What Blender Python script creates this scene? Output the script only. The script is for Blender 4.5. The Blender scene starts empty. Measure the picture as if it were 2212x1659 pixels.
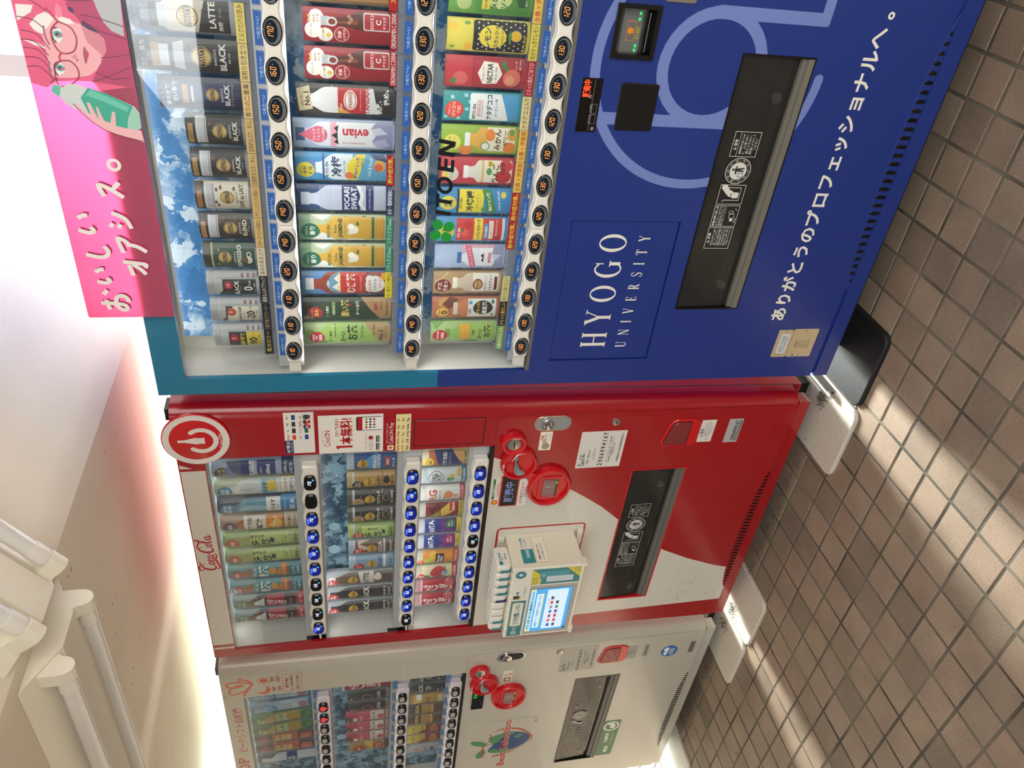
# Three vending machines under a stair landing, daylight falling through the gaps between them.
# The photograph was taken with the phone on its side, so the camera is rolled a quarter turn.
import bpy, math, random
import numpy as np
from mathutils import Vector, Matrix
from mathutils.geometry import tessellate_polygon
random.seed(7)
sc = bpy.context.scene
COL = sc.collection

# ---------------------------------------------------------------- camera
R = ((0.8008976851771455, 0.5980568752894807, -0.029847475548126723),
     (0.10753244365322073, -0.19268111987409453, -0.9753516081928488),
     (-0.5890667801188422, 0.7779472732527521, -0.21862838012786967))
cam_d = bpy.data.cameras.new('camera'); cam = bpy.data.objects.new('camera', cam_d); COL.objects.link(cam)
X, Y, Z = Vector(R[1]), Vector(R[0]), -Vector(R[2])
cam.matrix_world = Matrix(((X[0], Y[0], Z[0], 1.1722), (X[1], Y[1], Z[1], -1.5452), (X[2], Y[2], Z[2], 1.4326), (0, 0, 0, 1)))
cam_d.sensor_width = 36; cam_d.lens = 36 * 1698.98 / 2212; cam_d.clip_start = .02
sc.camera = cam

# ---------------------------------------------------------------- world, lights, exposure
w = bpy.data.worlds.new('world'); sc.world = w; w.use_nodes = True
bg = w.node_tree.nodes['Background']
bg.inputs[0].default_value = (1.0, .95, .89, 1); bg.inputs[1].default_value = .17
def area(name, loc, target, sx, sy, power, col=(1, 1, 1)):
    d = bpy.data.lights.new(name, 'AREA'); d.shape = 'RECTANGLE'; d.size = sx; d.size_y = sy; d.energy = power; d.color = col
    o = bpy.data.objects.new(name, d); COL.objects.link(o); o.location = loc
    o.rotation_euler = (Vector(target) - Vector(loc)).to_track_quat('-Z', 'Y').to_euler()
    return o
sd = bpy.data.lights.new('low_sun', 'SUN'); sd.energy = 66; sd.angle = math.radians(24); sd.color = (1, .93, .80)
so = bpy.data.objects.new('low_sun', sd); COL.objects.link(so); so.rotation_euler = Vector((.045, -1, -.52)).to_track_quat('-Z', 'Y').to_euler(); so.location = (0, 4, 4)
dl = area('daylight_behind_window', (-.9, 1.7, 1.7), (-.9, 0, 1.7), 8.0, 3.3, 150, (1, .97, .90))
area('low_gap_fill', (-.9, 1.5, .80), (-.9, 0, .80), 7.0, 1.55, 700, (1, .95, .85))  # added low fill lamp that brightens the gaps between the machines
dl.visible_camera = True     # the overexposed outdoors seen through the panes
area('hall_daylight', (2.8, -2.6, 1.9), (.0, 0, .9), 2.4, 2.6, 82, (1, .955, .89))
area('far_hall_window', (-.1, -4.6, 3.05), (.4, 0, 1.4), 1.7, 1.5, 60, (.92, .97, 1))
sc.view_settings.view_transform = 'Standard'; sc.view_settings.look = 'None'
sc.view_settings.exposure = 0; sc.view_settings.gamma = 1; sc.view_settings.use_curve_mapping = False
try: sc.cycles.transparent_max_bounces = 24
except Exception: pass

def case_lamp(x0, x1, y, z, power):
    """tube behind the upper lip of a display window, shining down on the samples"""
    o = area('display_lamp', ((x0 + x1) / 2, y, z), ((x0 + x1) / 2, y + .035, z - .1), x1 - x0, .012, power, (1, .98, .95)); return o
# ---------------------------------------------------------------- colours and materials
_hc = {}
def hx(h):
    h = h.lstrip('*')
    if h not in _hc:
        c = [int(h[i:i + 2], 16) / 255 for i in (0, 2, 4)]
        _hc[h] = tuple(v / 12.92 if v <= .04045 else ((v + .055) / 1.055) ** 2.4 for v in c) + (1.0,)
    return _hc[h]
def nm(name):
    m = bpy.data.materials.new(name); m.use_nodes = True
    return m, m.node_tree.nodes, m.node_tree.links, m.node_tree.nodes['Principled BSDF']
def plain(name, col, rough=.5, metal=0, coat=0, emit=0, noise=0, nscale=30, bump=0, bscale=200):
    m, n, l, b = nm(name)
    b.inputs['Base Color'].default_value = hx(col); b.inputs['Roughness'].default_value = rough
    b.inputs['Metallic'].default_value = metal; b.inputs['Coat Weight'].default_value = coat; b.inputs['Coat Roughness'].default_value = .06
    if emit:
        b.inputs['Emission Color'].default_value = hx(col); b.inputs['Emission Strength'].default_value = emit
    if noise or bump:
        tc = n.new('ShaderNodeTexCoord'); nz = n.new('ShaderNodeTexNoise')
        l.new(tc.outputs['Object'], nz.inputs['Vector'])
        if noise:
            nz.inputs['Scale'].default_value = nscale; nz.inputs['Detail'].default_value = 5
            mr = n.new('ShaderNodeMapRange'); mr.inputs[1].default_value = .3; mr.inputs[2].default_value = .7
            mr.inputs[3].default_value = 1 - noise; mr.inputs[4].default_value = 1 + noise * .3
            mx = n.new('ShaderNodeVectorMath'); mx.operation = 'SCALE'; mx.inputs[0].default_value = hx(col)[:3]
            l.new(nz.outputs['Fac'], mr.inputs[0]); l.new(mr.outputs[0], mx.inputs['Scale']); l.new(mx.outputs[0], b.inputs['Base Color'])
        if bump:
            n2 = n.new('ShaderNodeTexNoise'); n2.inputs['Scale'].default_value = bscale; n2.inputs['Detail'].default_value = 3
            bp = n.new('ShaderNodeBump'); bp.inputs['Strength'].default_value = bump; bp.inputs['Distance'].default_value = .002
            l.new(tc.outputs['Object'], n2.inputs['Vector']); l.new(n2.outputs['Fac'], bp.inputs['Height']); l.new(bp.outputs[0], b.inputs['Normal'])
    return m
def attr_mat(name, rough=.35, emit=0, coat=0):
    m, n, l, b = nm(name)
    a = n.new('ShaderNodeAttribute'); a.attribute_name = 'col'
    l.new(a.outputs['Color'], b.inputs['Base Color']); b.inputs['Roughness'].default_value = rough
    b.inputs['Coat Weight'].default_value = coat; b.inputs['Coat Roughness'].default_value = .05
    if emit:
        l.new(a.outputs['Color'], b.inputs['Emission Color']); b.inputs['Emission Strength'].default_value = emit
    return m
def clear(name, tint, opac, rough=.02, ior=1.49):
    """thin clear sheet: mostly straight-through, Fresnel reflection on top"""
    m, n, l, b = nm(name); n.remove(b)
    out = n['Material Output']; tr = n.new('ShaderNodeBsdfTransparent'); tr.inputs[0].default_value = hx(tint)
    df = n.new('ShaderNodeBsdfDiffuse'); df.inputs[0].default_value = hx(tint)
    gl = n.new('ShaderNodeBsdfGlossy'); gl.inputs['Roughness'].default_value = rough
    m1 = n.new('ShaderNodeMixShader'); m1.inputs[0].default_value = opac
    l.new(tr.outputs[0], m1.inputs[1]); l.new(df.outputs[0], m1.inputs[2])
    fr = n.new('ShaderNodeFresnel')      # same reflectance on both faces of the sheet
    ge = n.new('ShaderNodeNewGeometry'); io = n.new('ShaderNodeMapRange'); io.inputs[3].default_value = ior; io.inputs[4].default_value = 1 / ior
    l.new(ge.outputs['Backfacing'], io.inputs[0]); l.new(io.outputs[0], fr.inputs[0])
    m2 = n.new('ShaderNodeMixShader'); l.new(fr.outputs[0], m2.inputs[0]); l.new(m1.outputs[0], m2.inputs[1]); l.new(gl.outputs[0], m2.inputs[2])
    l.new(m2.outputs[0], out.inputs['Surface'])
    return m

M = {}
M['print'] = attr_mat('printed_ink', .38)
M['vinyl'] = attr_mat('printed_vinyl', .28, 0, .3)
M['lit'] = attr_mat('lit_display_segment', .5, 1.0)
M['screen'] = attr_mat('lit_screen', .4, .6)
M['blue'] = plain('deep_blue_paint', '183280', .34, 0, .25)
M['teal'] = plain('teal_paint', '157396', .34, 0, .5)
M['red'] = plain('red_paint', 'a00b18', .24, 0, .5)
M['redplastic'] = plain('red_plastic', 'c8101c', .3, 0, .4)
M['white_paint'] = plain('off_white_paint', 'b8b4a8', .38, 0, .4)
M['white'] = plain('white_plastic', 'e6e4dc', .35, 0, .2)
M['cream'] = plain('cream_plastic', 'e9e4d2', .4)
M['liner'] = plain('pale_grey_liner', 'd4d3cd', .45)
M['rail'] = plain('grey_rail', 'b7b9bd', .4)
M['black'] = plain('black_plastic', '0c0d0e', .3)
M['blackgloss'] = plain('black_gloss', '060708', .08)
M['dark'] = plain('dark_cavity', '17191a', .6)
M['bay'] = plain('dark_grey_bay', '66655f', .5)
M['sill'] = plain('grey_brown_sill', '726f67', .4)
M['grey'] = plain('grey_plastic', '8d9194', .35)
M['face'] = plain('button_face', '141c28', .12)
M['gun'] = plain('grey_bezel', '5d656b', .3)
M['metal'] = plain('brushed_steel', 'b9b7b0', .3, .9)
M['chrome'] = plain('chrome', 'd8d8d8', .12, 1)
M['brass'] = plain('warm_metal_plate', 'd8c7a4', .35, .5)
M['plate'] = plain('off_white_foot_plate', 'cfc8ba', .5, noise=.10, nscale=90)
M['mat'] = plain('black_rubber', '14161a', .6, noise=.5, nscale=50)
M['plaster'] = plain('cream_plaster', 'e6dcc8', .85, noise=.05, nscale=5, bump=.22, bscale=160)
M['frame'] = plain('cream_window_frame', 'd6d0c2', .5)
M['leaf'] = plain('dry_leaf', '8a5d2c', .8)
M['dust'] = plain('grey_dust', '5c574e', 1)
M['pane'] = clear('clear_acrylic', 'fdfefe', .0)
M['case'] = clear('clear_sample_case', 'fbfdfd', .02, .08, 1.35)
M['tray'] = clear('clear_shelf_tray', 'c9d0da', .30, .15)
M['smoke'] = clear('smoked_flap', '8d8e8a', .08, .06)
M['glass'] = clear('window_glass', 'f4fbff', .12)
M['cover'] = clear('clear_cover', 'e8ecec', .10, .08)
def sheet_mat():
    m, n, l, b = nm('pink_acrylic_sheet'); out = n['Material Output']
    a = n.new('ShaderNodeAttribute'); a.attribute_name = 'col'
    l.new(a.outputs['Color'], b.inputs['Base Color']); b.inputs['Roughness'].default_value = .25
    t = n.new('ShaderNodeBsdfTranslucent'); l.new(a.outputs['Color'], t.inputs[0])
    mx = n.new('ShaderNodeMixShader'); mx.inputs[0].default_value = .68
    l.new(b.outputs[0], mx.inputs[1]); l.new(t.outputs[0], mx.inputs[2]); l.new(mx.outputs[0], out.inputs['Surface'])
    return m
M['sheet'] = sheet_mat()
def ice_mat(name, c0, c1, c2, scale):
    """the printed ice-block picture behind the drinks"""
    m, n, l, b = nm(name)
    tc = n.new('ShaderNodeTexCoord'); v = n.new('ShaderNodeTexVoronoi'); v.inputs['Scale'].default_value = scale
    nz = n.new('ShaderNodeTexNoise'); nz.inputs['Scale'].default_value = scale * .8; nz.inputs['Detail'].default_value = 6; nz.inputs['Roughness'].default_value = .7
    l.new(tc.outputs['Object'], nz.inputs['Vector'])
    ad = n.new('ShaderNodeVectorMath'); ad.operation = 'MULTIPLY_ADD'; ad.inputs[1].default_value = (.12, .12, .12)
    l.new(nz.outputs['Color'], ad.inputs[0]); l.new(tc.outputs['Object'], ad.inputs[2]); l.new(ad.outputs[0], v.inputs['Vector'])
    mx = n.new('ShaderNodeMath'); mx.operation = 'MULTIPLY_ADD'; mx.inputs[1].default_value = .55
    sep = n.new('ShaderNodeSeparateColor'); l.new(v.outputs['Color'], sep.inputs[0])
    l.new(sep.outputs[0], mx.inputs[0]); l.new(nz.outputs['Fac'], mx.inputs[2])
    r = n.new('ShaderNodeValToRGB'); e = r.color_ramp.elements
    e[0].position = .35; e[0].color = hx(c0); e[1].position = 1.12; e[1].color = hx(c2)
    k = e.new(.72); k.color = hx(c1); e[-1].position = 1.0
    l.new(mx.outputs[0], r.inputs[0]); l.new(r.outputs[0], b.inputs['Base Color']); b.inputs['Roughness'].default_value = .3
    return m
M['ice'] = ice_mat('ice_picture_blue', '1d5f9c', '3a7fb8', 'c4d8e6', 22)
M['ice_dark'] = ice_mat('ice_picture_navy', '10283c', '24485e', '7f9fae', 34)
def tile_mat():
    m, n, l, b = nm('unglazed_floor_tile')
    oi = n.new('ShaderNodeObjectInfo'); ge = n.new('ShaderNodeNewGeometry'); tc = n.new('ShaderNodeTexCoord')
    ad = n.new('ShaderNodeMath'); l.new(oi.outputs['Random'], ad.inputs[0]); l.new(ge.outputs['Random Per Island'], ad.inputs[1])
    fr = n.new('ShaderNodeMath'); fr.operation = 'FRACT'; l.new(ad.outputs[0], fr.inputs[0])
    r = n.new('ShaderNodeValToRGB'); e = r.color_ramp.elements
    e[0].color = hx('7f7062'); e[1].color = hx('937d6c'); k = e.new(.5); k.color = hx('9a8674'); k = e.new(.25); k.color = hx('8b7968')
    l.new(fr.outputs[0], r.inputs[0])
    nz = n.new('ShaderNodeTexNoise'); nz.inputs['Scale'].default_value = 380; nz.inputs['Detail'].default_value = 2
    l.new(ge.outputs['Position'], nz.inputs['Vector'])
    n2 = n.new('ShaderNodeTexNoise'); n2.inputs['Scale'].default_value = 9; n2.inputs['Detail'].default_value = 6
    l.new(ge.outputs['Position'], n2.inputs['Vector'])
    mr = n.new('ShaderNodeMapRange'); mr.inputs[1].default_value = .28; mr.inputs[2].default_value = .45; mr.inputs[3].default_value = .35; mr.inputs[4].default_value = 1
    l.new(nz.outputs['Fac'], mr.inputs[0])
    m2 = n.new('ShaderNodeMapRange'); m2.inputs[1].default_value = .3; m2.inputs[2].default_value = .7; m2.inputs[3].default_value = .82; m2.inputs[4].default_value = 1.08
    l.new(n2.outputs['Fac'], m2.inputs[0])
    mm = n.new('ShaderNodeMath'); mm.operation = 'MULTIPLY'; l.new(mr.outputs[0], mm.inputs[0]); l.new(m2.outputs[0], mm.inputs[1])
    s = n.new('ShaderNodeVectorMath'); s.operation = 'SCALE'; l.new(r.outputs[0], s.inputs[0]); l.new(mm.outputs[0], s.inputs['Scale'])
    l.new(s.outputs[0], b.inputs['Base Color']); b.inputs['Roughness'].default_value = .62
    bp = n.new('ShaderNodeBump'); bp.inputs['Strength'].default_value = .25; bp.inputs['Distance'].default_value = .001
    l.new(nz.outputs['Fac'], bp.inputs['Height']); l.new(bp.outputs[0], b.inputs['Normal'])
    return m
M['tile'] = tile_mat()
M['grout'] = plain('dirty_grout', '746c5f', .9, noise=.8, nscale=5, bump=.3, bscale=300)

# ---------------------------------------------------------------- mesh building
WL = {}          # world position of every parent object
def thing(name, label, cat, loc=(0, 0, 0), group=None):
    o = bpy.data.objects.new(name, None); COL.objects.link(o); o.location = loc; o.empty_display_size = .05
    WL[o] = Vector(loc); tag(o, label, cat, group); return o
def tag(o, label, cat, group=None):
    o['label'] = label; o['category'] = cat
    if group: o['group'] = group
    return o
class MB:
    def __init__(s): s.V = []; s.F = []; s.C = []; s.MI = []
    def add(s, vs, fs, col='ffffff', mi=0):
        b = len(s.V); s.V.extend(vs); s.C.extend([hx(col)] * len(vs))
        s.F.extend([tuple(i + b for i in f) for f in fs]); s.MI.extend([mi] * len(fs)); return s
    def box(s, x0, x1, y0, y1, z0, z1, col='ffffff', mi=0):
        v = [(x, y, z) for x in (x0, x1) for y in (y0, y1) for z in (z0, z1)]
        return s.add(v, [(0, 1, 3, 2), (4, 6, 7, 5), (0, 4, 5, 1), (2, 3, 7, 6), (0, 2, 6, 4), (1, 5, 7, 3)], col, mi)
    def prism(s, pts, y0, y1, col='ffffff', mi=0, ch=0):
        """(x, z) outline pushed from y0 (front) to y1; ch = front edge chamfer"""
        n = len(pts); c = np.mean(pts, axis=0)
        rings = [(y1, 1)] if not ch else [(y1, 0), (y0 + ch, 0)]
        v = [(x, y1, z) for x, z in pts]
        if ch:
            v += [(x, y0 + ch, z) for x, z in pts]
            q = inset(pts, ch); v += [(x, y0, z) for x, z in q]
        else: v += [(x, y0, z) for x, z in pts]
        f = []; L = len(v) // n
        for k in range(L - 1):
            for i in range(n):
                j = (i + 1) % n; f.append((k * n + i, k * n + j, (k + 1) * n + j, (k + 1) * n + i))
        tri = tessellate_polygon([[Vector((x, z, 0)) for x, z in pts]])
        f += [tuple(t) for t in tri] + [tuple((L - 1) * n + i for i in t) for t in tri]
        return s.add(v, f, col, mi)
    def zprism(s, pts, z0, z1, col='ffffff', mi=0):
        n = len(pts); v = [(x, y, z0) for x, y in pts] + [(x, y, z1) for x, y in pts]
        f = [(i, (i + 1) % n, n + (i + 1) % n, n + i) for i in range(n)]
        tri = tessellate_polygon([[Vector((x, y, 0)) for x, y in pts]])
        f += [tuple(t) for t in tri] + [tuple(n + i for i in t) for t in tri]
        return s.add(v, f, col, mi)
    def xprism(s, pts, x0, x1, col='ffffff', mi=0):
        n = len(pts); v = [(x0, y, z) for y, z in pts] + [(x1, y, z) for y, z in pts]
        f = [(i, (i + 1) % n, n + (i + 1) % n, n + i) for i in range(n)]
        tri = tessellate_polygon([[Vector((y, z, 0)) for y, z in pts]])
        f += [tuple(t) for t in tri] + [tuple(n + i for i in t) for t in tri]
        return s.add(v, f, col, mi)
    def tube(s, path, rad, n=10, col='ffffff', mi=0):
        P = [Vector(p) for p in path]; rr = rad if isinstance(rad, (list, tuple)) else [rad] * len(P)
        vs = []
        for i, p in enumerate(P):
            t = (P[min(i + 1, len(P) - 1)] - P[max(i - 1, 0)]).normalized()
            a = t.orthogonal().normalized() if i == 0 else (a - t * a.dot(t)).normalized()
            b = t.cross(a)
            vs += [tuple(p + (a * math.cos(k * 2 * math.pi / n) + b * math.sin(k * 2 * math.pi / n)) * rr[i]) for k in range(n)]
        fs = [(i * n + k, i * n + (k + 1) % n, (i + 1) * n + (k + 1) % n, (i + 1) * n + k) for i in range(len(P) - 1) for k in range(n)]
        fs += [tuple(range(n))[::-1], tuple((len(P) - 1) * n + k for k in range(n))]
        return s.add(vs, fs, col, mi)
    def disc(s, cx, cz, prof, n=32, sx=1, col='ffffff', mi=0):
        """lathe about the y axis: prof = [(radius, y), ...] from the outside in"""
        vs = []; fs = []
        for r_, y in prof:
            vs += [(cx + r_ * sx * math.cos(2 * math.pi * k / n), y, cz + r_ * math.sin(2 * math.pi * k / n)) for k in range(n)]
        for i in range(len(prof) - 1):
            fs += [(i * n + k, i * n + (k + 1) % n, (i + 1) * n + (k + 1) % n, (i + 1) * n + k) for k in range(n)]
        fs.append(tuple((len(prof) - 1) * n + k for k in range(n)))
        return s.add(vs, fs, col, mi)
    def plate(s, x0, x1, z0, z1, yf, yb, holes=(), col='ffffff', mi=0):
        """flat panel with rectangular openings (x0, x1, z0, z1)"""
        xs = sorted({x0, x1} | {min(max(h[i], x0), x1) for h in holes for i in (0, 1)})
        zs = sorted({z0, z1} | {min(max(h[i], z0), z1) for h in holes for i in (2, 3)})
        solid = lambda i, j: 0 <= i < len(xs) - 1 and 0 <= j < len(zs) - 1 and not any(
            h[0] - 1e-6 < (xs[i] + xs[i + 1]) / 2 < h[1] + 1e-6 and h[2] - 1e-6 < (zs[j] + zs[j + 1]) / 2 < h[3] + 1e-6 for h in holes)
        for i in range(len(xs) - 1):
            for j in range(len(zs) - 1):
                if not solid(i, j): continue
                a, b, c, d = xs[i], xs[i + 1], zs[j], zs[j + 1]
                s.add([(a, yf, c), (b, yf, c), (b, yf, d), (a, yf, d)], [(0, 1, 2, 3)], col, mi)
                s.add([(a, yb, c), (b, yb, c), (b, yb, d), (a, yb, d)], [(3, 2, 1, 0)], col, mi)
                for di, dj, q in ((-1, 0, (a, c, a, d)), (1, 0, (b, c, b, d)), (0, -1, (a, c, b, c)), (0, 1, (a, d, b, d))):
                    if not solid(i + di, j + dj):
                        s.add([(q[0], yf, q[1]), (q[2], yf, q[3]), (q[2], yb, q[3]), (q[0], yb, q[1])], [(0, 1, 2, 3)], col, mi)
        return s
    def mesh(s, name, mats, smooth=False, off=(0, 0, 0)):
        me = bpy.data.meshes.new(name)
        o = Vector(off)
        me.from_pydata([(v[0] - o[0], v[1] - o[1], v[2] - o[2]) for v in s.V], [], s.F)
        for m in (mats if isinstance(mats, (list, tuple)) else [mats]): me.materials.append(m)
        if len(set(s.MI)) > 1: me.polygons.foreach_set('material_index', s.MI)
        ca = me.color_attributes.new('col', 'FLOAT_COLOR', 'POINT')
        ca.data.foreach_set('color', np.array(s.C, dtype=np.float32).ravel())
        if smooth:
            me.polygons.foreach_set('use_smooth', [True] * len(s.F))
            try: me.set_sharp_from_angle(angle=math.radians(40))
            except Exception: pass
        me.update(); return me
    def build(s, name, mats, parent=None, smooth=False, label=None, at=None):
        """link as one object; vertices are given in world space (or round `at`)"""
        base = WL[parent] if parent else Vector((0, 0, 0))
        me = s.mesh(name, mats, smooth, (0, 0, 0) if at else base)
        return put(name, me, parent, at, label)
def put(name, me, parent=None, at=None, label=None):
    o = bpy.data.objects.new(name, me); COL.objects.link(o)
    if parent: o.parent = parent
    base = WL[parent] if parent else Vector((0, 0, 0))
    if at: o.location = Vector(at) - base; WL[o] = Vector(at)
    else: WL[o] = base
    if label: o['label'] = label
    return o
def struct(o): o['kind'] = 'structure'; return o
def inset(pts, d):
    n = len(pts); out = []
    A = sum(pts[i][0] * pts[(i + 1) % n][1] - pts[(i + 1) % n][0] * pts[i][1] for i in range(n)); sg = 1 if A > 0 else -1
    for i in range(n):
        p0, p1, p2 = pts[i - 1], pts[i], pts[(i + 1) % n]
        def nr(a, b):
            dx, dy = b[0] - a[0], b[1] - a[1]; L = math.hypot(dx, dy) or 1e-9; return (-dy / L * sg, dx / L * sg)
        n1, n2 = nr(p0, p1), nr(p1, p2); k = 1 + n1[0] * n2[0] + n1[1] * n2[1]; k = max(k, .3)
        out.append((p1[0] + (n1[0] + n2[0]) / k * d, p1[1] + (n1[1] + n2[1]) / k * d))
    return out
def rrect(x0, z0, x1, z1, r, n=5):
    p = []
    for cx, cz, a in ((x1 - r, z0 + r, -90), (x1 - r, z1 - r, 0), (x0 + r, z1 - r, 90), (x0 + r, z0 + r, 180)):
        for k in range(n + 1):
            t = math.radians(a + 90 * k / n); p.append((cx + r * math.cos(t), cz + r * math.sin(t)))
    return p
def ell(cx, cz, rx, rz, n=28, a0=0, a1=360):
    full = abs(a1 - a0) >= 360
    return [(cx + rx * math.cos(math.radians(a0 + (a1 - a0) * k / (n if full else n - 1))), cz + rz * math.sin(math.radians(a0 + (a1 - a0) * k / (n if full else n - 1)))) for k in range(n)]
def crv(pts, n=6):
    """Catmull-Rom through the points"""
    P = [pts[0]] + list(pts) + [pts[-1]]; out = []
    for i in range(1, len(P) - 2):
        for k in range(n):
            t = k / n; a, b, c, d = P[i - 1], P[i], P[i + 1], P[i + 2]
            out.append(tuple(.5 * (2 * b[j] + (c[j] - a[j]) * t + (2 * a[j] - 5 * b[j] + 4 * c[j] - d[j]) * t * t + (3 * b[j] - a[j] - 3 * c[j] + d[j]) * t ** 3) for j in range(len(b))))
    return out + [tuple(pts[-1])]

# ---------------------------------------------------------------- flat print (lettering, pictures) laid on real surfaces
_txt = {}
def glyphs(s, bold):
    key = (s, bold)
    if key not in _txt:
        c = bpy.data.curves.new('t', 'FONT'); c.body = s; c.resolution_u = 2; c.size = 1; c.offset = .028 if bold else .006
        o = bpy.data.objects.new('t', c); COL.objects.link(o)
        me = bpy.data.meshes.new_from_object(o.evaluated_get(bpy.context.evaluated_depsgraph_get()))
        v = np.zeros(len(me.vertices) * 3); me.vertices.foreach_get('co', v); v = v.reshape(-1, 3)[:, :2].copy()
        f = [tuple(p.vertices) for p in me.polygons]
        bpy.data.objects.remove(o); bpy.data.curves.remove(c); bpy.data.meshes.remove(me)
        _txt[key] = (v, f)
    return _txt[key]
def stroke(pts, wd):
    """polyline to quad strip; wd is one width or one per point"""
    n = len(pts); L = []; Rr = []
    for i in range(n):
        a, b = pts[max(i - 1, 0)], pts[min(i + 1, n - 1)]
        dx, dy = b[0] - a[0], b[1] - a[1]; l = math.hypot(dx, dy) or 1e-9
        h = (wd[i] if isinstance(wd, (list, tuple)) else wd) / 2
        L.append((pts[i][0] - dy / l * h, pts[i][1] + dx / l * h)); Rr.append((pts[i][0] + dy / l * h, pts[i][1] - dx / l * h))
    return L + Rr, [(i, i + 1, n + i + 1, n + i) for i in range(n - 1)]
def flat(it):
    """one print item -> 2-D vertices, faces, colour"""
    k = it[0]
    if k == 'r': _, a, b, c, d, col = it; return [(a, b), (c, b), (c, d), (a, d)], [(0, 1, 2, 3)], col
    if k == 'e':
        _, cx, cy, rx, ry, col = it; p = ell(cx, cy, rx, ry, 24); return p, [tuple(range(24))], col
    if k == 'o':
        _, cx, cy, rx, ry, wd, col = it; n = 36
        p = ell(cx, cy, rx, ry, n) + ell(cx, cy, rx - wd, ry - wd, n)
        return p, [(i, (i + 1) % n, n + (i + 1) % n, n + i) for i in range(n)], col
    if k == 'rr':
        _, a, b, c, d, r_, col = it; p = rrect(a, b, c, d, r_, 3); return p, [tuple(range(len(p)))], col
    if k == 'f':
        _, a, b, c, d, wd, col = it
        p = [(a, b), (c, b), (c, d), (a, d), (a + wd, b + wd), (c - wd, b + wd), (c - wd, d - wd), (a + wd, d - wd)]
        return p, [(i, (i + 1) % 4, 4 + (i + 1) % 4, 4 + i) for i in range(4)], col
    if k == 'p':
        _, p, col = it; return list(p), [tuple(t) for t in tessellate_polygon([[Vector((x, y, 0)) for x, y in p]])], col
    if k == 'l': _, p, wd, col = it; v, f = stroke(p, wd); return v, f, col
    if k == 't':
        s, cx, cy, h, col = it[1:6]; mw = it[6] if len(it) > 6 else 0; rot = it[7] if len(it) > 7 else 0
        bold = s.startswith('!'); s = s[1:] if bold else s
        v, f = glyphs(s, bold)
        if not len(v): return [], [], col
        latin = all(ord(ch) < 0x2000 for ch in s)
        e = h / .70 if latin else h / .92
        lo, hi = v[:, 0].min(), v[:, 0].max(); wd = (hi - lo) * e
        sx = e
        if mw and (wd > abs(mw) or mw < 0): sx = e * abs(mw) / wd
        q = np.stack([(v[:, 0] - (lo + hi) / 2) * sx, (v[:, 1] - (.35 if latin else .38)) * e], 1)
        if rot:
            c_, s_ = math.cos(math.radians(rot)), math.sin(math.radians(rot)); q = q @ np.array([[c_, s_], [-s_, c_]])
        return [(cx + a, cy + b) for a, b in q], f, col
def slab(v, f, xs):
    """split flat faces at the vertical lines xs so they can be bent"""
    V = []; F = []
    for fc in f:
        P = [v[i] for i in fc]; mn = min(p[0] for p in P); mx = max(p[0] for p in P)
        cuts = [x for x in xs if mn + 1e-9 < x < mx - 1e-9]
        ed = [-1e9] + cuts + [1e9]
        for a, b in zip(ed[:-1], ed[1:]):
            Q = P
            for lim, sg in ((a, 1), (b, -1)):
                o = []
                for i in range(len(Q)):
                    p, q = Q[i - 1], Q[i]; dp, dq = (p[0] - lim) * sg, (q[0] - lim) * sg
                    if (dp < 0) != (dq < 0):
                        t = dp / (dp - dq); o.append((lim, p[1] + (q[1] - p[1]) * t))
                    if dq >= 0: o.append(q)
                Q = o
                if len(Q) < 3: break
            if len(Q) >= 3:
                F.append(tuple(range(len(V), len(V) + len(Q)))); V += Q
    return V, F
def cut(P, ax, lim, sg):
    o = []
    for i in range(len(P)):
        p, q = P[i - 1], P[i]; dp, dq = (p[ax] - lim) * sg, (q[ax] - lim) * sg
        if (dp < 0) != (dq < 0):
            t = dp / (dp - dq); o.append((p[0] + (q[0] - p[0]) * t, p[1] + (q[1] - p[1]) * t))
        if dq >= 0: o.append(q)
    return o
def outside(v, f, h):
    """flat faces less the rectangle h = (x0, x1, z0, z1)"""
    V = []; F = []
    for fc in f:
        P = [v[i] for i in fc]
        for ops in (((0, h[0], -1),), ((0, h[1], 1),), ((0, h[0], 1), (0, h[1], -1), (1, h[2], -1)), ((0, h[0], 1), (0, h[1], -1), (1, h[3], 1))):
            Q = P
            for op in ops:
                Q = cut(Q, *op)
                if len(Q) < 3: break
            if len(Q) >= 3: F.append(tuple(range(len(V), len(V) + len(Q)))); V += Q
    return V, F
EPS = .00002
def art(mb, items, u=1, ox=0, oz=0, y=0, bend=None, eps=EPS, hole=None):
    """lay print items (x, z in units of u metres) on the plane y, or on a bent card"""
    for li, it in enumerate(items):
        v, f, col = flat(it)
        if not v: continue
        if bend: v, f = slab(v, f, bend[0])
        if hole: v, f = outside(v, f, hole)
        if bend:
            yy = np.interp([p[0] for p in v], bend[0], bend[1])
            P = [(ox + p[0] * u, y + float(b) - eps * (li + 1), oz + p[1] * u) for p, b in zip(v, yy)]
        else:
            n2 = len(v) // 2; st = it[0] == 'l' and not hole      # later pieces of a stroke lie over earlier ones
            P = [(ox + p[0] * u, y - eps * (li + 1) - (1e-6 * (i % n2) if st else 0), oz + p[1] * u) for i, p in enumerate(v)]
        mb.add(P, f, col, 1 if col[0] == '*' else 0)
    return mb
def printed(name, items, parent, y, u=1, ox=0, oz=0, mat='vinyl', label=None, eps=EPS, hole=None):
    return art(MB(), items, u, ox, oz, y, None, eps, hole).build(name, [M[mat], M['lit']], parent, label=label)
SEG = {'0': 'abcdef', '1': 'bc', '2': 'abged', '3': 'abgcd', '4': 'fgbc', '5': 'afgcd', '6': 'afgedc', '7': 'abcf', '8': 'abcdefg', '9': 'abcdfg'}
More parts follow.
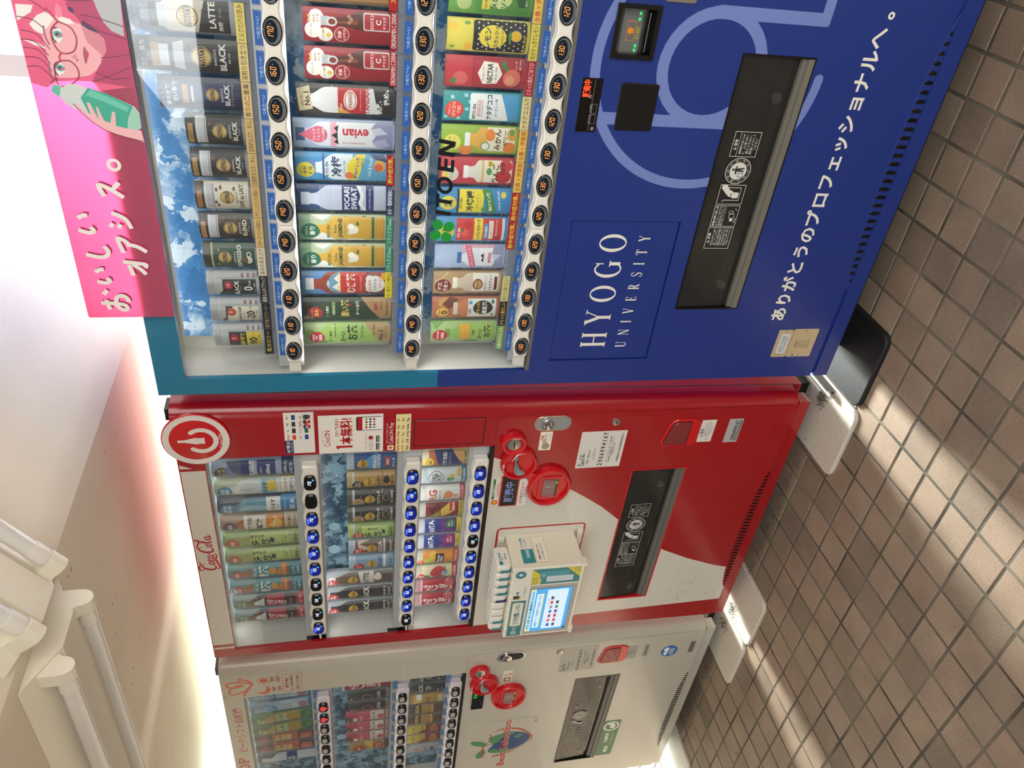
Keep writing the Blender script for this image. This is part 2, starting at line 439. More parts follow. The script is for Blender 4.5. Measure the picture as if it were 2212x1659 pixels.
def sevenseg(s, cx, cz, h, col, wd=.17):
    """slanted seven segment figures"""
    out = []; w_ = h * .42; pitch = h * .74; x = cx - pitch * (len(s) - 1) / 2
    for ch in s:
        P = {'a': ((-1, 1), (1, 1)), 'b': ((1, 1), (1, 0)), 'c': ((1, 0), (1, -1)), 'd': ((-1, -1), (1, -1)), 'e': ((-1, 0), (-1, -1)), 'f': ((-1, 1), (-1, 0)), 'g': ((-1, 0), (1, 0))}
        for k in SEG[ch]:
            (a, b), (c, d) = P[k]; g = .86
            q = lambda px, pz: (x + px * w_ / 2 * 1 + pz * h * .08, cz + pz * h / 2)
            m = ((a + c) / 2, (b + d) / 2)
            p0, p1 = q(m[0] + (a - m[0]) * g, m[1] + (b - m[1]) * g), q(m[0] + (c - m[0]) * g, m[1] + (d - m[1]) * g)
            out.append(('l', [p0, p1], h * wd, col))
        x += pitch
    return out
# ================================================================ the setting
YB, ZC, XC, SL = .82, 2.0, -.148, .656      # window plane, flat ceiling height, crease, stair slope
FX0, FX1, FY0, FY1 = -4.6, 2.4, -3.6, 1.0
fb = MB().box(FX0, FX1, FY0, FY1 + .4, -.08, -.0022)
floor = struct(fb.build('floor', M['grout']))
def tile_mesh_at(mb, cx, cy, dz=0):
    a, b, c = .0459, .0441, .0013
    v = [(cx + sx * a, cy + sy * a, -.004) for sx, sy in ((-1, -1), (1, -1), (1, 1), (-1, 1))] + \
        [(cx + sx * a, cy + sy * a, dz - c) for sx, sy in ((-1, -1), (1, -1), (1, 1), (-1, 1))] + \
        [(cx + sx * b, cy + sy * b, dz) for sx, sy in ((-1, -1), (1, -1), (1, 1), (-1, 1))]
    f = [(i, (i + 1) % 4, 4 + (i + 1) % 4, 4 + i) for i in range(4)] + [(4 + i, 4 + (i + 1) % 4, 8 + (i + 1) % 4, 8 + i) for i in range(4)] + [(8, 9, 10, 11)]
    mb.add(v, f)
Rm = np.array(R); Cm = np.array((1.1722, -1.5452, 1.4326))
def pix_size(x, y):
    q = Rm @ (np.array((x, y, 0)) - Cm)
    if q[2] < .3: return 0
    u, v = 829.5 + 1699 * q[0] / q[2], 1106 + 1699 * q[1] / q[2]
    return 1699 / q[2] if -40 < u < 1700 and -40 < v < 2250 and y < .12 else 0
cells = []
j = 0
for i in range(-24, 48):
    for k in range(-11, 38):
        cx, cy = .7436 - .1 * i - .05, .053 - .1 * k - .05
        if FX0 < cx < FX1 - .05 and FY0 < cy < FY1: cells.append((pix_size(cx, cy), cx, cy))
cells.sort(reverse=True)
tm = MB(); tile_mesh_at(tm, 0, 0); tmesh = tm.mesh('tile', M['tile'])
for s_, cx, cy in cells[:300]:
    o = put('tile', tmesh, floor, (cx, cy, random.uniform(-.0006, .0004)))
    o.rotation_euler = (random.uniform(-.004, .004), random.uniform(-.004, .004), 0)
rest = MB()
for s_, cx, cy in cells[300:]: tile_mesh_at(rest, cx, cy, random.uniform(-.0006, .0004))
o = rest.build('tile_field', M['tile'], floor); o['kind'] = 'stuff'

# low landing soffit and the sloping underside of the stair
cb = MB(); YC = YB + .07
cb.box(-6.0, XC, -2.0, YC, ZC, ZC + .15)
xe = 2.6; ze = ZC + (xe - XC) * SL
cb.add([(XC, -2.0, ZC), (XC, YC, ZC), (xe, YC, ze), (xe, -2.0, ze), (XC, -2.0, ZC + .15), (XC, YC, ZC + .15), (xe, YC, ze + .15), (xe, -2.0, ze + .15)],
       [(0, 1, 2, 3), (4, 7, 6, 5), (0, 3, 7, 4), (1, 5, 6, 2), (2, 6, 7, 3)])
ceil_ = struct(cb.build('ceiling', M['plaster']))
rc = random.Random(5); cs_ = MB()
for _ in range(70):
    x, y, a = rc.uniform(-1.9, -.2), rc.gauss(-.1, .3), rc.uniform(0, 3.1); l_, w_ = rc.uniform(.002, .007), rc.uniform(.001, .003)
    cs_.add([(x + l_ * math.cos(t) * math.cos(a) - w_ * math.sin(t) * math.sin(a), y + l_ * math.cos(t) * math.sin(a) + w_ * math.sin(t) * math.cos(a), ZC - .0002) for t in [k * .785 for k in range(8)]], [tuple(range(8))], '4a4238')
o = cs_.build('dirt_specks', M['print'], ceil_); o['kind'] = 'stuff'

# glazed back wall: posts, sill and panes
posts = [-5.6, -4.4, -3.2, -2.0, -.8, .481, 1.7, 2.6]
wf = MB()
for x in posts: wf.box(x - .0275, x + .0275, YB + .005, YB + .065, 0, ZC if x < XC else ZC + (x - XC) * SL)
wf.box(-6, 2.63, YB + .005, YB + .065, 0, .05)
win = struct(wf.build('window_1', M['frame']))
for a, b in zip(posts[:-1], posts[1:]):
    x0, x1 = a + .0276, b - .0276
    top = lambda x: (ZC if x < XC else ZC + (x - XC) * SL)
    pts = [(x0, .051), (x1, .051), (x1, top(x1))] + ([(XC, ZC)] if x0 < XC < x1 else []) + [(x0, top(x0))]
    MB().prism(pts, YB + .030, YB + .036).build('pane', M['glass'], win)

# bare-tube strip lights fixed to the soffit
def strip_light(label, x0, length, yc, tilt, side):
    """built along +x from its near end at the crease, then swung to the slope of the soffit"""
    root = thing('ceiling_light', label, 'light fixture', (x0, yc, ZC if tilt == 0 else ZC + (x0 - XC) * SL), 'strip lights under the stair')
    ry = -math.atan(tilt); d = 1 if side > 0 else -1
    bx = WL[root]
    W = lambda px: bx.x + d * px
    pr = [(-.135, 0), (.135, 0), (.06, -.040), (.04, -.052), (-.04, -.052), (-.06, -.040)]
    mb = MB(); mb.xprism([(bx.y + a, bx.z + b - .0005) for a, b in pr], min(W(0), W(length)), max(W(0), W(length)))
    mb.build('housing', M['cream'], root)
    for s in (-1, 1):
        yt, zt = bx.y + s * .078, bx.z - .058
        tb = MB().tube([(W(.04), yt, zt), (W(length - .04), yt, zt)], .0165, 20).build('tube', M['tubewhite'], root, True)
        for e in (.04, length - .04):
            q = 1 if e < .1 else -1
            MB().tube([(W(e - .004 * q), yt, zt), (W(e + .004 * q), yt, zt), (W(e + .0045 * q), yt, zt), (W(e + .034 * q), yt, zt)], [.0145, .0145, .0185, .0185], 20).build('end_cap', M['white'], tb, True)
            hb = MB()
            prof = [(yt + .021 * math.cos(math.radians(t)), zt + .004 + .026 * math.sin(math.radians(t))) for t in range(180, 361, 20)]
            ys = bx.y + s * .055
            prof = prof + [(max(ys + .026, yt + .021) if s < 0 else yt + .021, bx.z - .020), (yt - .021 if s < 0 else min(ys - .026, yt - .021), bx.z - .020)]
            xa, xb = sorted((W(e - .034 * q), W(e - .002 * q)))
            hb.xprism(prof, xa, xb); hb.build('lamp_holder', M['cream'], root)
    root.rotation_euler = (0, ry, 0)
    return root
M['tubewhite'] = plain('opal_tube', 'e2e0dc', .25)
strip_light('cream strip light with two unlit tubes on the flat soffit left of the crease', -.185, 1.3, -.487, 0, -1)
strip_light('cream strip light with two unlit tubes on the sloping soffit above the crease', -.135, 1.25, -.487, SL, 1)

# foot plates the machines stand on
def foot(name, label, x0, y0, x1, y1, mat, rad=.03, h=.012, rot=0, cat='foot plate', group=None):
    mb = MB(); p = [(x0, y1), (x0, y0 + rad)]
    p += [(x0 + rad - rad * math.cos(t), y0 + rad - rad * math.sin(t)) for t in (.4, .8, 1.2)] + [(x0 + rad, y0), (x1 - rad, y0)]
    p += [(x1 - rad + rad * math.sin(t), y0 + rad - rad * math.cos(t)) for t in (.4, .8, 1.2)] + [(x1, y0 + rad), (x1, y1)]
    q = inset(p, .004)
    n = len(p); v = [(a, b, .0004) for a, b in p] + [(a, b, h - .004) for a, b in p] + [(a, b, h) for a, b in q]
    f = [(k * n + i, k * n + (i + 1) % n, (k + 1) * n + (i + 1) % n, (k + 1) * n + i) for k in (0, 1) for i in range(n)] + [tuple(2 * n + i for i in range(n))]
    mb.add(v, f); o = mb.build(name, M[mat], None)
    return tag(o, label, cat, group)
foot('foot_plate', 'white foot plate under the near right corner of the red machine', -.332, -.073, -.088, .34, 'plate', group='pale foot plates')
foot('foot_plate', 'white foot plate under the left corner of the red machine, half lit by daylight', -1.183, -.066, -.945, .34, 'plate', group='pale foot plates')
foot('foot_plate', 'white foot plate under the right corner of the white machine', -1.430, -.060, -1.188, .34, 'plate', group='pale foot plates')
foot('foot_plate', 'white foot plate under the far left corner of the white machine', -2.27, -.060, -2.029, .34, 'plate', group='pale foot plates')
foot('foot_plate', 'dusty black foot plate under the left corner of the blue machine', -.079, -.063, .160, .34, 'mat', h=.015)
br = MB().box(-.118, -.092, .045, .30, .0122, .0150).box(-.096, -.092, .045, .30, .0150, .040).tube([(-.108, .035, .026), (-.108, .29, .026)], .0095, 12)
tag(br.build('anchor_bracket', M['metal']), 'small steel anchor bracket between the white and black foot plates', 'bracket')
for lx, ly, a, lab in ((-1.060, -.170, .5, 'tiny dry leaf scrap in a tile joint near the white foot plates'), (-.470, .015, 1.4, 'tiny brown leaf scrap on the floor below the red machine'), (-1.60, -.235, 2.2, 'tiny yellow leaf scrap on the floor in front of the white machine')):
    c, s = math.cos(a), math.sin(a); L = .011
    v = [(lx + c * p - s * q, ly + s * p + c * q, .0012 + r_) for p, q, r_ in ((-L, 0, 0), (0, -.004, .001), (L, 0, .0005), (0, .004, .001), (0, 0, .003), (0, 0, -.0002))]
    tag(MB().add(v, [(0, 1, 4), (1, 2, 4), (2, 3, 4), (3, 0, 4), (1, 0, 5), (2, 1, 5), (3, 2, 5), (0, 3, 5)]).build('leaf', M['leaf']), lab, 'leaf')
# fluff caught under the plinths
db = MB(); rd = random.Random(3)
def fluff(cx, cy, n, sx, sy, hz):
    for _ in range(n):
        x, y = rd.gauss(cx, sx), rd.gauss(cy, sy); a = rd.uniform(0, 6.28); l = rd.uniform(.006, .022)
        p = [(x, y, .0015), (x + l * .5 * math.cos(a), y + l * .5 * math.sin(a), rd.uniform(.004, hz)), (x + l * math.cos(a + .8), y + l * math.sin(a + .8), rd.uniform(.002, hz))]
        w_ = .0007
        db.add([(q[0] - w_, q[1], q[2]) for q in p] + [(q[0] + w_, q[1] + w_, q[2]) for q in p], [(0, 1, 4, 3), (1, 2, 5, 4)])
fluff(-.150, .080, 60, .012, .010, .030); fluff(-1.135, .082, 50, .012, .012, .026); fluff(-.6, .082, 200, .3, .008, .014); fluff(-1.245, .088, 40, .012, .012, .026); fluff(-1.7, .085, 140, .3, .008, .012)
o = db.build('dust_fluff', M['dust']); tag(o, 'grey dust and fluff gathered along the foot of the machines', 'dust'); o['kind'] = 'stuff'
# ================================================================ lettering and marks drawn by hand
def vn(t, h=14, u=1): return t
TH, TN = .15, .05
def serif_glyph(ch):
    """thick-and-thin roman capital in a box 1 high -> (width, strokes)"""
    T, N = TH, TN; S = .045; st = []
    def V(x, w=T, a=0, b=1): st.append(([(x, a), (x, b)], w))
    def Sf(x, z, w=.34): st.append(([(x - w / 2, z), (x + w / 2, z)], S))
    if ch == 'H': V(.17); V(.78); [Sf(x, z) for x in (.17, .78) for z in (.02, .98)]; st.append(([(.17, .5), (.78, .5)], N)); return .95, st
    if ch == 'I': V(.17); Sf(.17, .02); Sf(.17, .98); return .34, st
    if ch == 'Y': st.append(([(.12, 1), (.46, .46)], T)); st.append(([(.82, 1), (.48, .46)], N)); V(.47, T, 0, .5); Sf(.47, .02); Sf(.14, .98); Sf(.80, .98, .28); return .94, st
    if ch == 'U': V(.15, T, .25, 1); V(.78, N, .28, 1); st.append((ell(.465, .27, .315, .25, 14, 180, 360), [T - (T - N) * i / 13 for i in range(14)])); Sf(.15, .98); Sf(.78, .98, .28); return .94, st
    if ch == 'N': V(.14, N); V(.84, N); st.append(([(.14, 1), (.84, .0)], T)); Sf(.14, .02, .28); Sf(.10, .98, .2); Sf(.84, .98, .28); return .98, st
    if ch == 'V': st.append(([(.12, 1), (.47, 0)], T)); st.append(([(.82, 1), (.47, 0)], N)); Sf(.14, .98); Sf(.80, .98, .28); return .94, st
    if ch == 'E': V(.17); [st.append(([(.05, z), (x, z)], S)) for z, x in ((.02, .66), (.98, .64))]; st.append(([(.2, .52), (.5, .52)], N)); V(.5, N, .4, .64); V(.64, N, .02, .26); V(.62, N, .76, .98); return .72, st
    if ch == 'T': V(.42); Sf(.42, .02); st.append(([(.03, .98), (.81, .98)], S)); V(.05, N, .74, .98); V(.79, N, .74, .98); return .84, st
    if ch == 'R':
        V(.17); Sf(.17, .02); st.append(([(.02, .98), (.4, .98)], S)); st.append(([(.2, .5), (.42, .5)], N))
        st.append((ell(.40, .74, .22, .24, 12, 90, -90), [N + (T - N) * math.sin(math.pi * i / 11) for i in range(12)])); st.append(([(.4, .5), (.76, .02)], T)); Sf(.78, .02, .16); return .88, st
    if ch == 'S':
        p = crv([(.58, .76), (.50, .95), (.30, .985), (.12, .86), (.14, .66), (.34, .52), (.54, .38), (.58, .18), (.44, .03), (.24, .02), (.08, .14), (.06, .28)], 4)
        n = len(p); st.append((p, [N + (T - N) * max(0, 1 - abs(i / n - .5) / .3) for i in range(n)])); V(.58, N, .72, 1); V(.06, N, 0, .28); return .66, st
    if ch in 'OG':
        n = 40; a0, a1 = (0, 360) if ch == 'O' else (48, 318)
        p = [(.48 + .41 * math.cos(math.radians(a0 + (a1 - a0) * i / n)), .5 + .49 * math.sin(math.radians(a0 + (a1 - a0) * i / n))) for i in range(n + 1)]
        st.append((p, [N + (T - N) * abs(math.cos(math.radians(a0 + (a1 - a0) * i / n))) ** 1.3 if ch == 'O' or i > 8 and i < 34 else N + .02 for i in range(n + 1)]))
        if ch == 'G': V(.80, T, .06, .46); Sf(.80, .46, .36); V(.80, N, .70, 1); return .98, st
        return .96, st
    return .4, st
def serif(s, cx, cz, h, col, width, sx=.7):
    ws = [serif_glyph(c)[0] * h * sx for c in s]; gap = (width - sum(ws)) / max(len(s) - 1, 1); x = cx - width / 2; out = []
    for c, w_ in zip(s, ws):
        for p, wd in serif_glyph(c)[1]:
            out.append(('l', [(x + a * h * sx, cz - h / 2 + b * h) for a, b in p], [q * h * .86 for q in wd] if isinstance(wd, list) else wd * h * .86, col))
        x += w_ + gap
    return out
def script_logo(cx, cz, width, col, rot=0, part=None):
    """the flowing two-word script of the cola maker, drawn stroke by stroke in a 100 x 36 box"""
    S = []
    def s(pts, *ws):
        p = crv(pts, 5); n = len(p)
        S.append((p, [float(np.interp(i / (n - 1), np.linspace(0, 1, len(ws)), ws)) for i in range(n)]))
    # first C with its looped top flag and the long tail that runs under the word
    s([(17, 25), (17.5, 28.5), (13, 29.5), (7, 25), (3.2, 17), (4.5, 10), (10, 8.2), (15, 11.5)], 1.0, 1.6, 2.6, 3.8, 4.2, 3.6, 2.6, 1.0)
    s([(10, 26), (3, 29), (4, 34), (12, 34.5), (20, 31.5), (28, 34.5)], .6, 1.6, 3.0, 3.2, 2.0, .5)
    s([(9, 8.4), (4, 4.5), (8, 1.6), (18, 3.6), (30, 6.2), (40, 4.2), (46, 8)], .5, 1.4, 2.8, 3.2, 3.0, 2.4, .4)
    def o(x):
        s([(x + 1.2, 18.6), (x - 1.8, 17), (x - 3.2, 12.4), (x - 1.6, 9), (x + 1.6, 10), (x + 3.2, 14.4), (x + 2.4, 18), (x + .6, 18.4)], 1.0, 2.4, 3.0, 2.2, 1.4, 2.0, 1.6, .8)
    def a(x):
        o(x); s([(x + 4.6, 18.8), (x + 3.4, 12.6), (x + 4.6, 9), (x + 7, 10.6)], 1.4, 2.8, 2.2, .6)
    o(20.5); s([(31.5, 16.6), (29.4, 18.8), (26.6, 16), (26, 11.4), (28.2, 8.8), (31.5, 11)], 1.6, 1.6, 2.8, 3.0, 2.0, .8)
    a(36); s([(43.6, 14.4), (47, 16.2)], 1.8, 1.8)
    # second C, its flag looping through the l
    s([(63, 24.5), (62.5, 29), (58, 30), (52.4, 25), (49.4, 17), (51, 10), (56.4, 8.2), (61.5, 11.5)], 1.0, 1.8, 2.8, 3.8, 4.2, 3.6, 2.6, 1.0)
    s([(55, 28), (62, 32.5), (70, 31), (77, 28), (83, 31), (82, 34.6), (79, 32), (81, 28)], .5, 1.8, 2.6, 2.2, 2.0, 1.6, 1.2, .5)
    o(67.5)
    s([(74, 13), (78, 22), (80, 28.5), (78, 30), (75.4, 23), (74.4, 13), (76, 9), (79, 11)], .8, 1.2, 1.6, 1.6, 2.8, 3.0, 2.2, .6)
    a(85); s([(89.6, 9.4), (93, 11), (97, 17)], 1.8, 1.4, .4)
    u = width / 96; c, q = math.cos(math.radians(rot)), math.sin(math.radians(rot)); out = []
    for p, wd in S:
        P = [((x - 49) * u, (z - 18) * u * 1.06) for x, z in p]
        out.append(('l', [(cx + x * c - z * q, cz + x * q + z * c) for x, z in P], [k * u * 1.15 for k in wd], col))
    return out
def clover(cx, cz, r, col):
    o = []
    for a in (35, 125, 215, 305):
        t = math.radians(a); o.append(('p', [(cx + r * .95 * math.cos(t) + r * .62 * (math.cos(b) * math.cos(t) * 1.1 - math.sin(b) * math.sin(t)), cz + r * .95 * math.sin(t) + r * .62 * (math.cos(b) * math.sin(t) * 1.1 + math.sin(b) * math.cos(t))) for b in [k * math.pi / 8 for k in range(16)]], col))
    return o
def bottle(cx, z0, z1, w, col, cap, nw=.42, sh=.22, neck=.12, capw=None):
    """printed bottle outline: body, shoulder, neck, cap"""
    H = z1 - z0; c = H * .09; zc = z1 - c; zn = zc - H * neck; zs = zn - H * sh; h = w / 2; n_ = h * nw
    L = crv([(-h, zs), (-h * .93, zs + (zn - zs) * .45), (-n_ * 1.15, zn - (zn - zs) * .05), (-n_, zc)], 4)
    pts = [(-h, z0 + 3), (-h + 3, z0)]; pts = [(h - 3, z0), (h, z0 + 3)] + [(-x, z) for x, z in L] + L[::-1] + [(-h, z0 + 3), (-h + 3, z0)]
    out = [('p', [(cx + x, z) for x, z in pts], col)]
    k = capw or n_ * 1.12
    out.append(('rr', cx - k, zc - 1, cx + k, z1, 1.5, cap))
    return out
def bubble(cx, cz, r, col, lines, tc, h):
    o = [('e', cx, cz, r, r, col)]; n = len(lines)
    return o + [('t', s, cx, cz + (n - 1) * h * .62 - i * h * 1.24, h, tc, r * 1.75) for i, s in enumerate(lines)]

# ---------------------------------------------------------------- drink samples behind the windows
NS = 10
_case = {}
def sample(label, x, z0, H, items, bgc, y=.062, W=60, bulge=9, tagc=None, group='sample drinks', case=True, tilt=0, name='drink_sample', round_=False):
    """upright sample: a bent, printed half-round shell on its card, inside a clear case; items in mm from the bottom centre"""
    u = .001; xs = [(-W / 2 + W * k / NS) for k in range(NS + 1)]
    f = (lambda s: -bulge * u * (1 - (2 * s / W) ** 2)) if not round_ else (lambda s: -bulge * u * math.sqrt(max(0, 1 - (1.96 * s / W) ** 2)))
    ys = [f(s) for s in xs]
    mb = MB(); yb_ = .006
    top = [(s * u, b, H * u) for s, b in zip(xs, ys)]; bot = [(s * u, b, 0) for s, b in zip(xs, ys)]
    n = NS + 1
    v = bot + top + [(xs[0] * u, yb_, 0), (xs[-1] * u, yb_, 0), (xs[0] * u, yb_, H * u), (xs[-1] * u, yb_, H * u)]
    fs = [(i, i + 1, n + i + 1, n + i) for i in range(NS)] + [tuple([2 * n] + list(range(n)) + [2 * n + 1]), tuple([2 * n + 2] + list(range(n, 2 * n)) + [2 * n + 3]), (0, 2 * n, 2 * n + 2, n), (n - 1, 2 * n - 1, 2 * n + 3, 2 * n + 1), (2 * n, 2 * n + 1, 2 * n + 3, 2 * n + 2)]
    mb.add(v, fs, bgc)
    root = mb.build(name, M['print'], None); root.location = (x, y, z0); WL[root] = Vector((x, y, z0))
    tag(root, label, 'drink', group)
    if tilt: root.rotation_euler = (0, math.radians(tilt), 0)
    pm = art(MB(), items, u, 0, 0, 0, (xs, ys))
    q = put('printed_artwork', pm.mesh('printed_artwork', [M['print'], M['lit']]), root, None); q.location = (0, 0, 0)
    if case:
        k = (W, H, bulge)
        if k not in _case:
            c = MB(); a = W / 2 * u + .0012; d = -bulge * u - .0035; zt = H * u + .002; fr = [(-a, yb_), (-a, d * .45), (-a * .75, d * .85), (-a * .3, d), (a * .3, d), (a * .75, d * .85), (a, d * .45), (a, yb_)]
            c.add([(p, r_, 0.0005) for p, r_ in fr] + [(p, r_, zt) for p, r_ in fr], [(i, i + 1, 9 + i, 8 + i) for i in range(7)])
            _case[k] = c.mesh('clear_case', M['case'])
        q = put('clear_case', _case[k], root, None); q.location = (0, 0, 0)
    if tagc:
        bgt, txt, fgt = tagc[:3]; hh = tagc[3] if len(tagc) > 3 else 17; dz = tagc[4] if len(tagc) > 4 else -8
        tb = MB(); yf = -bulge * u - .0045 if dz > 0 else .029 - y
        tb.box(-.0335, .0335, yf, yf + .0008, (dz - hh / 2) * u, (dz + hh / 2) * u, bgt)
        art(tb, [('t', txt, 0, dz, hh * .62, fgt, 62)], u, 0, 0, yf)
        q = put('flavour_tag', tb.mesh('flavour_tag', M['print']), root, None); q.location = (0, 0, 0)
    return root
# ================================================================ the blue machine
BX1, BH = 1.205, 1.83
blue = thing('vending_machine', 'deep blue and teal vending machine with ring emblem, nearest and largest', 'vending machine', (BX1 / 2, .35, .10))
WX0, WX1, WZ0, WZ1, SPL = .0445, 1.160, .962, 1.767, 1.1885
NPX0, NPX1, NPZ0, NPZ1 = .0704, .4515, .6515, .9108      # name panel
SX0, SX1, SZ0, SZ1 = .2185, .8225, .4420, .6105          # dispensing slot
mb = MB(); mb.box(.012, BX1 - .012, .172, .74, .105, 1.822); mb.box(.0, BX1, .05, .17, .155, 1.826)
# hollow behind the window and the slot: shell made of panels
mb = MB(); mb.box(.004, .034, .0125, .74, .105, 1.822); mb.box(BX1 - .034, BX1 - .004, .0125, .74, .105, 1.822); mb.box(.034, BX1 - .034, .72, .74, .105, 1.822)
mb.box(.034, BX1 - .034, .0125, .72, 1.79, 1.822); mb.box(.034, BX1 - .034, .045, .72, .105, .135); mb.box(.034, BX1 - .034, .20, .215, .135, 1.79)
mb.build('cabinet', M['blue'], blue)
win_h = (WX0, WX1, WZ0, WZ1)
MB().plate(0, BX1, SPL, BH, 0, .012, [win_h]).build('upper_door_frame', M['teal'], blue, label='teal upper door frame')
MB().plate(0, BX1, .155, SPL, 0, .012, [win_h, (NPX0, NPX1, NPZ0, NPZ1), (SX0, SX1, SZ0, SZ1), (.800, .894, .805, .888)]).build('lower_door_panel', M['blue'], blue, label='deep blue lower door')
# plinth with a curved louvre above it
mb = MB(); mb.box(0, BX1, .0, .040, .104, .1445); mb.box(.01, BX1 - .01, .006, .05, .1445, .1552); mb.build('plinth', M['blue'], blue)
arch = [(.262, .1465), (.32, .1655), (.42, .1745), (.55, .1785), (.70, .1765), (.81, .1695), (.88, .1600), (.935, .1465)]
gr = MB().prism(crv(arch, 3), -.0012, .0, ch=.0006).build('vent_grille', M['blue'], blue)
for k in range(30):
    x = .300 + k * .0203
    top = np.interp(x, [a for a, _ in arch], [b for _, b in arch])
    if top - .1475 < .010: continue
    zt = top - .003
    MB().prism(rrect(x - .0042, .1485, x + .0042, zt, .0035, 3), -.0030, -.0006, ch=.0008).build('vent_slot', M['blackgloss'], gr)
for k in range(3):
    pass
MB().box(.03, BX1 - .03, .10, .72, .0155, .1035).build('underside_light_block', M['dark'], blue)  # added unseen block, stops window light passing under the machine
# inside the window
mb = MB(); mb.box(.036, .042, .0125, .135, .94, 1.789); mb.box(1.162, 1.168, .0125, .135, .94, 1.789); mb.box(.036, 1.168, .130, .136, .94, 1.789); mb.box(.042, 1.162, .0125, .13, 1.784, 1.789); mb.box(.042, 1.162, .0125, .13, .935, .945)
mb.build('display_liner', M['liner'], blue)
MB().box(.098, 1.150, .098, .102, .966, 1.772).build('ice_backdrop', M['ice'], blue, label='printed picture of ice blocks')
case_lamp(.08, 1.14, .055, 1.781, .5); case_lamp(.08, 1.14, .016, 1.5130, 1.2); case_lamp(.08, 1.14, .016, 1.2445, 1.2)
XK = [.1239 + .0684 * k for k in range(15)]
ROWZ = (1.590, 1.300, 1.041); STRZ = (1.5230, 1.2545, .9895)
def tear(x0, x1, z0, z1, n=7):
    """label outline with torn-paper ends"""
    p = [(x0, z0), (x1, z0)]
    for i in range(1, n): p.append((x1 - (.003 if i % 2 else 0), z0 + (z1 - z0) * i / n))
    p += [(x1, z1), (x0, z1)]
    for i in range(1, n): p.append((x0 + (.003 if i % 2 else 0), z1 - (z1 - z0) * i / n))
    return p
PR = (['110', '110', '110', '120', '140', '140', '150', '150', '150', '160', '170', '150', '150'],
      ['140', '140', '140', '140', '140', '160', '150', '140', '120', '130', '130', '120', '150'],
      ['130', '130', '130', '110', '120', '120', '130', '130', '120', '130', '130', '120', '130'])
_cold = None; _btn = {}
def blue_button(price):
    if price not in _btn:
        m = MB(); m.disc(0, 0, [(.0172, .004), (.0172, -.0015), (.0160, -.0030), (.0150, -.0026)], 36, 1.45, mi=0)
        m.add([(x, -.0027, z) for x, z in ell(0, 0, .0222, .0152, 32)], [tuple(range(32))], mi=1)
        m.add([(x, -.0031, z) for x, z in ell(0, .0022, .0192, .0112, 32)], [tuple(range(32))], mi=2)
        for cx_, r_ in ((.0125, .0016),): m.add([(cx_ + r_ * math.cos(t * .7854), -.0033, .0035 + r_ * math.sin(t * .7854)) for t in range(8)], [tuple(range(8))], '3a444d', 1)
        for it in sevenseg(price, -.002, .0032, .0100, '*ff9a4a', .11):
            v, f, col = flat(it); m.add([(a, -.00345, b) for a, b in v], f, col, 3)
        _btn[price] = m.mesh('button', [M['blackgloss'], M['gun'], M['face'], M['lit']])
    return _btn[price]
for r in range(3):
    zr = ROWZ[r]; zs = STRZ[r]
    tr = MB(); tr.box(.085, 1.15, .036, .100, zr - .0035, zr - .0008); tr.box(.085, 1.15, .033, .0355, zr - .030, zr - .0008)
    for k in range(15): tr.box(XK[k] - .0352, XK[k] - .0342, .030, .095, zr - .024, zr + .004)
    shelf = tr.build('shelf_tray', M['tray'], blue)
    rail = MB().box(.060, 1.16, .022, .030, zs - .020, zr - .030).build('shelf_rail', M['rail'], blue)
    if _cold is None:
        m = MB(); m.prism(tear(-.0305, .0305, -.0068, .0068), -.0005, .0005, '1e5fb4')
        art(m, [('t', 'つめた〜い', .0, 0, .0072, 'cfe4f6', .042)], 1, 0, 0, -.0005)
        _cold = m.mesh('cold_label', M['print'])
    for k in range(13): put('cold_label', _cold, rail, (XK[k] - .004, .0212, zs + .0265))
    # wavy white button strip in two lengths
    for a, b in ((-1, 5), (5, 13)):
        xa = XK[0] - .031 if a < 0 else XK[5] + .0342 + .0004 - .0684 + .0342 * 1
        xa = .0927 if a < 0 else (XK[5] + XK[4]) / 2 + .0003 if False else (.0927 if a < 0 else (XK[4] + XK[5]) / 2 + .0003)
        xb = (XK[4] + XK[5]) / 2 - .0003 if a < 0 else XK[13] - .034
        up = []; dn = []; n = int((xb - xa) / .004)
        for i in range(n + 1):
            x = xa + (xb - xa) * i / n; ph = math.cos(2 * math.pi * (x - XK[0]) / .0684)
            h = .0170 + .0026 * ph
            up.append((x, zs + h)); dn.append((x, zs - h))
        sp = MB().prism(up + dn[::-1], -.0105, .010, ch=.003).build('button_strip', M['white'], blue, True)
        for k in range(13):
            if xa < XK[k] < xb: put('button', blue_button(PR[r][k]), sp, (XK[k], -.0105, zs))
    if True:
        MB().box(.060, .0927, -.002, .012, zs - .013, zs + .013).build('strip_bracket', M['liner'], blue)
pane = MB(); pane.box(WX0 - .002, WX1 + .002, .0025, .0055, STRZ[0] + .0205, WZ1 + .002)
for a, b in ((0, 1), (1, 2)): pane.box(WX0 - .002, WX1 + .002, .0025, .0055, STRZ[b] + .0205, STRZ[a] - .0205)
pane.build('window_pane', M['pane'], blue)
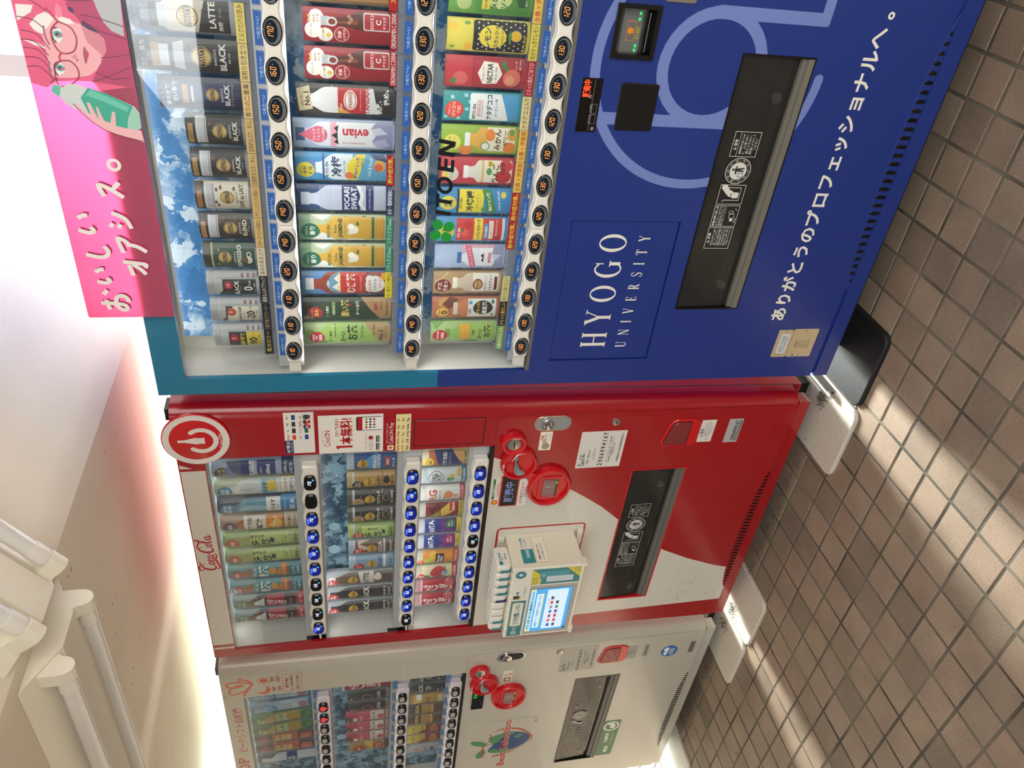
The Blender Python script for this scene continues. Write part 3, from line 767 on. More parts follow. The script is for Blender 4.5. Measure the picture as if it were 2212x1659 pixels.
# dark gasket under the lowest strip
MB().box(WX0, WX1, -.001, .012, WZ0 - .0005, STRZ[2] - .0195).build('window_gasket', M['bay'], blue)
K_ = '10161c'; zb_, zt_ = 1.1820, 1.2160
sl_ = lambda x, z: (x + (z - 1.199) * .16, z)
bar = lambda x0, z0, x1, z1, w_: ('l', [sl_(x0, z0), sl_(x1, z1)], w_, K_)
mk = [bar(.4625, zb_, .4625, zt_, .0085), bar(.4885, zb_, .4885, zt_, .0085), ('p', [sl_(.4735, zt_ - .0075), sl_(.5035, zt_ - .0075), sl_(.5035, zt_), sl_(.4735, zt_)], K_),
      ('l', [sl_(*q) for q in ell(.5240, 1.199, .0150, .0135, 40)] + [sl_(*ell(.5240, 1.199, .0150, .0135, 40)[0])], .0076, K_), bar(.5590, zb_, .5590, zt_, .0085)]
mk += [('p', [sl_(.556, z), sl_(.581, z), sl_(.581, z + .0066), sl_(.556, z + .0066)], K_) for z in (zb_, 1.1957, zt_ - .0066)]
mk += [bar(.5915, zb_, .5915, zt_, .0085), bar(.6155, zb_, .6155, zt_, .0085), ('p', [sl_(.5875, zt_), sl_(.5965, zt_), sl_(.6195, zb_), sl_(.6105, zb_)], K_)]
mk += clover(.4205, 1.1990, .0182, '1f9a3c') + [('l', [(.4205, 1.1990), (.432, 1.187)], .0012, '1f7a34')]
printed('window_lettering', mk, blue, .0024, label='black maker lettering and green clover on the window')

# name panel
np_ = MB().prism(rrect(NPX0 + .0015, NPZ0 + .0015, NPX1 - .0015, NPZ1 - .0015, .006), .0035, .012, ch=.001)
namep = np_.build('name_panel', M['blue'], blue)
MB().box(NPX0 - .001, NPX1 + .001, .010, .016, NPZ0 - .001, NPZ1 + .001).build('panel_backing', M['blue'], blue)
printed('name_lettering', serif('HYOGO', .2625, .8040, .0640, 'e8e6dc', .308) + serif('UNIVERSITY', .2615, .7300, .0272, 'e8e6dc', .308, .60), namep, .0034, label='white serif university name')

# ring emblem, slogan, rating plates
cx, cz = .7885, .6690; E_ = '6f83c2'
ring = [('l', ell(cx, cz, .2463, .2463, 70, 25, 268), .0205, E_), ('e', cx - .0085, cz - .2460, .0102, .0102, E_), ('o', cx, cz, .1180, .1180, .0240, E_), ('r', .6665, cz - .06, .6915, cz + .2245, E_), ('r', .8820, .4420, .9070, cz + .015, E_), ('rr', .8820, .4385, .936, .4610, .006, E_)]
printed('ring_emblem', ring, blue, 0, hole=(SX0, SX1, SZ0, SZ1), label='large pale blue ring emblem')
sl = 'ありがとうのプロフェッショナルへ。'; xs_ = [.2005 + i * .0445 for i in range(len(sl))]
items = [('t', '!' + c, x, .3190, .040, 'ece9dc') for c, x in zip(sl, xs_)]
printed('slogan_lettering', items, blue, 0, label='white handwritten thank-you slogan')
for z0, z1, x1, rows in ((.2560, .2990, .1520, 0), (.1830, .2545, .1545, 1)):
    pl = MB().prism(rrect(.0668, z0, x1, z1, .004, 3), -.0012, 0).build('rating_plate', M['brass'], blue, label='small riveted metal plate')
    it = []
    if not rows:
        it = [('r', .078, z0 + .006, x1 - .012, z1 - .010, 'c9ccd0'), ('t', '黒 酢 の 不 思 議', .108, z1 - .020, .0060, '2a2a2e', .05), ('t', '05-CV180 CHHC', .108, z1 - .028, .0045, '2a2a2e', .05)]
    else:
        it = [('f', .078, z0 + .008, x1 - .014, z1 - .008, .0005, '8a7a5a')] + [('l', [(.080, z0 + .014 + i * .009), (x1 - .016, z0 + .014 + i * .009)], .0004, '8a7a5a') for i in range(6)] + [('t', t, .108, z0 + .018 + i * .009, .0042, '4a4030', .052) for i, t in enumerate(('製造番号 0518', '定格電圧 100V', '周波数 60Hz', '屋内用 R-22', '自動販売機'))] + [('r', .070, z0 + .05, .0745, z0 + .0555, '2c5f9c')]
    printed('plate_print', it, pl, -.0012)
    for px, pz in ((.0735, (z0 + z1) / 2), (x1 - .006, (z0 + z1) / 2)): MB().disc(px, pz, [(.0026, -.0012), (.0022, -.0024), (.001, -.0028)], 12).build('rivet', M['metal'], pl, True)

# money and card units
MB().plate(.797, .897, .802, .891, -.006, .045, [(.806, .889, .811, .882)]).build('bill_slot_frame', M['black'], blue)
bi = MB(); bi.add([(.806, .040, .811), (.889, .040, .811), (.889, .012, .882), (.806, .012, .882)], [(0, 1, 2, 3)]); bi.box(.800, .894, .042, .045, .805, .888)
bslot = bi.build('bill_slot', M['bay'], blue)
bt = MB().box(.806, .889, .008, .0095, .832, .872).build('slot_cover', M['cover'], bslot)
MB().tube([(.812, -.004, .8235), (.884, -.004, .8235)], .0022, 8).box(.806, .889, -.003, .01, .828, .8315).build('slot_lip', M['black'], bslot)
AR = '*f09028'
printed('slot_arrow', [('f', .829, .845, .865, .862, .0009, 'e8862a'), ('p', [(.842, .848), (.842, .855), (.838, .855), (.847, .861), (.856, .855), (.852, .855), (.852, .848)], 'e8862a'), ('f', .828, .8345, .858, .8435, .0006, '8f8a2a'), ('t', '¥1000', .843, .839, .0062, 'b9c83a', .027)] + [('r', x, .8375, x + .0055, .8415, '*22e860') for x in (.809, .8175, .866, .8765)], bslot, .0078)
dp = MB().box(.6505, .7572, -.0035, 0, .8955, .9380).build('price_display', M['blackgloss'], blue)
printed('display_print', [('t', '!販売中', .7370, .9270, .0150, '*ff4420', .034), ('t', '円', .7215, .9165, .006, 'c9c9c9'), ('l', [(.6525, .9115), (.755, .9115)], .0006, '8a8a8a'), ('f', .667, .9000, .686, .9100, .0005, '9a9a9a'), ('f', .688, .9000, .707, .9100, .0005, '9a9a9a'), ('t', 'おつりは', .6765, .9125, .0042, 'a8a8a8'), ('t', 'つり銭切', .6975, .9125, .0042, 'a8a8a8'), ('e', .6575, .9030, .004, .004, '77797b')], dp, -.0035)
MB().prism(rrect(.6560, .7738, .7515, .8552, .004), -.0035, 0, ch=.0015).build('card_reader', M['black'], blue)
cr = MB().prism(rrect(.905, .735, .955, .800, .006), -.003, 0, ch=.001); cr.build('coin_plate', M['metal'], blue)

# dispensing slot with a smoked flap
bay = MB(); bay.plate(SX0, SX1, SZ0, SZ1, .150, .155); bay.box(SX0 - .004, SX0, .02, .155, SZ0, SZ1); bay.box(SX1, SX1 + .004, .02, .155, SZ0, SZ1); bay.box(SX0, SX1, .02, .155, SZ1, SZ1 + .004); bay.box(SX0, SX1, .02, .155, SZ0 - .004, SZ0)
slot = bay.build('dispensing_bay', M['bay'], blue)
MB().plate(SX0, SX1, SZ0, SZ1, -.0015, .02, [(SX0 + .004, SX1 - .004, SZ0 + .004, SZ1 - .004)]).build('slot_frame', M['black'], blue)
fl = MB().xprism([(.006, SZ1 - .006), (.010, SZ0 + .045), (.016, SZ0 + .030), (.013, SZ0 + .028), (.007, SZ0 + .044), (.003, SZ1 - .006)], SX0 + .005, SX1 - .005).build('flap', M['smoke'], blue, label='smoked clear flap')
MB().box(SX0 + .004, SX1 - .004, -.002, .012, SZ0 + .004, SZ0 + .018).box(SX0 + .004, SX1 - .004, .004, .016, SZ0 + .018, SZ0 + .028).build('flap_sill', M['sill'], slot)
MB().box(SX0 + .02, SX1 - .02, .012, .020, .5000, .5120).build('push_bar', M['black'], slot)
for px in (.287, .737): MB().disc(px, .505, [(.0125, .010), (.0115, .000), (.006, -.002), (.005, .0), (.002, .001)], 20).build('flap_knob', M['case'], fl, True)
def notices(u0, z1, sc_, dx=0, y=0, parent=None, dim='d9d8d2', order=0):
    """white line notices printed on a flap; u0 = left edge, z1 = top"""
    h = .0625 * sc_; L = dim; it = []
    X_ = lambda a: u0 + a * sc_; Z_ = lambda b: z1 - h + b * sc_
    def boxed(a, b): it.append(('f', X_(a), Z_(0), X_(b), Z_(.0625), .0011 * sc_, L))
    boxed(0, .0545); it.append(('t', '!△ 注意', X_(.027), Z_(.056), .0075 * sc_, L, .03 * sc_))
    for i, t in enumerate(('商品は1本ずつに取り', '出してください。', '特にびん商品の場合', '割物の破片により、', '手の切れがあります', '取出口より奥へ手を', '入れないでください')): it.append(('t', t, X_(.030), Z_(.0465 - i * .0064), .0052 * sc_, L, .043 * sc_))
    boxed(.057, .1090); it.append(('t', '!商品の取り出し方', X_(.083), Z_(.0555), .0062 * sc_, L, .047 * sc_))
    for i, t in enumerate(('たてになって出てきた', '商品は左右にずらして', '取り出してください')): it.append(('t', t, X_(.083), Z_(.0475 - i * .0062), .0052 * sc_, L, .047 * sc_))
    it += [('l', [(X_(.066), Z_(.006)), (X_(.079), Z_(.004))], .0012 * sc_, L), ('o', X_(.083), Z_(.015), .007 * sc_, .007 * sc_, .001 * sc_, L), ('o', X_(.092), Z_(.018), .0045 * sc_, .006 * sc_, .001 * sc_, L), ('rr', X_(.070), Z_(.010), X_(.078), Z_(.018), .002 * sc_, L), ('l', [(X_(.097), Z_(.006)), (X_(.102), Z_(.010))], .0012 * sc_, L)]
    boxed(.112, .159); it += [('l', [(X_(.118), Z_(.050)), (X_(.122), Z_(.046)), (X_(.122), Z_(.010)), (X_(.152), Z_(.010)), (X_(.152), Z_(.048))], .0015 * sc_, L), ('p', [(X_(a), Z_(b)) for a, b in ((.158, .058), (.150, .058), (.138, .046), (.130, .036), (.131, .030), (.138, .034), (.136, .024), (.144, .030), (.147, .038), (.158, .046))], L), ('rr', X_(.127), Z_(.013), X_(.141), Z_(.030), .003 * sc_, L)]
    cx_, cz_ = X_(.191), Z_(.031); it += [('e', cx_, cz_, .0305 * sc_, .0305 * sc_, L), ('o', cx_, cz_, .029 * sc_, .029 * sc_, .009 * sc_, '3a3c3c')]
    for i, ch in enumerate('あきかんは'): it.append(('t', ch, cx_ + .0245 * sc_ * math.cos(math.radians(160 - i * 35)), cz_ + .0245 * sc_ * math.sin(math.radians(160 - i * 35)), .0062 * sc_, L, 0, 70 - i * 35))
    for i, ch in enumerate('リサイクル'): it.append(('t', ch, cx_ + .0245 * sc_ * math.cos(math.radians(200 + i * 35)), cz_ + .0245 * sc_ * math.sin(math.radians(200 + i * 35)), .0062 * sc_, L, 0, -70 + i * 35))
    K = '303232'
    it += [('e', cx_ + .003 * sc_, cz_ + .0125 * sc_, .0028 * sc_, .0028 * sc_, K), ('p', [(cx_ + a * sc_, cz_ + b * sc_) for a, b in ((-.008, .006), (.004, .009), (.012, .006), (.010, .003), (.006, .004), (.008, -.014), (.005, -.014), (.003, -.004), (.001, -.014), (-.002, -.014), (-.001, .003), (-.007, .003))], K), ('f', cx_ - .014 * sc_, cz_ - .013 * sc_, cx_ - .004 * sc_, cz_ - .001 * sc_, .0012 * sc_, K)]
    it += [('f', X_(.2235), Z_(0), X_(.2795), Z_(.0625), .0011 * sc_, L), ('l', [(X_(.2235), Z_(.0475)), (X_(.2795), Z_(.0475))], .0008 * sc_, L), ('t', '!△ 警告', X_(.250), Z_(.0545), .0070 * sc_, L, .03 * sc_)]
    for i, t in enumerate(('転倒事故を防ぐため', 'に、上に乗らない、', '揺さぶらない、', '取付強いようにして', 'ください')): it.append(('t', t, X_(.252), Z_(.040 - i * .0082), .0062 * sc_, L, .044 * sc_))
    return it
printed('flap_notices', notices(.3840, .5772, 1.0), fl, .0025)

# pink translucent sign standing on the top edge of the door
SGX0, SGX1, SGZ0, SGZ1 = .2205, 1.02, 1.7635, 1.9315
sign = thing('advertising_sign', 'pink translucent acrylic sign on top of the blue machine', 'sign', (.62, -.012, 1.7635))
MB().prism(rrect(SGX0, SGZ0, SGX1, SGZ1, .004, 3), -.0140, -.0110, 'ee86a8').build('acrylic_sheet', M['sheet'], sign)
for px in (.30, .62, .94): MB().box(px - .012, px + .012, -.0109, -.0002, 1.790, 1.806).build('standoff', M['rail'], sign)
Wh = 'f4f2ee'; it = []
def brush(pts, wd=.0075, col=Wh): it.append(('l', crv(pts, 5), wd, col))
SH = 'b32663'
def hand(strokes, wd=.0082):
    for p in strokes: it.append(('l', crv([(a + .0035, b - .0035) for a, b in p], 5), wd, SH))
    for p in strokes: it.append(('l', crv(p, 5), wd, Wh))
hand([[(.240, 1.886), (.252, 1.889), (.263, 1.890)], [(.256, 1.901), (.254, 1.872), (.250, 1.856), (.241, 1.853), (.239, 1.862), (.250, 1.872), (.268, 1.869), (.273, 1.858), (.266, 1.849), (.257, 1.848)], [(.276, 1.893), (.286, 1.884)]])
hand([[(.307, 1.899), (.303, 1.884), (.308, 1.875), (.314, 1.880)], [(.328, 1.899), (.334, 1.889), (.334, 1.882)]])
hand([[(.368, 1.908), (.362, 1.886), (.364, 1.872), (.374, 1.866), (.386, 1.872)]])
hand([[(.421, 1.911), (.415, 1.894), (.419, 1.884), (.427, 1.889)], [(.446, 1.908), (.452, 1.897), (.451, 1.890)]])
hand([[(.320, 1.828), (.345, 1.833)], [(.352, 1.843), (.348, 1.815), (.345, 1.801), (.338, 1.804)], [(.346, 1.826), (.334, 1.812), (.323, 1.804)]])
hand([[(.372, 1.838), (.396, 1.844), (.404, 1.843), (.398, 1.832), (.391, 1.826)], [(.390, 1.830), (.386, 1.812), (.374, 1.795)]])
hand([[(.428, 1.853), (.436, 1.847)], [(.426, 1.838), (.434, 1.833)], [(.425, 1.815), (.446, 1.824), (.458, 1.846)]])
hand([[(.492, 1.852), (.514, 1.859), (.508, 1.842), (.490, 1.818)], [(.505, 1.836), (.520, 1.822)]])
it.append(('o', .5545, 1.8245, .0125, .0125, .006, Wh))
# illustration: a woman in round glasses with long pink hair, a green bottle in her hand
k = lambda pts: [(a / 1000, b / 1000) for a, b in pts]
HA, HD, SK, SKD, LN, WT, NV = 'e8648c', 'b8456f', 'f2b4bd', 'd98a9c', '7a3556', 'f1efec', '4a3b63'
def P(pts, c): it.append(('p', k(pts), c))
def L(pts, w_=1.6, c=LN): it.append(('l', crv(k(pts), 4), w_ / 1000, c))
P([(699, 1931), (692, 1908), (703, 1891), (706, 1861), (706, 1833), (691, 1818), (699, 1773), (690, 1764), (930, 1764), (930, 1930)], HA)
P([(800, 1831), (768, 1804), (740, 1812), (706, 1833), (699, 1773), (690, 1764), (841, 1764), (860, 1790), (850, 1835), (830, 1850)], HD)
P([(838, 1806), (824, 1803), (806, 1797), (792, 1787), (784, 1768), (841, 1764), (880, 1764), (885, 1800)], 'b9bdc4')
P([(812, 1877), (806, 1862), (800, 1833), (772, 1820), (751, 1809), (739, 1812), (724, 1824), (716, 1835), (711, 1860), (709, 1886), (713, 1895), (744, 1896), (772, 1896), (790, 1896)], SK)
P([(800, 1833), (772, 1829), (751, 1809), (739, 1813), (760, 1800), (778, 1800), (800, 1820)], SKD)
P([(825, 1926), (825, 1900), (814, 1905), (799, 1929), (808, 1928)], WT); P([(810, 1897), (817, 1881), (806, 1872), (780, 1896), (785, 1906), (795, 1912)], WT); P([(812, 1869), (807, 1848), (801, 1842), (797, 1857), (804, 1866)], WT)
P([(770, 1928), (766, 1905), (756, 1893), (762, 1912)], WT); P([(848, 1925), (842, 1890), (832, 1900), (836, 1926)], WT)
P([(831, 1864), (824, 1858), (811, 1858), (807, 1866), (818, 1869)], 'f08ba8'); P([(826, 1849), (825, 1840), (816, 1839), (818, 1846)], NV); P([(800, 1833), (792, 1822), (786, 1806), (796, 1814), (806, 1828)], NV)
for q_ in ([(757, 1930), (754, 1907), (734, 1894)], [(726, 1932), (726, 1910), (705, 1893)], [(785, 1927), (779, 1904), (756, 1889)], [(706, 1831), (718, 1800), (734, 1767)], [(747, 1812), (750, 1789), (755, 1764)], [(802, 1831), (791, 1806), (780, 1765)], [(742, 1930), (740, 1908), (720, 1893)], [(770, 1930), (768, 1910), (746, 1893)], [(806, 1928), (802, 1905), (788, 1890)], [(840, 1920), (828, 1895), (814, 1880)], [(700, 1900), (706, 1893), (709, 1886)], [(722, 1824), (712, 1800), (716, 1770)], [(815, 1830), (810, 1800), (800, 1766)], [(845, 1880), (836, 1850), (838, 1810)]): L(q_, 1.3)
P([(786, 1878), (792, 1871), (788, 1864), (774, 1866), (767, 1872), (773, 1879)], WT); P([(727, 1885), (736, 1878), (731, 1872), (719, 1874), (713, 1883), (717, 1888)], WT)
it += [('e', .7815, 1.8715, .0058, .0068, '54b0a8'), ('e', .7265, 1.8790, .0055, .0066, '54b0a8'), ('e', .7815, 1.8720, .0026, .0034, NV), ('e', .7265, 1.8795, .0025, .0033, NV), ('e', .7800, 1.8690, .0022, .0026, 'e05a86'), ('e', .7250, 1.8765, .0022, .0026, 'e05a86')]
L([(792, 1871), (790, 1879), (779, 1882), (768, 1877)], 2.2, NV); L([(737, 1877), (733, 1886), (722, 1889), (713, 1885)], 2.2, NV)
L([(794, 1891), (778, 1892), (764, 1888)], 2.4, 'b06a80'); L([(735, 1894), (722, 1898), (710, 1894)], 2.2, 'b06a80')
L([(802, 1867), (794, 1850), (777, 1844), (758, 1850), (751, 1863), (754, 1875), (771, 1882), (790, 1879), (802, 1867)], 2.0, 'a8324f'); L([(738, 1878), (739, 1862), (729, 1853), (715, 1852), (703, 1862), (696, 1878), (697, 1888), (713, 1890), (728, 1887), (738, 1878)], 2.0, 'a8324f')
L([(752, 1872), (745, 1877), (738, 1876)], 2.6, 'd0384f'); L([(802, 1867), (812, 1875), (822, 1882)], 3, 'd0384f')
P([(746, 1858), (752, 1850), (741, 1850)], 'e58fa4'); L([(743, 1849), (739, 1850)], 1.4); P([(762, 1834), (753, 1829), (737, 1836), (748, 1838)], 'c4506e'); L([(764, 1834), (752, 1837), (736, 1837)], 1.2)
P([(686, 1902), (698, 1896), (697, 1887), (694, 1882), (701, 1871), (699, 1855), (694, 1841), (687, 1815), (666, 1771), (654, 1764), (628, 1765), (619, 1774), (623, 1788), (634, 1825), (648, 1850), (658, 1871), (667, 1884), (677, 1889), (679, 1896)], 'cfd9d8')
P([(686, 1902), (698, 1896), (695, 1885), (676, 1891)], '63c3ac'); P([(695, 1842), (687, 1815), (666, 1773), (645, 1784), (624, 1789), (635, 1825), (650, 1849), (677, 1857)], '3fae97'); P([(692, 1838), (682, 1815), (664, 1780), (655, 1784), (672, 1820), (682, 1848)], '6cc9b4'); P([(665, 1773), (654, 1764), (628, 1765), (619, 1774), (625, 1788), (645, 1783)], '9ed2c2')
P([(666, 1871), (666, 1865), (642, 1845), (669, 1849), (669, 1844), (638, 1834), (663, 1835), (661, 1832), (638, 1826), (634, 1816), (654, 1810), (655, 1805), (642, 1806), (628, 1808), (622, 1766), (600, 1764), (614, 1809), (621, 1827), (640, 1851)], 'f0bcc4')
L([(666, 1871), (640, 1851), (621, 1827), (612, 1805), (602, 1766)], 1.4)
printed('sign_print', it, sign, -.0140, mat='print')
# ---------------------------------------------------------------- sample drinks in the blue machine
def logo_disc(z, r, c1='d9ba78', c0='1d1a18', word="TULLY'S"):
    return [('e', 0, z, r, r, c1), ('o', 0, z, r * .95, r * .95, r * .08, c0)] + [('r', -r * .62 + i * r * .3, z - r * .62, -r * .5 + i * r * .3, z + r * .62, 'b98f4a') for i in range(5)] + [('r', -r * .9, z - r * .28, r * .9, z + r * .28, c0), ('t', '!' + word, 0, z, r * .38, c1, r * 1.6)]
def coffee_can(body, fg, title, lid='b48f52', sub='', neck='c9ccd3', beans=None, dark='201d1c'):
    o = [('r', -30, 92, 30, 110, dark), ('r', -26, 97, 14, 106, lid), ('t', "BARISTA'S", -8, 101.5, 3.6, dark), ('r', -26, 72, 26, 92, neck), ('r', -26, 74, 26, 76, '8f929a'), ('r', -26, 88, 26, 90, 'e3e4e8'), ('r', -30, 0, 30, 72, body), ('r', -30, 0, 30, 6, '9b9c9d')]
    o += logo_disc(48, 14) + [('t', "BARISTA'S", 0, 29.5, 4, fg), ('t', '!' + title, 0, 20, 8.5, fg, 52)]
    if sub: o.append(('t', sub, 0, 11.5, 3.6, fg, 44))
    for bx, bz in (beans or ()): o.append(('e', bx, bz, 4, 2.6, '6e3b2c'))
    return o
def ribbed(panel, items, top=None):
    return [('r', -30, 0, 30, 110, 'b9bcbf')] + [('r', -30, 96 - 0 + i * 2.6, 30, 97 + i * 2.6, '85888c') for i in range(5)] + [('r', 14 + i * 3.2, 6, 15 + i * 3.2, 92, '9a9da1') for i in range(5)] + [('r', -30, 8, 14, 78, panel)] + [('p', [(-30, 78), (14, 78), (14, 62), (-6, 74), (-30, 90)], top or panel)] + items + [('e', 22, 12 + i * 12, 4.2, 3.0, '7a2f33') for i in range(3)]
G1 = 'coffee samples, top row of the blue machine'
TG = ('e0c486', '2a2420', '141414')
r1 = [
 ('ribbed can with a yellow and black panel reading 90, first of the top row', 110, ribbed('e6c832', [('r', -30, 40, 14, 78, '1d1c1a'), ('e', -2, 66, 10, 10, 'b51f2c'), ('t', '!2', -2, 68, 7, 'ffffff'), ('t', '!劇的微糖', -8, 49, 9, 'e8d24a', 40), ('t', '!90', -12, 25, 17, '191919'), ('t', '%カット', 6, 25, 5.5, '191919', 16), ('t', 'コーヒー 185g', -8, 12, 4.5, '191919', 40)], 'c8a436'), 'b9bcbf', ('15171a', '低カロリー', 'e8d458')),
 ('grey ribbed can with a cream panel reading minus 20 percent, second of the top row', 110, ribbed('e6e0cf', [('p', [(-30, 78), (14, 78), (14, 62), (-6, 74), (-30, 90)], '3a302a'), ('e', 0, 66, 10, 10, 'c8502e'), ('t', '!2', 0, 68, 7, 'ffffff'), ('t', '!Café au Lait', -8, 49, 7, '4c3226', 42), ('t', 'カフェオレ', -8, 40, 4, '4c3226'), ('t', '!-20', -11, 25, 17, '3a2a20', 28), ('t', '%使用', 8, 25, 5, '3a2a20', 12), ('t', 'コーヒー飲料', -8, 12, 4.5, '4c3226', 40)]), 'b9bcbf', ('15171a', '1缶であとクリーミー', 'd8b08a')),
 ('grey ribbed can with a black panel and a big zero, third of the top row', 110, ribbed('1c1c1e', [('e', 0, 66, 10, 10, 'b51f2c'), ('t', '!1.5', 0, 67, 6, 'ffffff', 15), ('t', '!BLACK', -8, 49, 9, 'f0f0ee', 42), ('t', 'ブラック', -8, 40, 4, 'd0d0d0'), ('t', '!0', -8, 25, 18, 'f4f4f2'), ('t', 'kcal', 6, 22, 5, 'f0f0f0'), ('t', 'コーヒー飲料', -8, 11.5, 4.5, 'e0e0e0', 40)]), 'b9bcbf', ('15171a', '頑張る人のブラック', 'e8e4da')),
 ('dark green espresso can with a coffee cup, fourth of the top row', 110, [('r', -30, 96, 30, 110, '1a1c1a'), ('r', -30, 0, 30, 94, '1f4a38'), ('r', -30, 90, 30, 94, 'b9a86a'), ('r', -30, 0, 30, 5, '8d9290')] + logo_disc(66, 14) + [('t', "BARISTA'S", 0, 46, 4, 'e8e6dc'), ('t', '!ESPRESSO', 0, 37, 8.5, 'f0eee6', 52), ('t', 'エスプレッソ', 0, 29, 3.4, 'e0ddd0'), ('e', -6, 18, 10, 8, 'efece2'), ('e', -6, 23, 9, 4, '8a5a34'), ('o', 7, 17, 6, 5, 2, 'efece2'), ('e', 16, 78, 3, 2, 'b98f6a'), ('e', -17, 80, 3, 2, 'b98f6a')], '1f4a38', ('e6dcc0', '深みのあるコク', '2a2420')),
 ('dark brown blend coffee can, fifth of the top row', 110, coffee_can('3a2c26', 'efe6d6', 'BLEND', 'c08a5a', 'コーヒー', beans=[(14, 68), (20, 62), (18, 38)]), '3a2c26', ('e0bb78', 'ビターコーヒーの味わい', '3a2418')),
 ('cream cafe au lait can with coffee beans, sixth of the top row', 110, coffee_can('e6dfcc', '3a2a20', 'CAFÉ au LAIT', 'b07a44', 'カフェオレ', 'bfc2c8', [(-18, 66), (-10, 70), (16, 68), (20, 60), (18, 34)], '2c241e'), 'e6dfcc', ('e0bb78', 'やさしいミルクの味わい', '3a2418')),
 ('black coffee can with a silver neck, left of two, top row', 110, coffee_can('262625', 'f0efe9', 'BLACK', 'b48f52', 'ブラック', beans=[(14, 66), (-18, 26)]), '262625', ('d8b878', '圧倒的なコク、キレ。', '2a2018')),
 ('black coffee can with a silver neck, right of two, top row', 110, coffee_can('262625', 'f0efe9', 'BLACK', 'b48f52', 'ブラック', beans=[(14, 66), (-18, 26)]), '262625', ('d8b878', '圧倒的なコク、キレ。', '2a2018')),
 ('navy bottle can card with blue leaf pattern and gold cap in the top row', 150, [('r', -30, 0, 30, 150, '1b2547')] + [('l', crv([(-28 + i * 9, 148), (-20 + i * 8, 128), (-6 + i * 7, 112)], 4), 2.2, '3566a8') for i in range(5)] + [('l', [(-24 + i * 12, 146 - i), (-14 + i * 12, 138 - i)], 1.6, '3566a8') for i in range(4)] + [('t', '華やかで', -3, 133, 9, 'f0f0ea', 46), ('t', '甘い香り', 3, 121, 9, 'f0f0ea', 46)] + bottle(0, 3, 108, 44, '232e58', 'b48a48', .62, .10, .06, 17) + [('r', -15, 88, 15, 92, 'c9ccd2'), ('l', [(-18, 76), (-4, 66)], 1.6, '3566a8'), ('l', [(18, 76), (6, 66)], 1.6, '3566a8')] + logo_disc(54, 12) + [('t', "BARISTA'S", 0, 37, 4, 'e8e6dc'), ('t', '!BLACK', 0, 28, 9, 'f2f0ea', 46), ('t', 'キリマンジャロ', 0, 18, 5.5, 'd8b878', 44)], '1b2547', ('e8c888', '香りの二重奏', '2a2018')),
 ('tall dark bottle can card reading black, next to last of the top row', 180, [('r', -30, 0, 30, 180, '2a2b2d'), ('t', 'コク・香り', 0, 166, 9, 'd8d8d4', 46)] + bottle(0, 4, 152, 52, '232323', 'a98450', .66, .09, .06, 21) + [('r', -19, 122, 19, 138, 'c5c8cf'), ('p', [(-26, 96), (26, 96), (22, 114), (-22, 114)], 'aeb2b8')] + logo_disc(66, 18) + [('t', "BARISTA'S", 0, 42, 4.5, 'e8e6dc'), ('t', '!BLACK', 0, 29, 11, 'f2f0ea', 48), ('t', '無糖 100%', 0, 17, 4, 'd8d8d8'), ('e', 18, 94, 4, 2.6, '8a6a44')], '2a2b2d', ('e8d08a', '深煎り引き立つ', '2a2018')),
 ('tall milky latte bottle can card, last in view of the top row', 180, [('r', -30, 0, 30, 180, '70788e'), ('t', 'ほんのり', -2, 168, 8, 'b8c0d0', 40), ('t', 'ミルク', 4, 157, 8, 'b8c0d0')] + bottle(0, 4, 146, 54, 'd8cfc2', '39383a', .66, .09, .06, 21) + [('r', -19, 118, 19, 132, 'c5c8cf'), ('p', [(-27, 6), (27, 6), (27, 52), (-27, 66)], '3a3432')] + logo_disc(82, 19) + [('t', "BARISTA'S", 0, 56, 4.5, '3a2c26'), ('t', '!LATTE', 4, 40, 11, 'f2f0ea', 46), ('t', '無糖', -14, 26, 8, 'f2f0ea'), ('t', 'コーヒー', 10, 26, 4, 'e8e8e4'), ('r', -30, 0, 30, 10, 'a8a9ac')], '70788e', ('e8d470', 'ミルクだけの甘み', '2a2018')),
]
for k, (lab, H, items, bgc, tg) in enumerate(r1):
    sample(lab, XK[k], ROWZ[0], H, items, bgc, bulge=14 if k < 8 else 10, tagc=tg + (17, -10), group=G1)
G2 = 'drink samples, middle row of the blue machine'
def jasmine(): return [('r', -30, 0, 30, 200, 'b9c8a4'), ('p', [(-30, 120), (-8, 150), (-30, 175)], 'eef0ec'), ('p', [(-30, 60), (-12, 72), (-30, 100)], 'f2f3ee'), ('p', [(30, 130), (18, 150), (30, 178)], 'e8ecdf'), ('e', 22, 100, 5, 8, '3c7a44'), ('e', 24, 62, 4, 6, '3c7a44'), ('r', -30, 176, 30, 200, '86b08e')] + bottle(0, 18, 176, 52, 'd9aa3c', 'd8b45a', .34, .20, .1) + [('r', -26, 92, 26, 130, 'dcb450'), ('e', -6, 176, 18, 20, '1d6a4e'), ('t', 'はなやぐ', -6, 184, 5.5, 'dce8d8', 30), ('t', '!香り', -6, 172, 11, 'f2f5ee', 28), ('t', '!ITO EN', -4, 138, 6, '3c5a30', 24)] + clover(-20, 138, 2.6, '2f7a3a') + [('t', 'Relax', 0, 124, 6.5, '3c4a2a'), ('t', '!JASMINE', 0, 113, 8.5, '3a4426', 48), ('t', 'ジャスミンティー', 0, 103, 4, '4a5030'), ('e', -2, 84, 10, 10, 'f6f4ea'), ('e', 5, 90, 7, 7, 'fdfbf4'), ('e', -8, 91, 6, 6, 'efece0'), ('e', 12, 76, 5, 3, '3c7a44'), ('r', -26, 40, 26, 46, '2f6a44')] + [('r', -24, 20 + i * 5, 24, 21.5 + i * 5, 'c08a2a') for i in range(4)]
TR = ('b3161d', '熱中症対策。', 'f2dc4a', 16, 8)
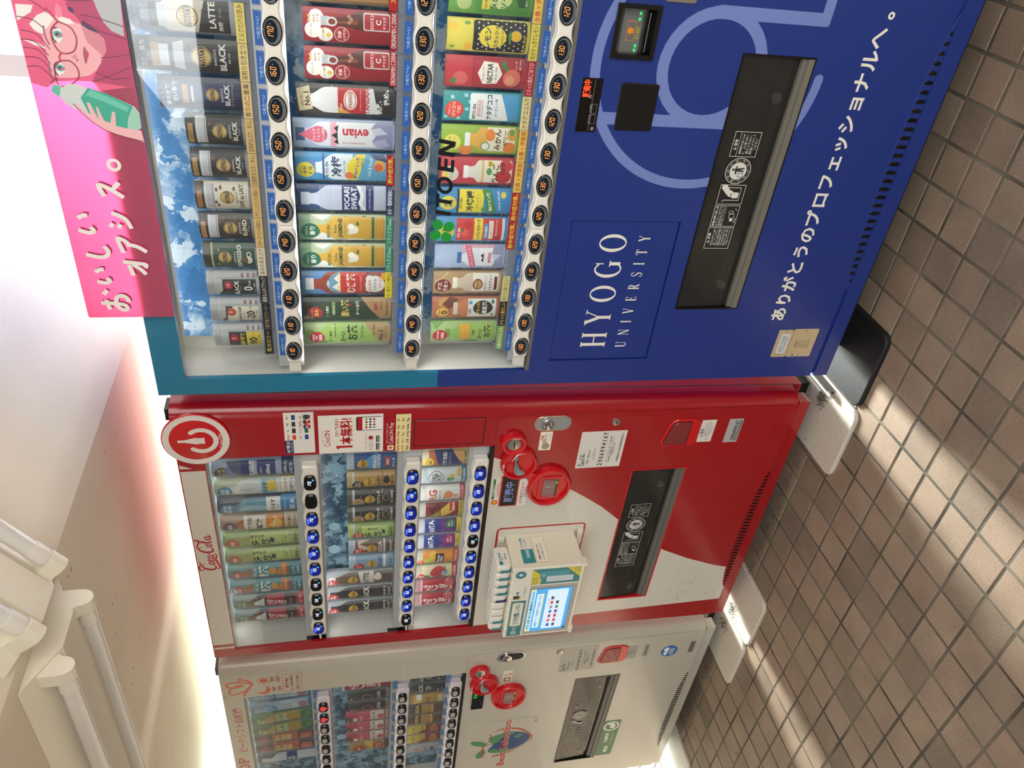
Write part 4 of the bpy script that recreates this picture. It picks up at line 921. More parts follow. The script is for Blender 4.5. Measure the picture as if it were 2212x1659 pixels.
def oron(): return [('r', -30, 0, 30, 172, '9c1a2a'), ('e', -8, 154, 15, 15, 'f2efe6'), ('e', -16, 132, 13, 14, 'f2efe6'), ('e', 12, 148, 15, 14, 'f2efe6'), ('t', 'ビタミンB2', -8, 158, 4, '8a2a1a', 22), ('t', '保存料', 12, 152, 4.5, '8a2a1a'), ('t', '不使用', 12, 145, 4.5, '8a2a1a'), ('l', [(6, 158), (18, 164)], 1.6, 'd8a030'), ('l', [(6, 164), (18, 158)], 1.6, 'd8a030'), ('e', -16, 126, 4, 4.5, 'e6c840'), ('t', 'レモン11個分', -16, 136, 4, '8a2a1a', 22), ('e', -14, 102, 14, 14, 'ccc9c4'), ('e', -14, 102, 12.5, 12.5, 'b51f2c'), ('t', '!元気', -14, 106, 7, 'ffffff'), ('t', '!ハツラツ!', -14, 97, 5.5, 'ffffff', 20)] + [('p', [(-4, 4), (26, 4), (26, 72), (18, 92), (13, 128), (5, 128), (1, 92), (-4, 72)], '5a241c'), ('p', [(5, 72), (12, 72), (9, 122), (6, 122)], '8a4a34'), ('rr', 1, 124, 17, 140, 2, 'b9bcc0'), ('o', 8, 120, 8, 10, 3, 'd8dadc'), ('e', 8, 120, 4, 6, '8a3a2a')] + [('p', [(4 + i * 5, 88 - (i % 2) * 4), (8 + i * 5, 92 - (i % 2) * 4), (12 + i * 5, 88 - (i % 2) * 4), (8 + i * 5, 84 - (i % 2) * 4)], 'b98a70') for i in range(3)] + [('rr', -4, 12, 26, 62, 4, 'e8e6e2'), ('rr', -2, 14, 24, 60, 3, 'b51f2c'), ('t', '!オロナミン', 11, 46, 7, 'ffffff', 25), ('t', '!C', 11, 34, 9, 'ffffff'), ('t', '!ドリンク', 11, 23, 6, 'ffffff', 20)]
r2 = [
 ('green tea bottle card with a red 100% disc, leftmost of the middle row', 200, [('r', -30, 0, 30, 200, 'a9c08a'), ('p', [(-30, 170), (10, 200), (-30, 200)], '8fae70'), ('e', -22, 158, 5, 13, '5f8a4a')] + bottle(2, 4, 196, 54, '9dbf62', '76984a', .36, .14, .09) + [('r', -25, 40, 29, 140, 'a3c66a'), ('e', -8, 172, 17, 18, 'b3202e'), ('t', '純国産', -8, 180, 6, 'ffffff'), ('t', '茶葉', -8, 173, 5, 'ffffff'), ('t', '!100%', -8, 164, 7, 'ffffff', 26), ('t', '!伊藤園', 0, 140, 6, '1e3a1e', 28)] + clover(-18, 140, 2.4, '2f7a3a') + [('t', '純国産茶葉100%使用', 10, 130, 4, '2a4a2a', 34), ('t', '!お〜い', -6, 112, 13, '14200f', 30), ('t', '!お茶', 4, 90, 24, '14200f', 42), ('t', 'Oi Ocha', 6, 68, 7, '3a5a2a'), ('p', [(-30, 22), (30, 62), (30, 0), (-30, 0)], 'b99a6c'), ('t', '日本の茶葉', 10, 40, 5.5, '3a2a18', 30), ('t', '!No.1', -4, 24, 11, '2a2018', 34), ('t', '健康ミネラル', 6, 12, 5, '3a2a18', 40)], 'a9c08a', None),
 ('dark green strong tea bottle card with a dark red disc, second of the middle row', 200, [('r', -30, 0, 30, 200, '2c3a2c'), ('p', [(-30, 180), (0, 160), (-18, 200), (-30, 200)], '8a8460')] + bottle(2, 4, 196, 54, '27402a', '1c2a1e', .36, .14, .09) + [('e', -8, 174, 17, 17, 'a01c2c'), ('t', 'キレの良い', -8, 181, 5, 'f0d8d0', 28), ('t', '!渋み', -8, 171, 10, 'f2c850'), ('t', '!伊藤園', 0, 146, 6, 'e8ecd8', 28)] + clover(-18, 146, 2.4, '3f9a4a') + [('r', -14, 128, 20, 136, '5a7a3a'), ('t', '体脂肪を減らす', 3, 132, 5, 'f0f0d0', 32), ('t', '!濃い茶', 2, 106, 18, 'd9c36a', 46), ('t', '!お〜いお茶', 4, 78, 8, 'f0f0e6', 36), ('e', 14, 92, 3, 3, 'a01c2c'), ('p', [(-30, 24), (30, 70), (30, 0), (-30, 0)], 'b58f62'), ('t', '!体脂肪', 4, 36, 9, 'b02a28', 34), ('t', 'を減らし', 10, 24, 5.5, '3a2418'), ('t', 'BMIを改善する', 4, 10, 6, '3a2418', 44)], '2c3a2c', None),
 ('red barley tea bottle card with white cap, third of the middle row', 200, [('r', -30, 0, 30, 200, '4f83b8')] + bottle(0, 4, 192, 56, '8a3420', 'dfe2e4', .44, .14, .08, 15) + [('p', [(-28, 118), (-20, 136), (0, 148), (20, 136), (28, 118), (28, 112), (-28, 112)], '6a98b0'), ('p', [(-20, 118), (-8, 134), (4, 120), (14, 130), (26, 114), (-26, 114)], 'e8eaec'), ('r', -28, 60, 28, 116, 'c8342c'), ('t', '!伊藤園', 0, 142, 5, 'f0f0e8', 26), ('t', '!健康ミネラル', 2, 118, 8, 'f0d838', 46), ('t', '!むぎ茶', 0, 92, 20, 'f6f2e6', 50), ('t', 'カフェインゼロ', 0, 70, 5, 'd8ecf4'), ('e', -2, 38, 22, 22, 'f2f0ec'), ('e', -14, 50, 9, 9, 'f2f0ec'), ('e', 12, 50, 9, 9, 'f2f0ec'), ('t', '!みんなの', -4, 50, 7, 'd8402c', 30), ('t', '!ミネラル', -2, 38, 7.5, '3a7ab0', 34), ('t', '!ゴクゴク', 4, 26, 7, 'e07a24', 30), ('e', 18, 18, 8, 7, 'e8a83a')], '4f83b8', ('e6d53c', '甘く香ばしい味わい', '201a10', 16, 8)),
 ('yellow jasmine tea bottle card with white flowers, left of two', 200, jasmine(), 'b9c8a4', ('2f8468', 'リラックスTimeに', 'dff0e4', 16, 8)),
 ('yellow jasmine tea bottle card with white flowers, right of two', 200, jasmine(), 'b9c8a4', ('2f8468', 'リラックスTimeに', 'dff0e4', 16, 8)),
 ('white and navy sports drink bottle card on dark blue, sixth of the middle row', 200, [('r', -30, 0, 30, 200, '1d4272')] + bottle(0, 6, 192, 56, 'c3cbe0', 'c9d0e2', .42, .20, .07, 14) + [('r', -28, 132 + i * 5, 28, 133 + i * 5, 'a9b3cc') for i in range(5)] + [('r', -28, 70, 28, 108, '1d2f72'), ('t', '!POCARI', 0, 98, 11, 'f4f6fa', 50), ('t', '!SWEAT', 0, 83, 11, 'f4f6fa', 50), ('p', crv([(-28, 62), (-10, 74), (8, 70), (28, 78)], 4) + crv([(28, 70), (8, 62), (-10, 66), (-28, 54)], 4), 'f0f2f6'), ('r', -28, 42, 28, 58, '1d2f72'), ('t', 'ION SUPPLY DRINK', 0, 50, 4, 'c9d3e8', 46)], '1d4272', ('23355c', '水分・電解質補給に!', 'f2f4f8', 16, 8)),
 ('white and pale blue plum water bottle card with a yellow disc', 200, [('r', -30, 0, 30, 200, '3a8ec4')] + bottle(0, 6, 176, 56, 'dce6ee', '5a7ab0', .40, .24, .06, 16) + [('e', -6, 180, 17, 18, 'd8c83c'), ('t', 'おいしく', -6, 189, 4.5, '2a2a18', 24), ('t', '!水分', -6, 181, 8, '1c3a5a', 22), ('t', '!補給', -6, 170, 8, '1c3a5a', 22), ('r', -28, 142, 28, 146, '2a4a8a'), ('t', '!ITO EN', 0, 137, 5.5, '1c3a6a', 24)] + clover(-18, 137, 2.2, '2f7a3a') + [('t', '!冷梅', 2, 118, 20, '1d2e62', 46), ('t', 'ひやしうめ', 2, 102, 5, '1d2e62'), ('p', [(-28, 92), (28, 84), (28, 10), (-28, 10)], '5aa6cc'), ('p', [(-28, 96), (10, 96), (28, 76), (28, 58), (-28, 76)], 'e8d23c'), ('t', '!塩分&クエン酸', 0, 77, 7, '1d4a8a', 50, -10), ('e', -16, 92, 8, 9, 'e8784a'), ('t', '1,800mg', 10, 66, 4.5, '1d4a8a'), ('t', 'cool & fresh', 2, 50, 8, 'e8f2f6', 40, -8), ('e', 6, 30, 12, 12, 'e8a83a'), ('e', 3, 32, 8, 9, 'd8604a'), ('p', [(14, 14), (28, 20), (28, 50), (20, 40)], '2a3a6a')], '3a8ec4', TR),
 ('clear mineral water bottle card with a pink drop, large one in the middle row', 200, [('r', -30, 0, 30, 200, '9fb2cf')] + bottle(0, 4, 196, 50, 'dbe0ea', '2a5a86', .42, .18, .04, 13) + [('e', 0, 152, 17, 18, 'd2607e'), ('p', [(-14, 163), (14, 163), (0, 192)], 'd2607e'), ('t', 'フレンチ', 0, 160, 6, 'f8eef0', 26), ('t', 'アルプス', 0, 151, 6, 'f8eef0', 26), ('t', 'からの贈物', 0, 142, 5, 'f8eef0', 26), ('r', -25, 44, 25, 124, 'e9ebf0'), ('r', -25, 116, 25, 128, 'e8a6b8'), ('p', [(-20, 112), (-14, 122), (-8, 114), (0, 126), (7, 114), (14, 121), (20, 112), (8, 116), (0, 114), (-10, 117)], '1d1c22'), ('t', '!evian', 4, 78, 18, 'c8203c', 56, 90), ('t', 'NATURAL MINERAL WATER', -16, 82, 3.6, 'c8203c', 46, 90), ('p', [(-28, 4), (28, 4), (28, 36), (14, 48), (2, 38), (-12, 46), (-28, 30)], '8f92b8'), ('p', [(2, 38), (14, 48), (18, 30), (6, 14)], 'c9cce0'), ('p', [(-12, 46), (-4, 20), (-20, 10), (-28, 30)], 'b0b2d0')], '9fb2cf', None),
 ('white sparkling water bottle card with a red oval label and a No.1 flash', 190, [('r', -30, 0, 30, 190, '2b2a2a')] + [('e', random.uniform(-28, 28), random.uniform(4, 186), 1, 1, 'c9c6c2') for _ in range(30)] + bottle(0, 4, 186, 50, 'dedfe2', 'e8e9ea', .44, .20, .05, 12) + [('p', [(-24, 186), (20, 190), (26, 166), (-18, 160)], 'cfc09a'), ('t', '炭酸水売上', 0, 180, 5, '2a2018', 30, 4), ('t', '!No.1', 2, 171, 10, '2a1c14', 40, 4), ('p', [(-25, 112), (25, 112), (25, 58), (-25, 58)], 'b8212c'), ('p', [(-25, 112), (-10, 112), (-25, 86)], 'd8a04a'), ('e', 2, 88, 19, 13, 'f2efe8'), ('e', 2, 88, 17, 11, 'b8212c'), ('e', 2, 88, 15.5, 9.5, 'f2efe8'), ('t', '!WILKINSON', 2, 88, 7, 'a01c28', 29), ('t', 'Asahi', -12, 106, 5, 'f0e8e0'), ('t', 'ウィルキンソン タンサン', 2, 68, 3.6, 'f2e8e0', 40), ('t', '!TANSAN', 0, 56, 9, 'c0202c', 50), ('p', [(-30, 4), (30, 4), (30, 44), (-24, 34)], '1c1b1b'), ('t', '!刺激、', -10, 32, 11, 'f4f2ec', 30, 4), ('t', '!強め。', 10, 18, 11, 'f4f2ec', 34, 4)], '2b2a2a', None),
 ('dark red card of a brown glass bottle with a ring pull, left of two', 172, oron(), '9c1a2a', ('a81c26', 'ORONAMIN C DRINK', 'f2efe8', 14, 6)),
 ('dark red card of a brown glass bottle with a ring pull, right of two', 172, oron(), '9c1a2a', ('a81c26', 'ORONAMIN C DRINK', 'f2efe8', 14, 6)),
 ('brown energy drink card cut by the picture edge in the middle row', 185, [('r', -30, 0, 30, 185, '8a6a4a'), ('r', -24, 10, 24, 170, 'b98a5a'), ('e', 0, 100, 20, 22, 'd8b070'), ('t', '!エナジー', 0, 60, 10, '3a2418', 46)], '8a6a4a', ('b3161d', 'エナジー', 'f2dc4a', 16, 8)),
]
for k, (lab, H, items, bgc, tg) in enumerate(r2):
    sample(lab, XK[k], ROWZ[1], H, items, bgc, bulge=9, tagc=tg, group=G2)
G3 = 'drink samples, bottom row of the blue machine'
TY = lambda t: ('e8c25a', t, 'b03020', 17, -4)
r3 = [
 ('small green tea bottle card with a red disc, leftmost of the bottom row', 163, [('r', -30, 0, 30, 163, '9cb87a'), ('p', [(-30, 40), (-12, 60), (-30, 90)], '5f8a4a'), ('p', [(30, 130), (10, 150), (30, 163)], '6f9a54')] + bottle(0, 6, 128, 46, '8fb45a', '6f9a3a', .46, .16, .10) + [('r', -23, 66, 23, 92, 'd9a83a'), ('r', -23, 12, 23, 62, '9cc060'), ('e', -8, 140, 17, 18, 'b3202e'), ('t', '純国産茶葉', -8, 145, 5, 'f4e8e0', 28), ('t', '!100%', -8, 134, 7, 'f4e8e0', 26), ('t', '!伊藤園', 0, 58, 5.5, '1e3a1e'), ('t', '!お〜い', -4, 42, 10, '14200f', 28), ('t', '!お茶', 2, 24, 17, '14200f', 34), ('e', 18, 22, 2.5, 2.5, 'b3202e')], '9cb87a', ('7fa84e', 'お飲みなおしにも', 'f4f8ea', 17, -4)),
 ('black bean tea bottle card on copper with a big zero, second of the bottom row', 163, [('r', -30, 0, 30, 163, 'a8664a'), ('e', 14, 130, 14, 18, 'b98a4a'), ('e', -20, 142, 6, 12, '2a1a14'), ('p', [(0, 120), (24, 100), (30, 120), (12, 140)], '6a3424')] + bottle(0, 6, 112, 50, 'c07a54', 'c9bfae', .60, .12, .08, 17) + [('e', -10, 138, 17, 18, '1a1612'), ('e', -10, 138, 15.5, 16.5, 'c8964a'), ('t', 'カフェイン', -10, 145, 4.5, '1a1612', 24), ('t', '!0', -10, 133, 14, '1a1612'), ('r', -25, 8, 25, 76, 'dfe0da'), ('e', 2, 40, 19, 24, '26241f'), ('t', '!からっと', 0, 52, 8, 'e8c83c', 32), ('t', '!黒豆茶', 2, 36, 11, 'f2efe4', 34), ('t', '!伊藤園', -8, 71, 5.5, '2a3a2a'), ('r', 12, 66, 20, 74, '4a9ac8'), ('e', -18, 16, 4, 3, '4a8a4a'), ('e', 18, 16, 5, 4, '3a7a44')], 'a8664a', ('1c1a18', 'からっと香ばしい', 'e8c85a', 17, -4)),
 ('tan milk tea bottle card with a dark red seal, third of the bottom row', 163, [('r', -30, 0, 30, 163, 'a98a62'), ('l', crv([(6, 160), (16, 140), (28, 128)], 4), 1.4, 'd8c49a'), ('l', crv([(-28, 100), (-20, 84), (-24, 66)], 4), 1.4, 'd8c49a')] + bottle(2, 6, 118, 48, 'cdbca6', 'e8e2d6', .50, .18, .10, 14) + [('e', -6, 140, 18, 19, '6e1f2c'), ('t', '!紅茶', -6, 147, 10, 'f0e2d0'), ('t', '!際立つ', -6, 134, 9, 'f0e2d0', 28), ('r', -22, 10, 26, 70, 'e9e4da'), ('e', -2, 58, 15, 12, '7a3426'), ('e', -2, 58, 12, 9, 'c9a06a'), ('t', "!TULLY'S", -2, 58, 5, '5a2018', 22), ('t', '紅茶がおいしい', 0, 40, 6, '5a2a20', 40), ('t', '!ミルクティー', 2, 28, 8.5, '4a2018', 42), ('r', -18, 12, 18, 19, '6e1f2c')], 'a98a62', ('d8cf8a', '爽やかな香りとコク', '3a3018', 17, -4)),
 ('small clear mineral water bottle card with a blue cap and slanting pink tape', 163, [('r', -30, 0, 30, 163, 'a3b4d2'), ('r', 14, 20, 30, 100, 'd8a6b8')] + bottle(0, 6, 112, 46, 'dce1ec', '3a6aa0', .40, .18, .06, 14) + [('p', [(-26, 66), (28, 80), (28, 94), (-26, 80)], 'd2607e'), ('t', 'ポケットサイズ!', 1, 80, 6.5, 'f8eef0', 46, 14), ('r', -23, 26, 23, 60, 'e9ebf0'), ('p', [(-12, 50), (-6, 56), (0, 52), (6, 58), (12, 50)], '1d1c22'), ('t', '!evian', 0, 38, 9, 'c8203c', 34), ('p', [(-28, 4), (28, 4), (28, 26), (10, 32), (-8, 24), (-28, 28)], '9296ba'), ('p', [(-8, 24), (10, 32), (8, 8)], 'c4c8de')], 'a3b4d2', None),
 ('red tomato lemonade can card with a yellow band, in the bottom row under the clover', 163, [('r', -30, 0, 30, 163, '4a90c0'), ('e', -4, 140, 17, 18, 'c8b24a'), ('t', '!水分', -4, 145, 8, '1c3a5a'), ('t', '!補給', -4, 134, 8, '1c3a5a'), ('rr', -27, 8, 27, 118, 4, 'c83a3a'), ('e', -6, 98, 10, 9, 'd8584a'), ('e', 14, 92, 9, 9, 'b82a2a'), ('e', 0, 104, 4, 3, '3a7a3a'), ('t', '!ITO EN', -6, 112, 5.5, 'f4ece4', 24), ('r', -27, 58, 27, 78, 'e8d048'), ('t', '!レッドレモネード', 0, 68, 9, '2a1a14', 50), ('r', -22, 46, 16, 55, '4a9ac8'), ('t', '塩分補給', -3, 50.5, 6, 'f4f4f4'), ('r', -22, 34, 22, 44, 'e8e2d8'), ('t', 'リコピン入り', 0, 39, 5.5, 'b82a2a'), ('t', '1日分のビタミンC', 4, 27, 5.5, 'f4e8d8', 40), ('e', -19, 22, 8, 8, 'b82a2a'), ('r', -27, 8, 27, 14, 'e4e0da')], '4a90c0', ('b3161d', '熱中症対策。', 'f2dc4a', 18, -3)),
 ('yellow iced lemon can card with a blue bottom, in the bottom row under black lettering', 163, [('r', -30, 0, 30, 163, '3f88bd'), ('e', -4, 140, 17, 18, 'd0bf4a'), ('t', '!水分', -4, 145, 8, '1c3a5a'), ('t', '!補給', -4, 134, 8, '1c3a5a'), ('rr', -27, 8, 27, 122, 4, '3a8cc8'), ('r', -27, 62, 27, 116, 'e3d33c'), ('r', -27, 116, 27, 121, '202a44'), ('t', '!ITO EN', -4, 112, 5.5, '1c3a2a', 24), ('t', '!冷檸檬', 0, 92, 16, '14213a', 48), ('t', 'ひやしレモン', 0, 76, 5.5, '14213a'), ('p', [(-27, 50), (27, 66), (27, 46), (-27, 30)], '3a8a4a'), ('t', '!塩&クエン酸', 0, 49, 7.5, 'f0f0d8', 48, 12), ('t', 'cool & refresh', 2, 28, 6.5, 'eef4f8', 44, 8), ('e', 16, 18, 7, 6, 'e8d65a'), ('e', -18, 60, 7, 6, '4a9a4a')], '3f88bd', ('b3161d', '熱中症対策。', 'f2dc4a', 18, -3)),
 ('red card of a white-capped apple jelly bottle can with apples, in the bottom row', 163, [('r', -30, 0, 30, 163, 'b83440'), ('e', -6, 140, 18, 18, 'c9c6b8'), ('e', -10, 150, 10, 8, 'd8c85a'), ('t', 'りんご', -6, 138, 6, '5a2a20')] + bottle(0, 6, 112, 50, 'dcd6cc', 'e6e6e4', .48, .16, .12, 14) + [('r', -25, 68, 25, 72, 'd8b45a'), ('r', -25, 8, 25, 64, 'e6e0cc'), ('e', -10, 24, 16, 17, 'c02a34'), ('e', 14, 20, 13, 14, 'c8323c'), ('e', 2, 56, 8, 6, '5a9a4a'), ('t', '!りんご', -2, 42, 14, '241814', 42), ('t', '!三兄弟', 8, 26, 8, '2a1814', 30), ('e', 18, 54, 6, 6, 'd8b040'), ('t', '長野', 18, 54, 4, '3a2a10')], 'b83440', TY('全農 × 伊藤園')),
 ('lime green card of a mandarin jelly bottle can, in the bottom row', 163, [('r', -30, 0, 30, 163, '8fae3c'), ('e', -6, 140, 18, 18, 'd6cc62'), ('t', 'ぷるぷる', -6, 146, 6, '3a3a1a', 28), ('t', '食感ゼリー', -6, 136, 5.5, '3a3a1a', 28), ('e', -22, 110, 12, 14, 'd8803a')] + bottle(2, 6, 114, 50, 'd9a84a', 'e4e6e6', .48, .16, .12, 14) + [('r', -23, 8, 27, 66, 'e8e0cc'), ('e', -12, 70, 10, 10, 'e8e6da'), ('o', -12, 70, 10, 10, 2, '3a8a5a'), ('e', 12, 60, 12, 10, 'e08434'), ('e', -14, 18, 13, 13, 'e08434'), ('e', 14, 14, 12, 10, 'd89a3a'), ('t', '!みかん', 2, 44, 14, '4a2a14', 44), ('t', '!ゼリー', 6, 28, 10, '4a2a14', 36), ('e', 18, 14, 6, 5, '4a9a4a')], '8fae3c', TY('全農 × 伊藤園')),
 ('turquoise card of a white coconut jelly can with a red speech disc', 163, [('r', -30, 0, 30, 163, '2f8f94')] + [('p', [(a, b), (a + 6, b + 2), (a + 5, b + 9), (a - 1, b + 7)], '9ccdd8') for a, b in ((-26, 126), (16, 140), (20, 112), (-24, 152), (-6, 110), (8, 104))] + [('e', -6, 140, 18, 19, 'd2402e'), ('t', 'たのしい', -6, 150, 5, 'f8e8e0', 26), ('t', '!コリコリ', -6, 141, 7.5, 'f8e8e0', 30), ('t', '!食感!', -6, 131, 7, 'f8e8e0', 24), ('rr', -27, 8, 27, 108, 5, 'e6eaec'), ('p', [(-27, 8), (27, 8), (27, 44), (-27, 26)], '4a9ccc'), ('t', '!ITO EN', -6, 99, 6, '1c2a3a', 26)] + clover(-22, 99, 2.4, '2f7a3a') + [('f', -18, 82, 14, 93, 1, 'c8402e'), ('t', '特定保健用食品', -2, 88, 4.5, 'c8402e', 28), ('t', '!ナタデココ', 0, 68, 12, '1a2440', 50), ('t', 'ヨーグルト味', 0, 54, 6, '1a2440', 36)], '2f8f94', ('e0cf94', 'ナタデココ入り', '1d2a44', 18, -3)),
 ('red peach nectar can card with a green leaf, in the bottom row', 163, [('r', -30, 0, 30, 163, 'b3303c'), ('e', -12, 132, 14, 15, 'c85a58'), ('p', [(-10, 138), (-18, 156), (-24, 142)], '3f7a3a')] + [('rr', -28, 8, 28, 108, 5, '8e1f2c'), ('rr', -26, 12, 26, 106, 5, 'a82434'), ('p', [(0, 98), (22, 86), (20, 58), (0, 48), (-20, 58), (-22, 86)], 'f0ece2'), ('t', '不二家ネクター', 0, 86, 5, 'b02a34', 30), ('t', '!NECTAR', 0, 73, 10.5, '1c1a18', 38), ('t', 'Since 1964', 0, 61, 4, '3a2a20'), ('e', -8, 28, 18, 18, 'd8705e'), ('e', -12, 32, 10, 10, 'e89a7e'), ('p', [(2, 40), (18, 52), (26, 44), (12, 36)], '3f7a3a'), ('t', 'ピーチ', 18, 20, 5, 'f0dcc8'), ('t', '果汁30%', 18, 12, 4.5, 'f0dcc8')], 'b3303c', ('a81f30', 'とろっと桃のごほうび', 'f4d8d0', 17, -4)),
 ('yellow card of a black polka dot lemon squash can, in the bottom row', 163, [('r', -30, 0, 30, 163, 'd2c452'), ('e', 16, 152, 8, 8, 'e6b440'), ('e', -20, 122, 7, 7, 'e6a83a'), ('e', -22, 152, 3, 5, '6a9a3a'), ('e', 22, 124, 3, 6, '6a9a3a')] + [('rr', -28, 6, 28, 112, 5, '1b1a1a')] + [('e', -24 + (i % 6) * 9.6 + (4.8 if (i // 6) % 2 else 0), 12 + (i // 6) * 9, 1.5, 1.5, 'e8e6e0') for i in range(66)] + [('e', 0, 74, 21, 27, 'e6d24a'), ('t', '!レモン', -2, 84, 13, '1d2450', 38), ('t', '!スカッシュ', 0, 67, 9.5, '1d2450', 40), ('t', 'SINCE 1975', 2, 55, 4, '2a2450'), ('e', 4, 28, 15, 15, '2a2a4a'), ('e', 4, 28, 10, 11, 'e6b83a'), ('p', [(-14, 40), (4, 44), (14, 40), (2, 36)], '4a8a3a'), ('t', '果汁10%未満', -10, 10, 4.5, 'e6d24a')], 'd2c452', ('dccc58', '気分すっきりレモン', '2a2a18', 17, -4)),
 ('green card of a melon soda can at the right end of the bottom row', 163, [('r', -30, 0, 30, 163, '5f9442'), ('e', -10, 134, 14, 15, 'a9b87a'), ('o', -10, 134, 14, 15, 1.5, '7f9a5a'), ('rr', -27, 8, 27, 112, 5, '4d8a3a'), ('e', 2, 66, 20, 24, 'c9d490'), ('t', '!メロン', 0, 76, 12, '1e5a2a', 40), ('t', '!ソーダ', 2, 58, 12, '1e5a2a', 40), ('r', -20, 84, 2, 100, 'd8c84a'), ('t', '全国の恵み', -9, 92, 4.5, '2a4a1a', 20), ('p', [(-12, 14), (6, 12), (14, 24), (0, 34), (-14, 28)], '2a5a34'), ('t', '北海道', 16, 36, 7, '1e4a2a'), ('t', '果汁1% 炭酸飲料', 8, 14, 4.5, 'f0f4e0', 36)], '5f9442', TY('全農 × 伊藤園')),
]
for k, (lab, H, items, bgc, tg) in enumerate(r3):
    sample(lab, XK[k], ROWZ[2], H, items, bgc, bulge=9, tagc=tg, group=G3)
# ================================================================ the red and the white machine (same cabinet, different dress)
YF = .055
KX = [-.3390 - .0699 * k for k in range(10)]
SZ = (1.5080, 1.2335, 1.0435)
_cb = {}
def cola_button(price, blue_on, dot, white):
    key = (price, blue_on, dot, white)
    if key not in _cb:
        m = MB(); q = []
        for i in range(32):
            t = 2 * math.pi * i / 32; c, s = math.cos(t), math.sin(t); e = .62
            q.append((math.copysign(abs(c) ** e, c) * .0262, math.copysign(abs(s) ** e, s) * .0160 * (1.06 if c < 0 else .98)))
        q2 = [(x * .9, z * .88) for x, z in q]; n = 32
        m.add([(x, .002, z) for x, z in q] + [(x, -.004, z) for x, z in q] + [(x, -.0075, z) for x, z in q2], [(j * n + i, j * n + (i + 1) % n, (j + 1) * n + (i + 1) % n, (j + 1) * n + i) for j in (0, 1) for i in range(n)], '0a0d14', 0)
        m.add([(x, -.0075, z) for x, z in q2], [tuple(range(n))], '0a0d14', 0)
        if blue_on and not white:
            m.add([(x * .96, -.0077, z * .96) for x, z in q2], [tuple(range(n))], '*0a1c88', 3)
            m.add([(-.0015 + a, -.0079, .0105 + b) for a, b in ell(0, 0, .0125, .0036, 20)], [tuple(range(20))], '*2a62ff', 2)
        if white: m.add([(a, -.0078, b) for a, b in ell(-.003, .0022, .0165, .0095, 20)], [tuple(range(20))], 'a5a29c' if not blue_on else '*ff5a5a', 1)
        if dot: m.add([(a, -.0080, b) for a, b in rrect(.0105, -.0105, .0165, -.0062, .001, 2)] if not white else [(a, -.0080, b) for a, b in rrect(-.006, -.012, .004, -.006, .001, 2)], [tuple(range(12))], '*38b4ff' if not white else '*ff2030', 2)
        if price:
            for it in sevenseg(price, .001, .0010, .0088, '*e8eeff', .15):
                v, f, col = flat(it); m.add([(a, -.0081, b) for a, b in v], f, col, 2)
        _cb[key] = m.mesh('button', [M['blackgloss'], M['print'], M['lit'], M['dimlit']])
    return _cb[key]
M['dimlit'] = attr_mat('dim_lit_face', .15, .35)
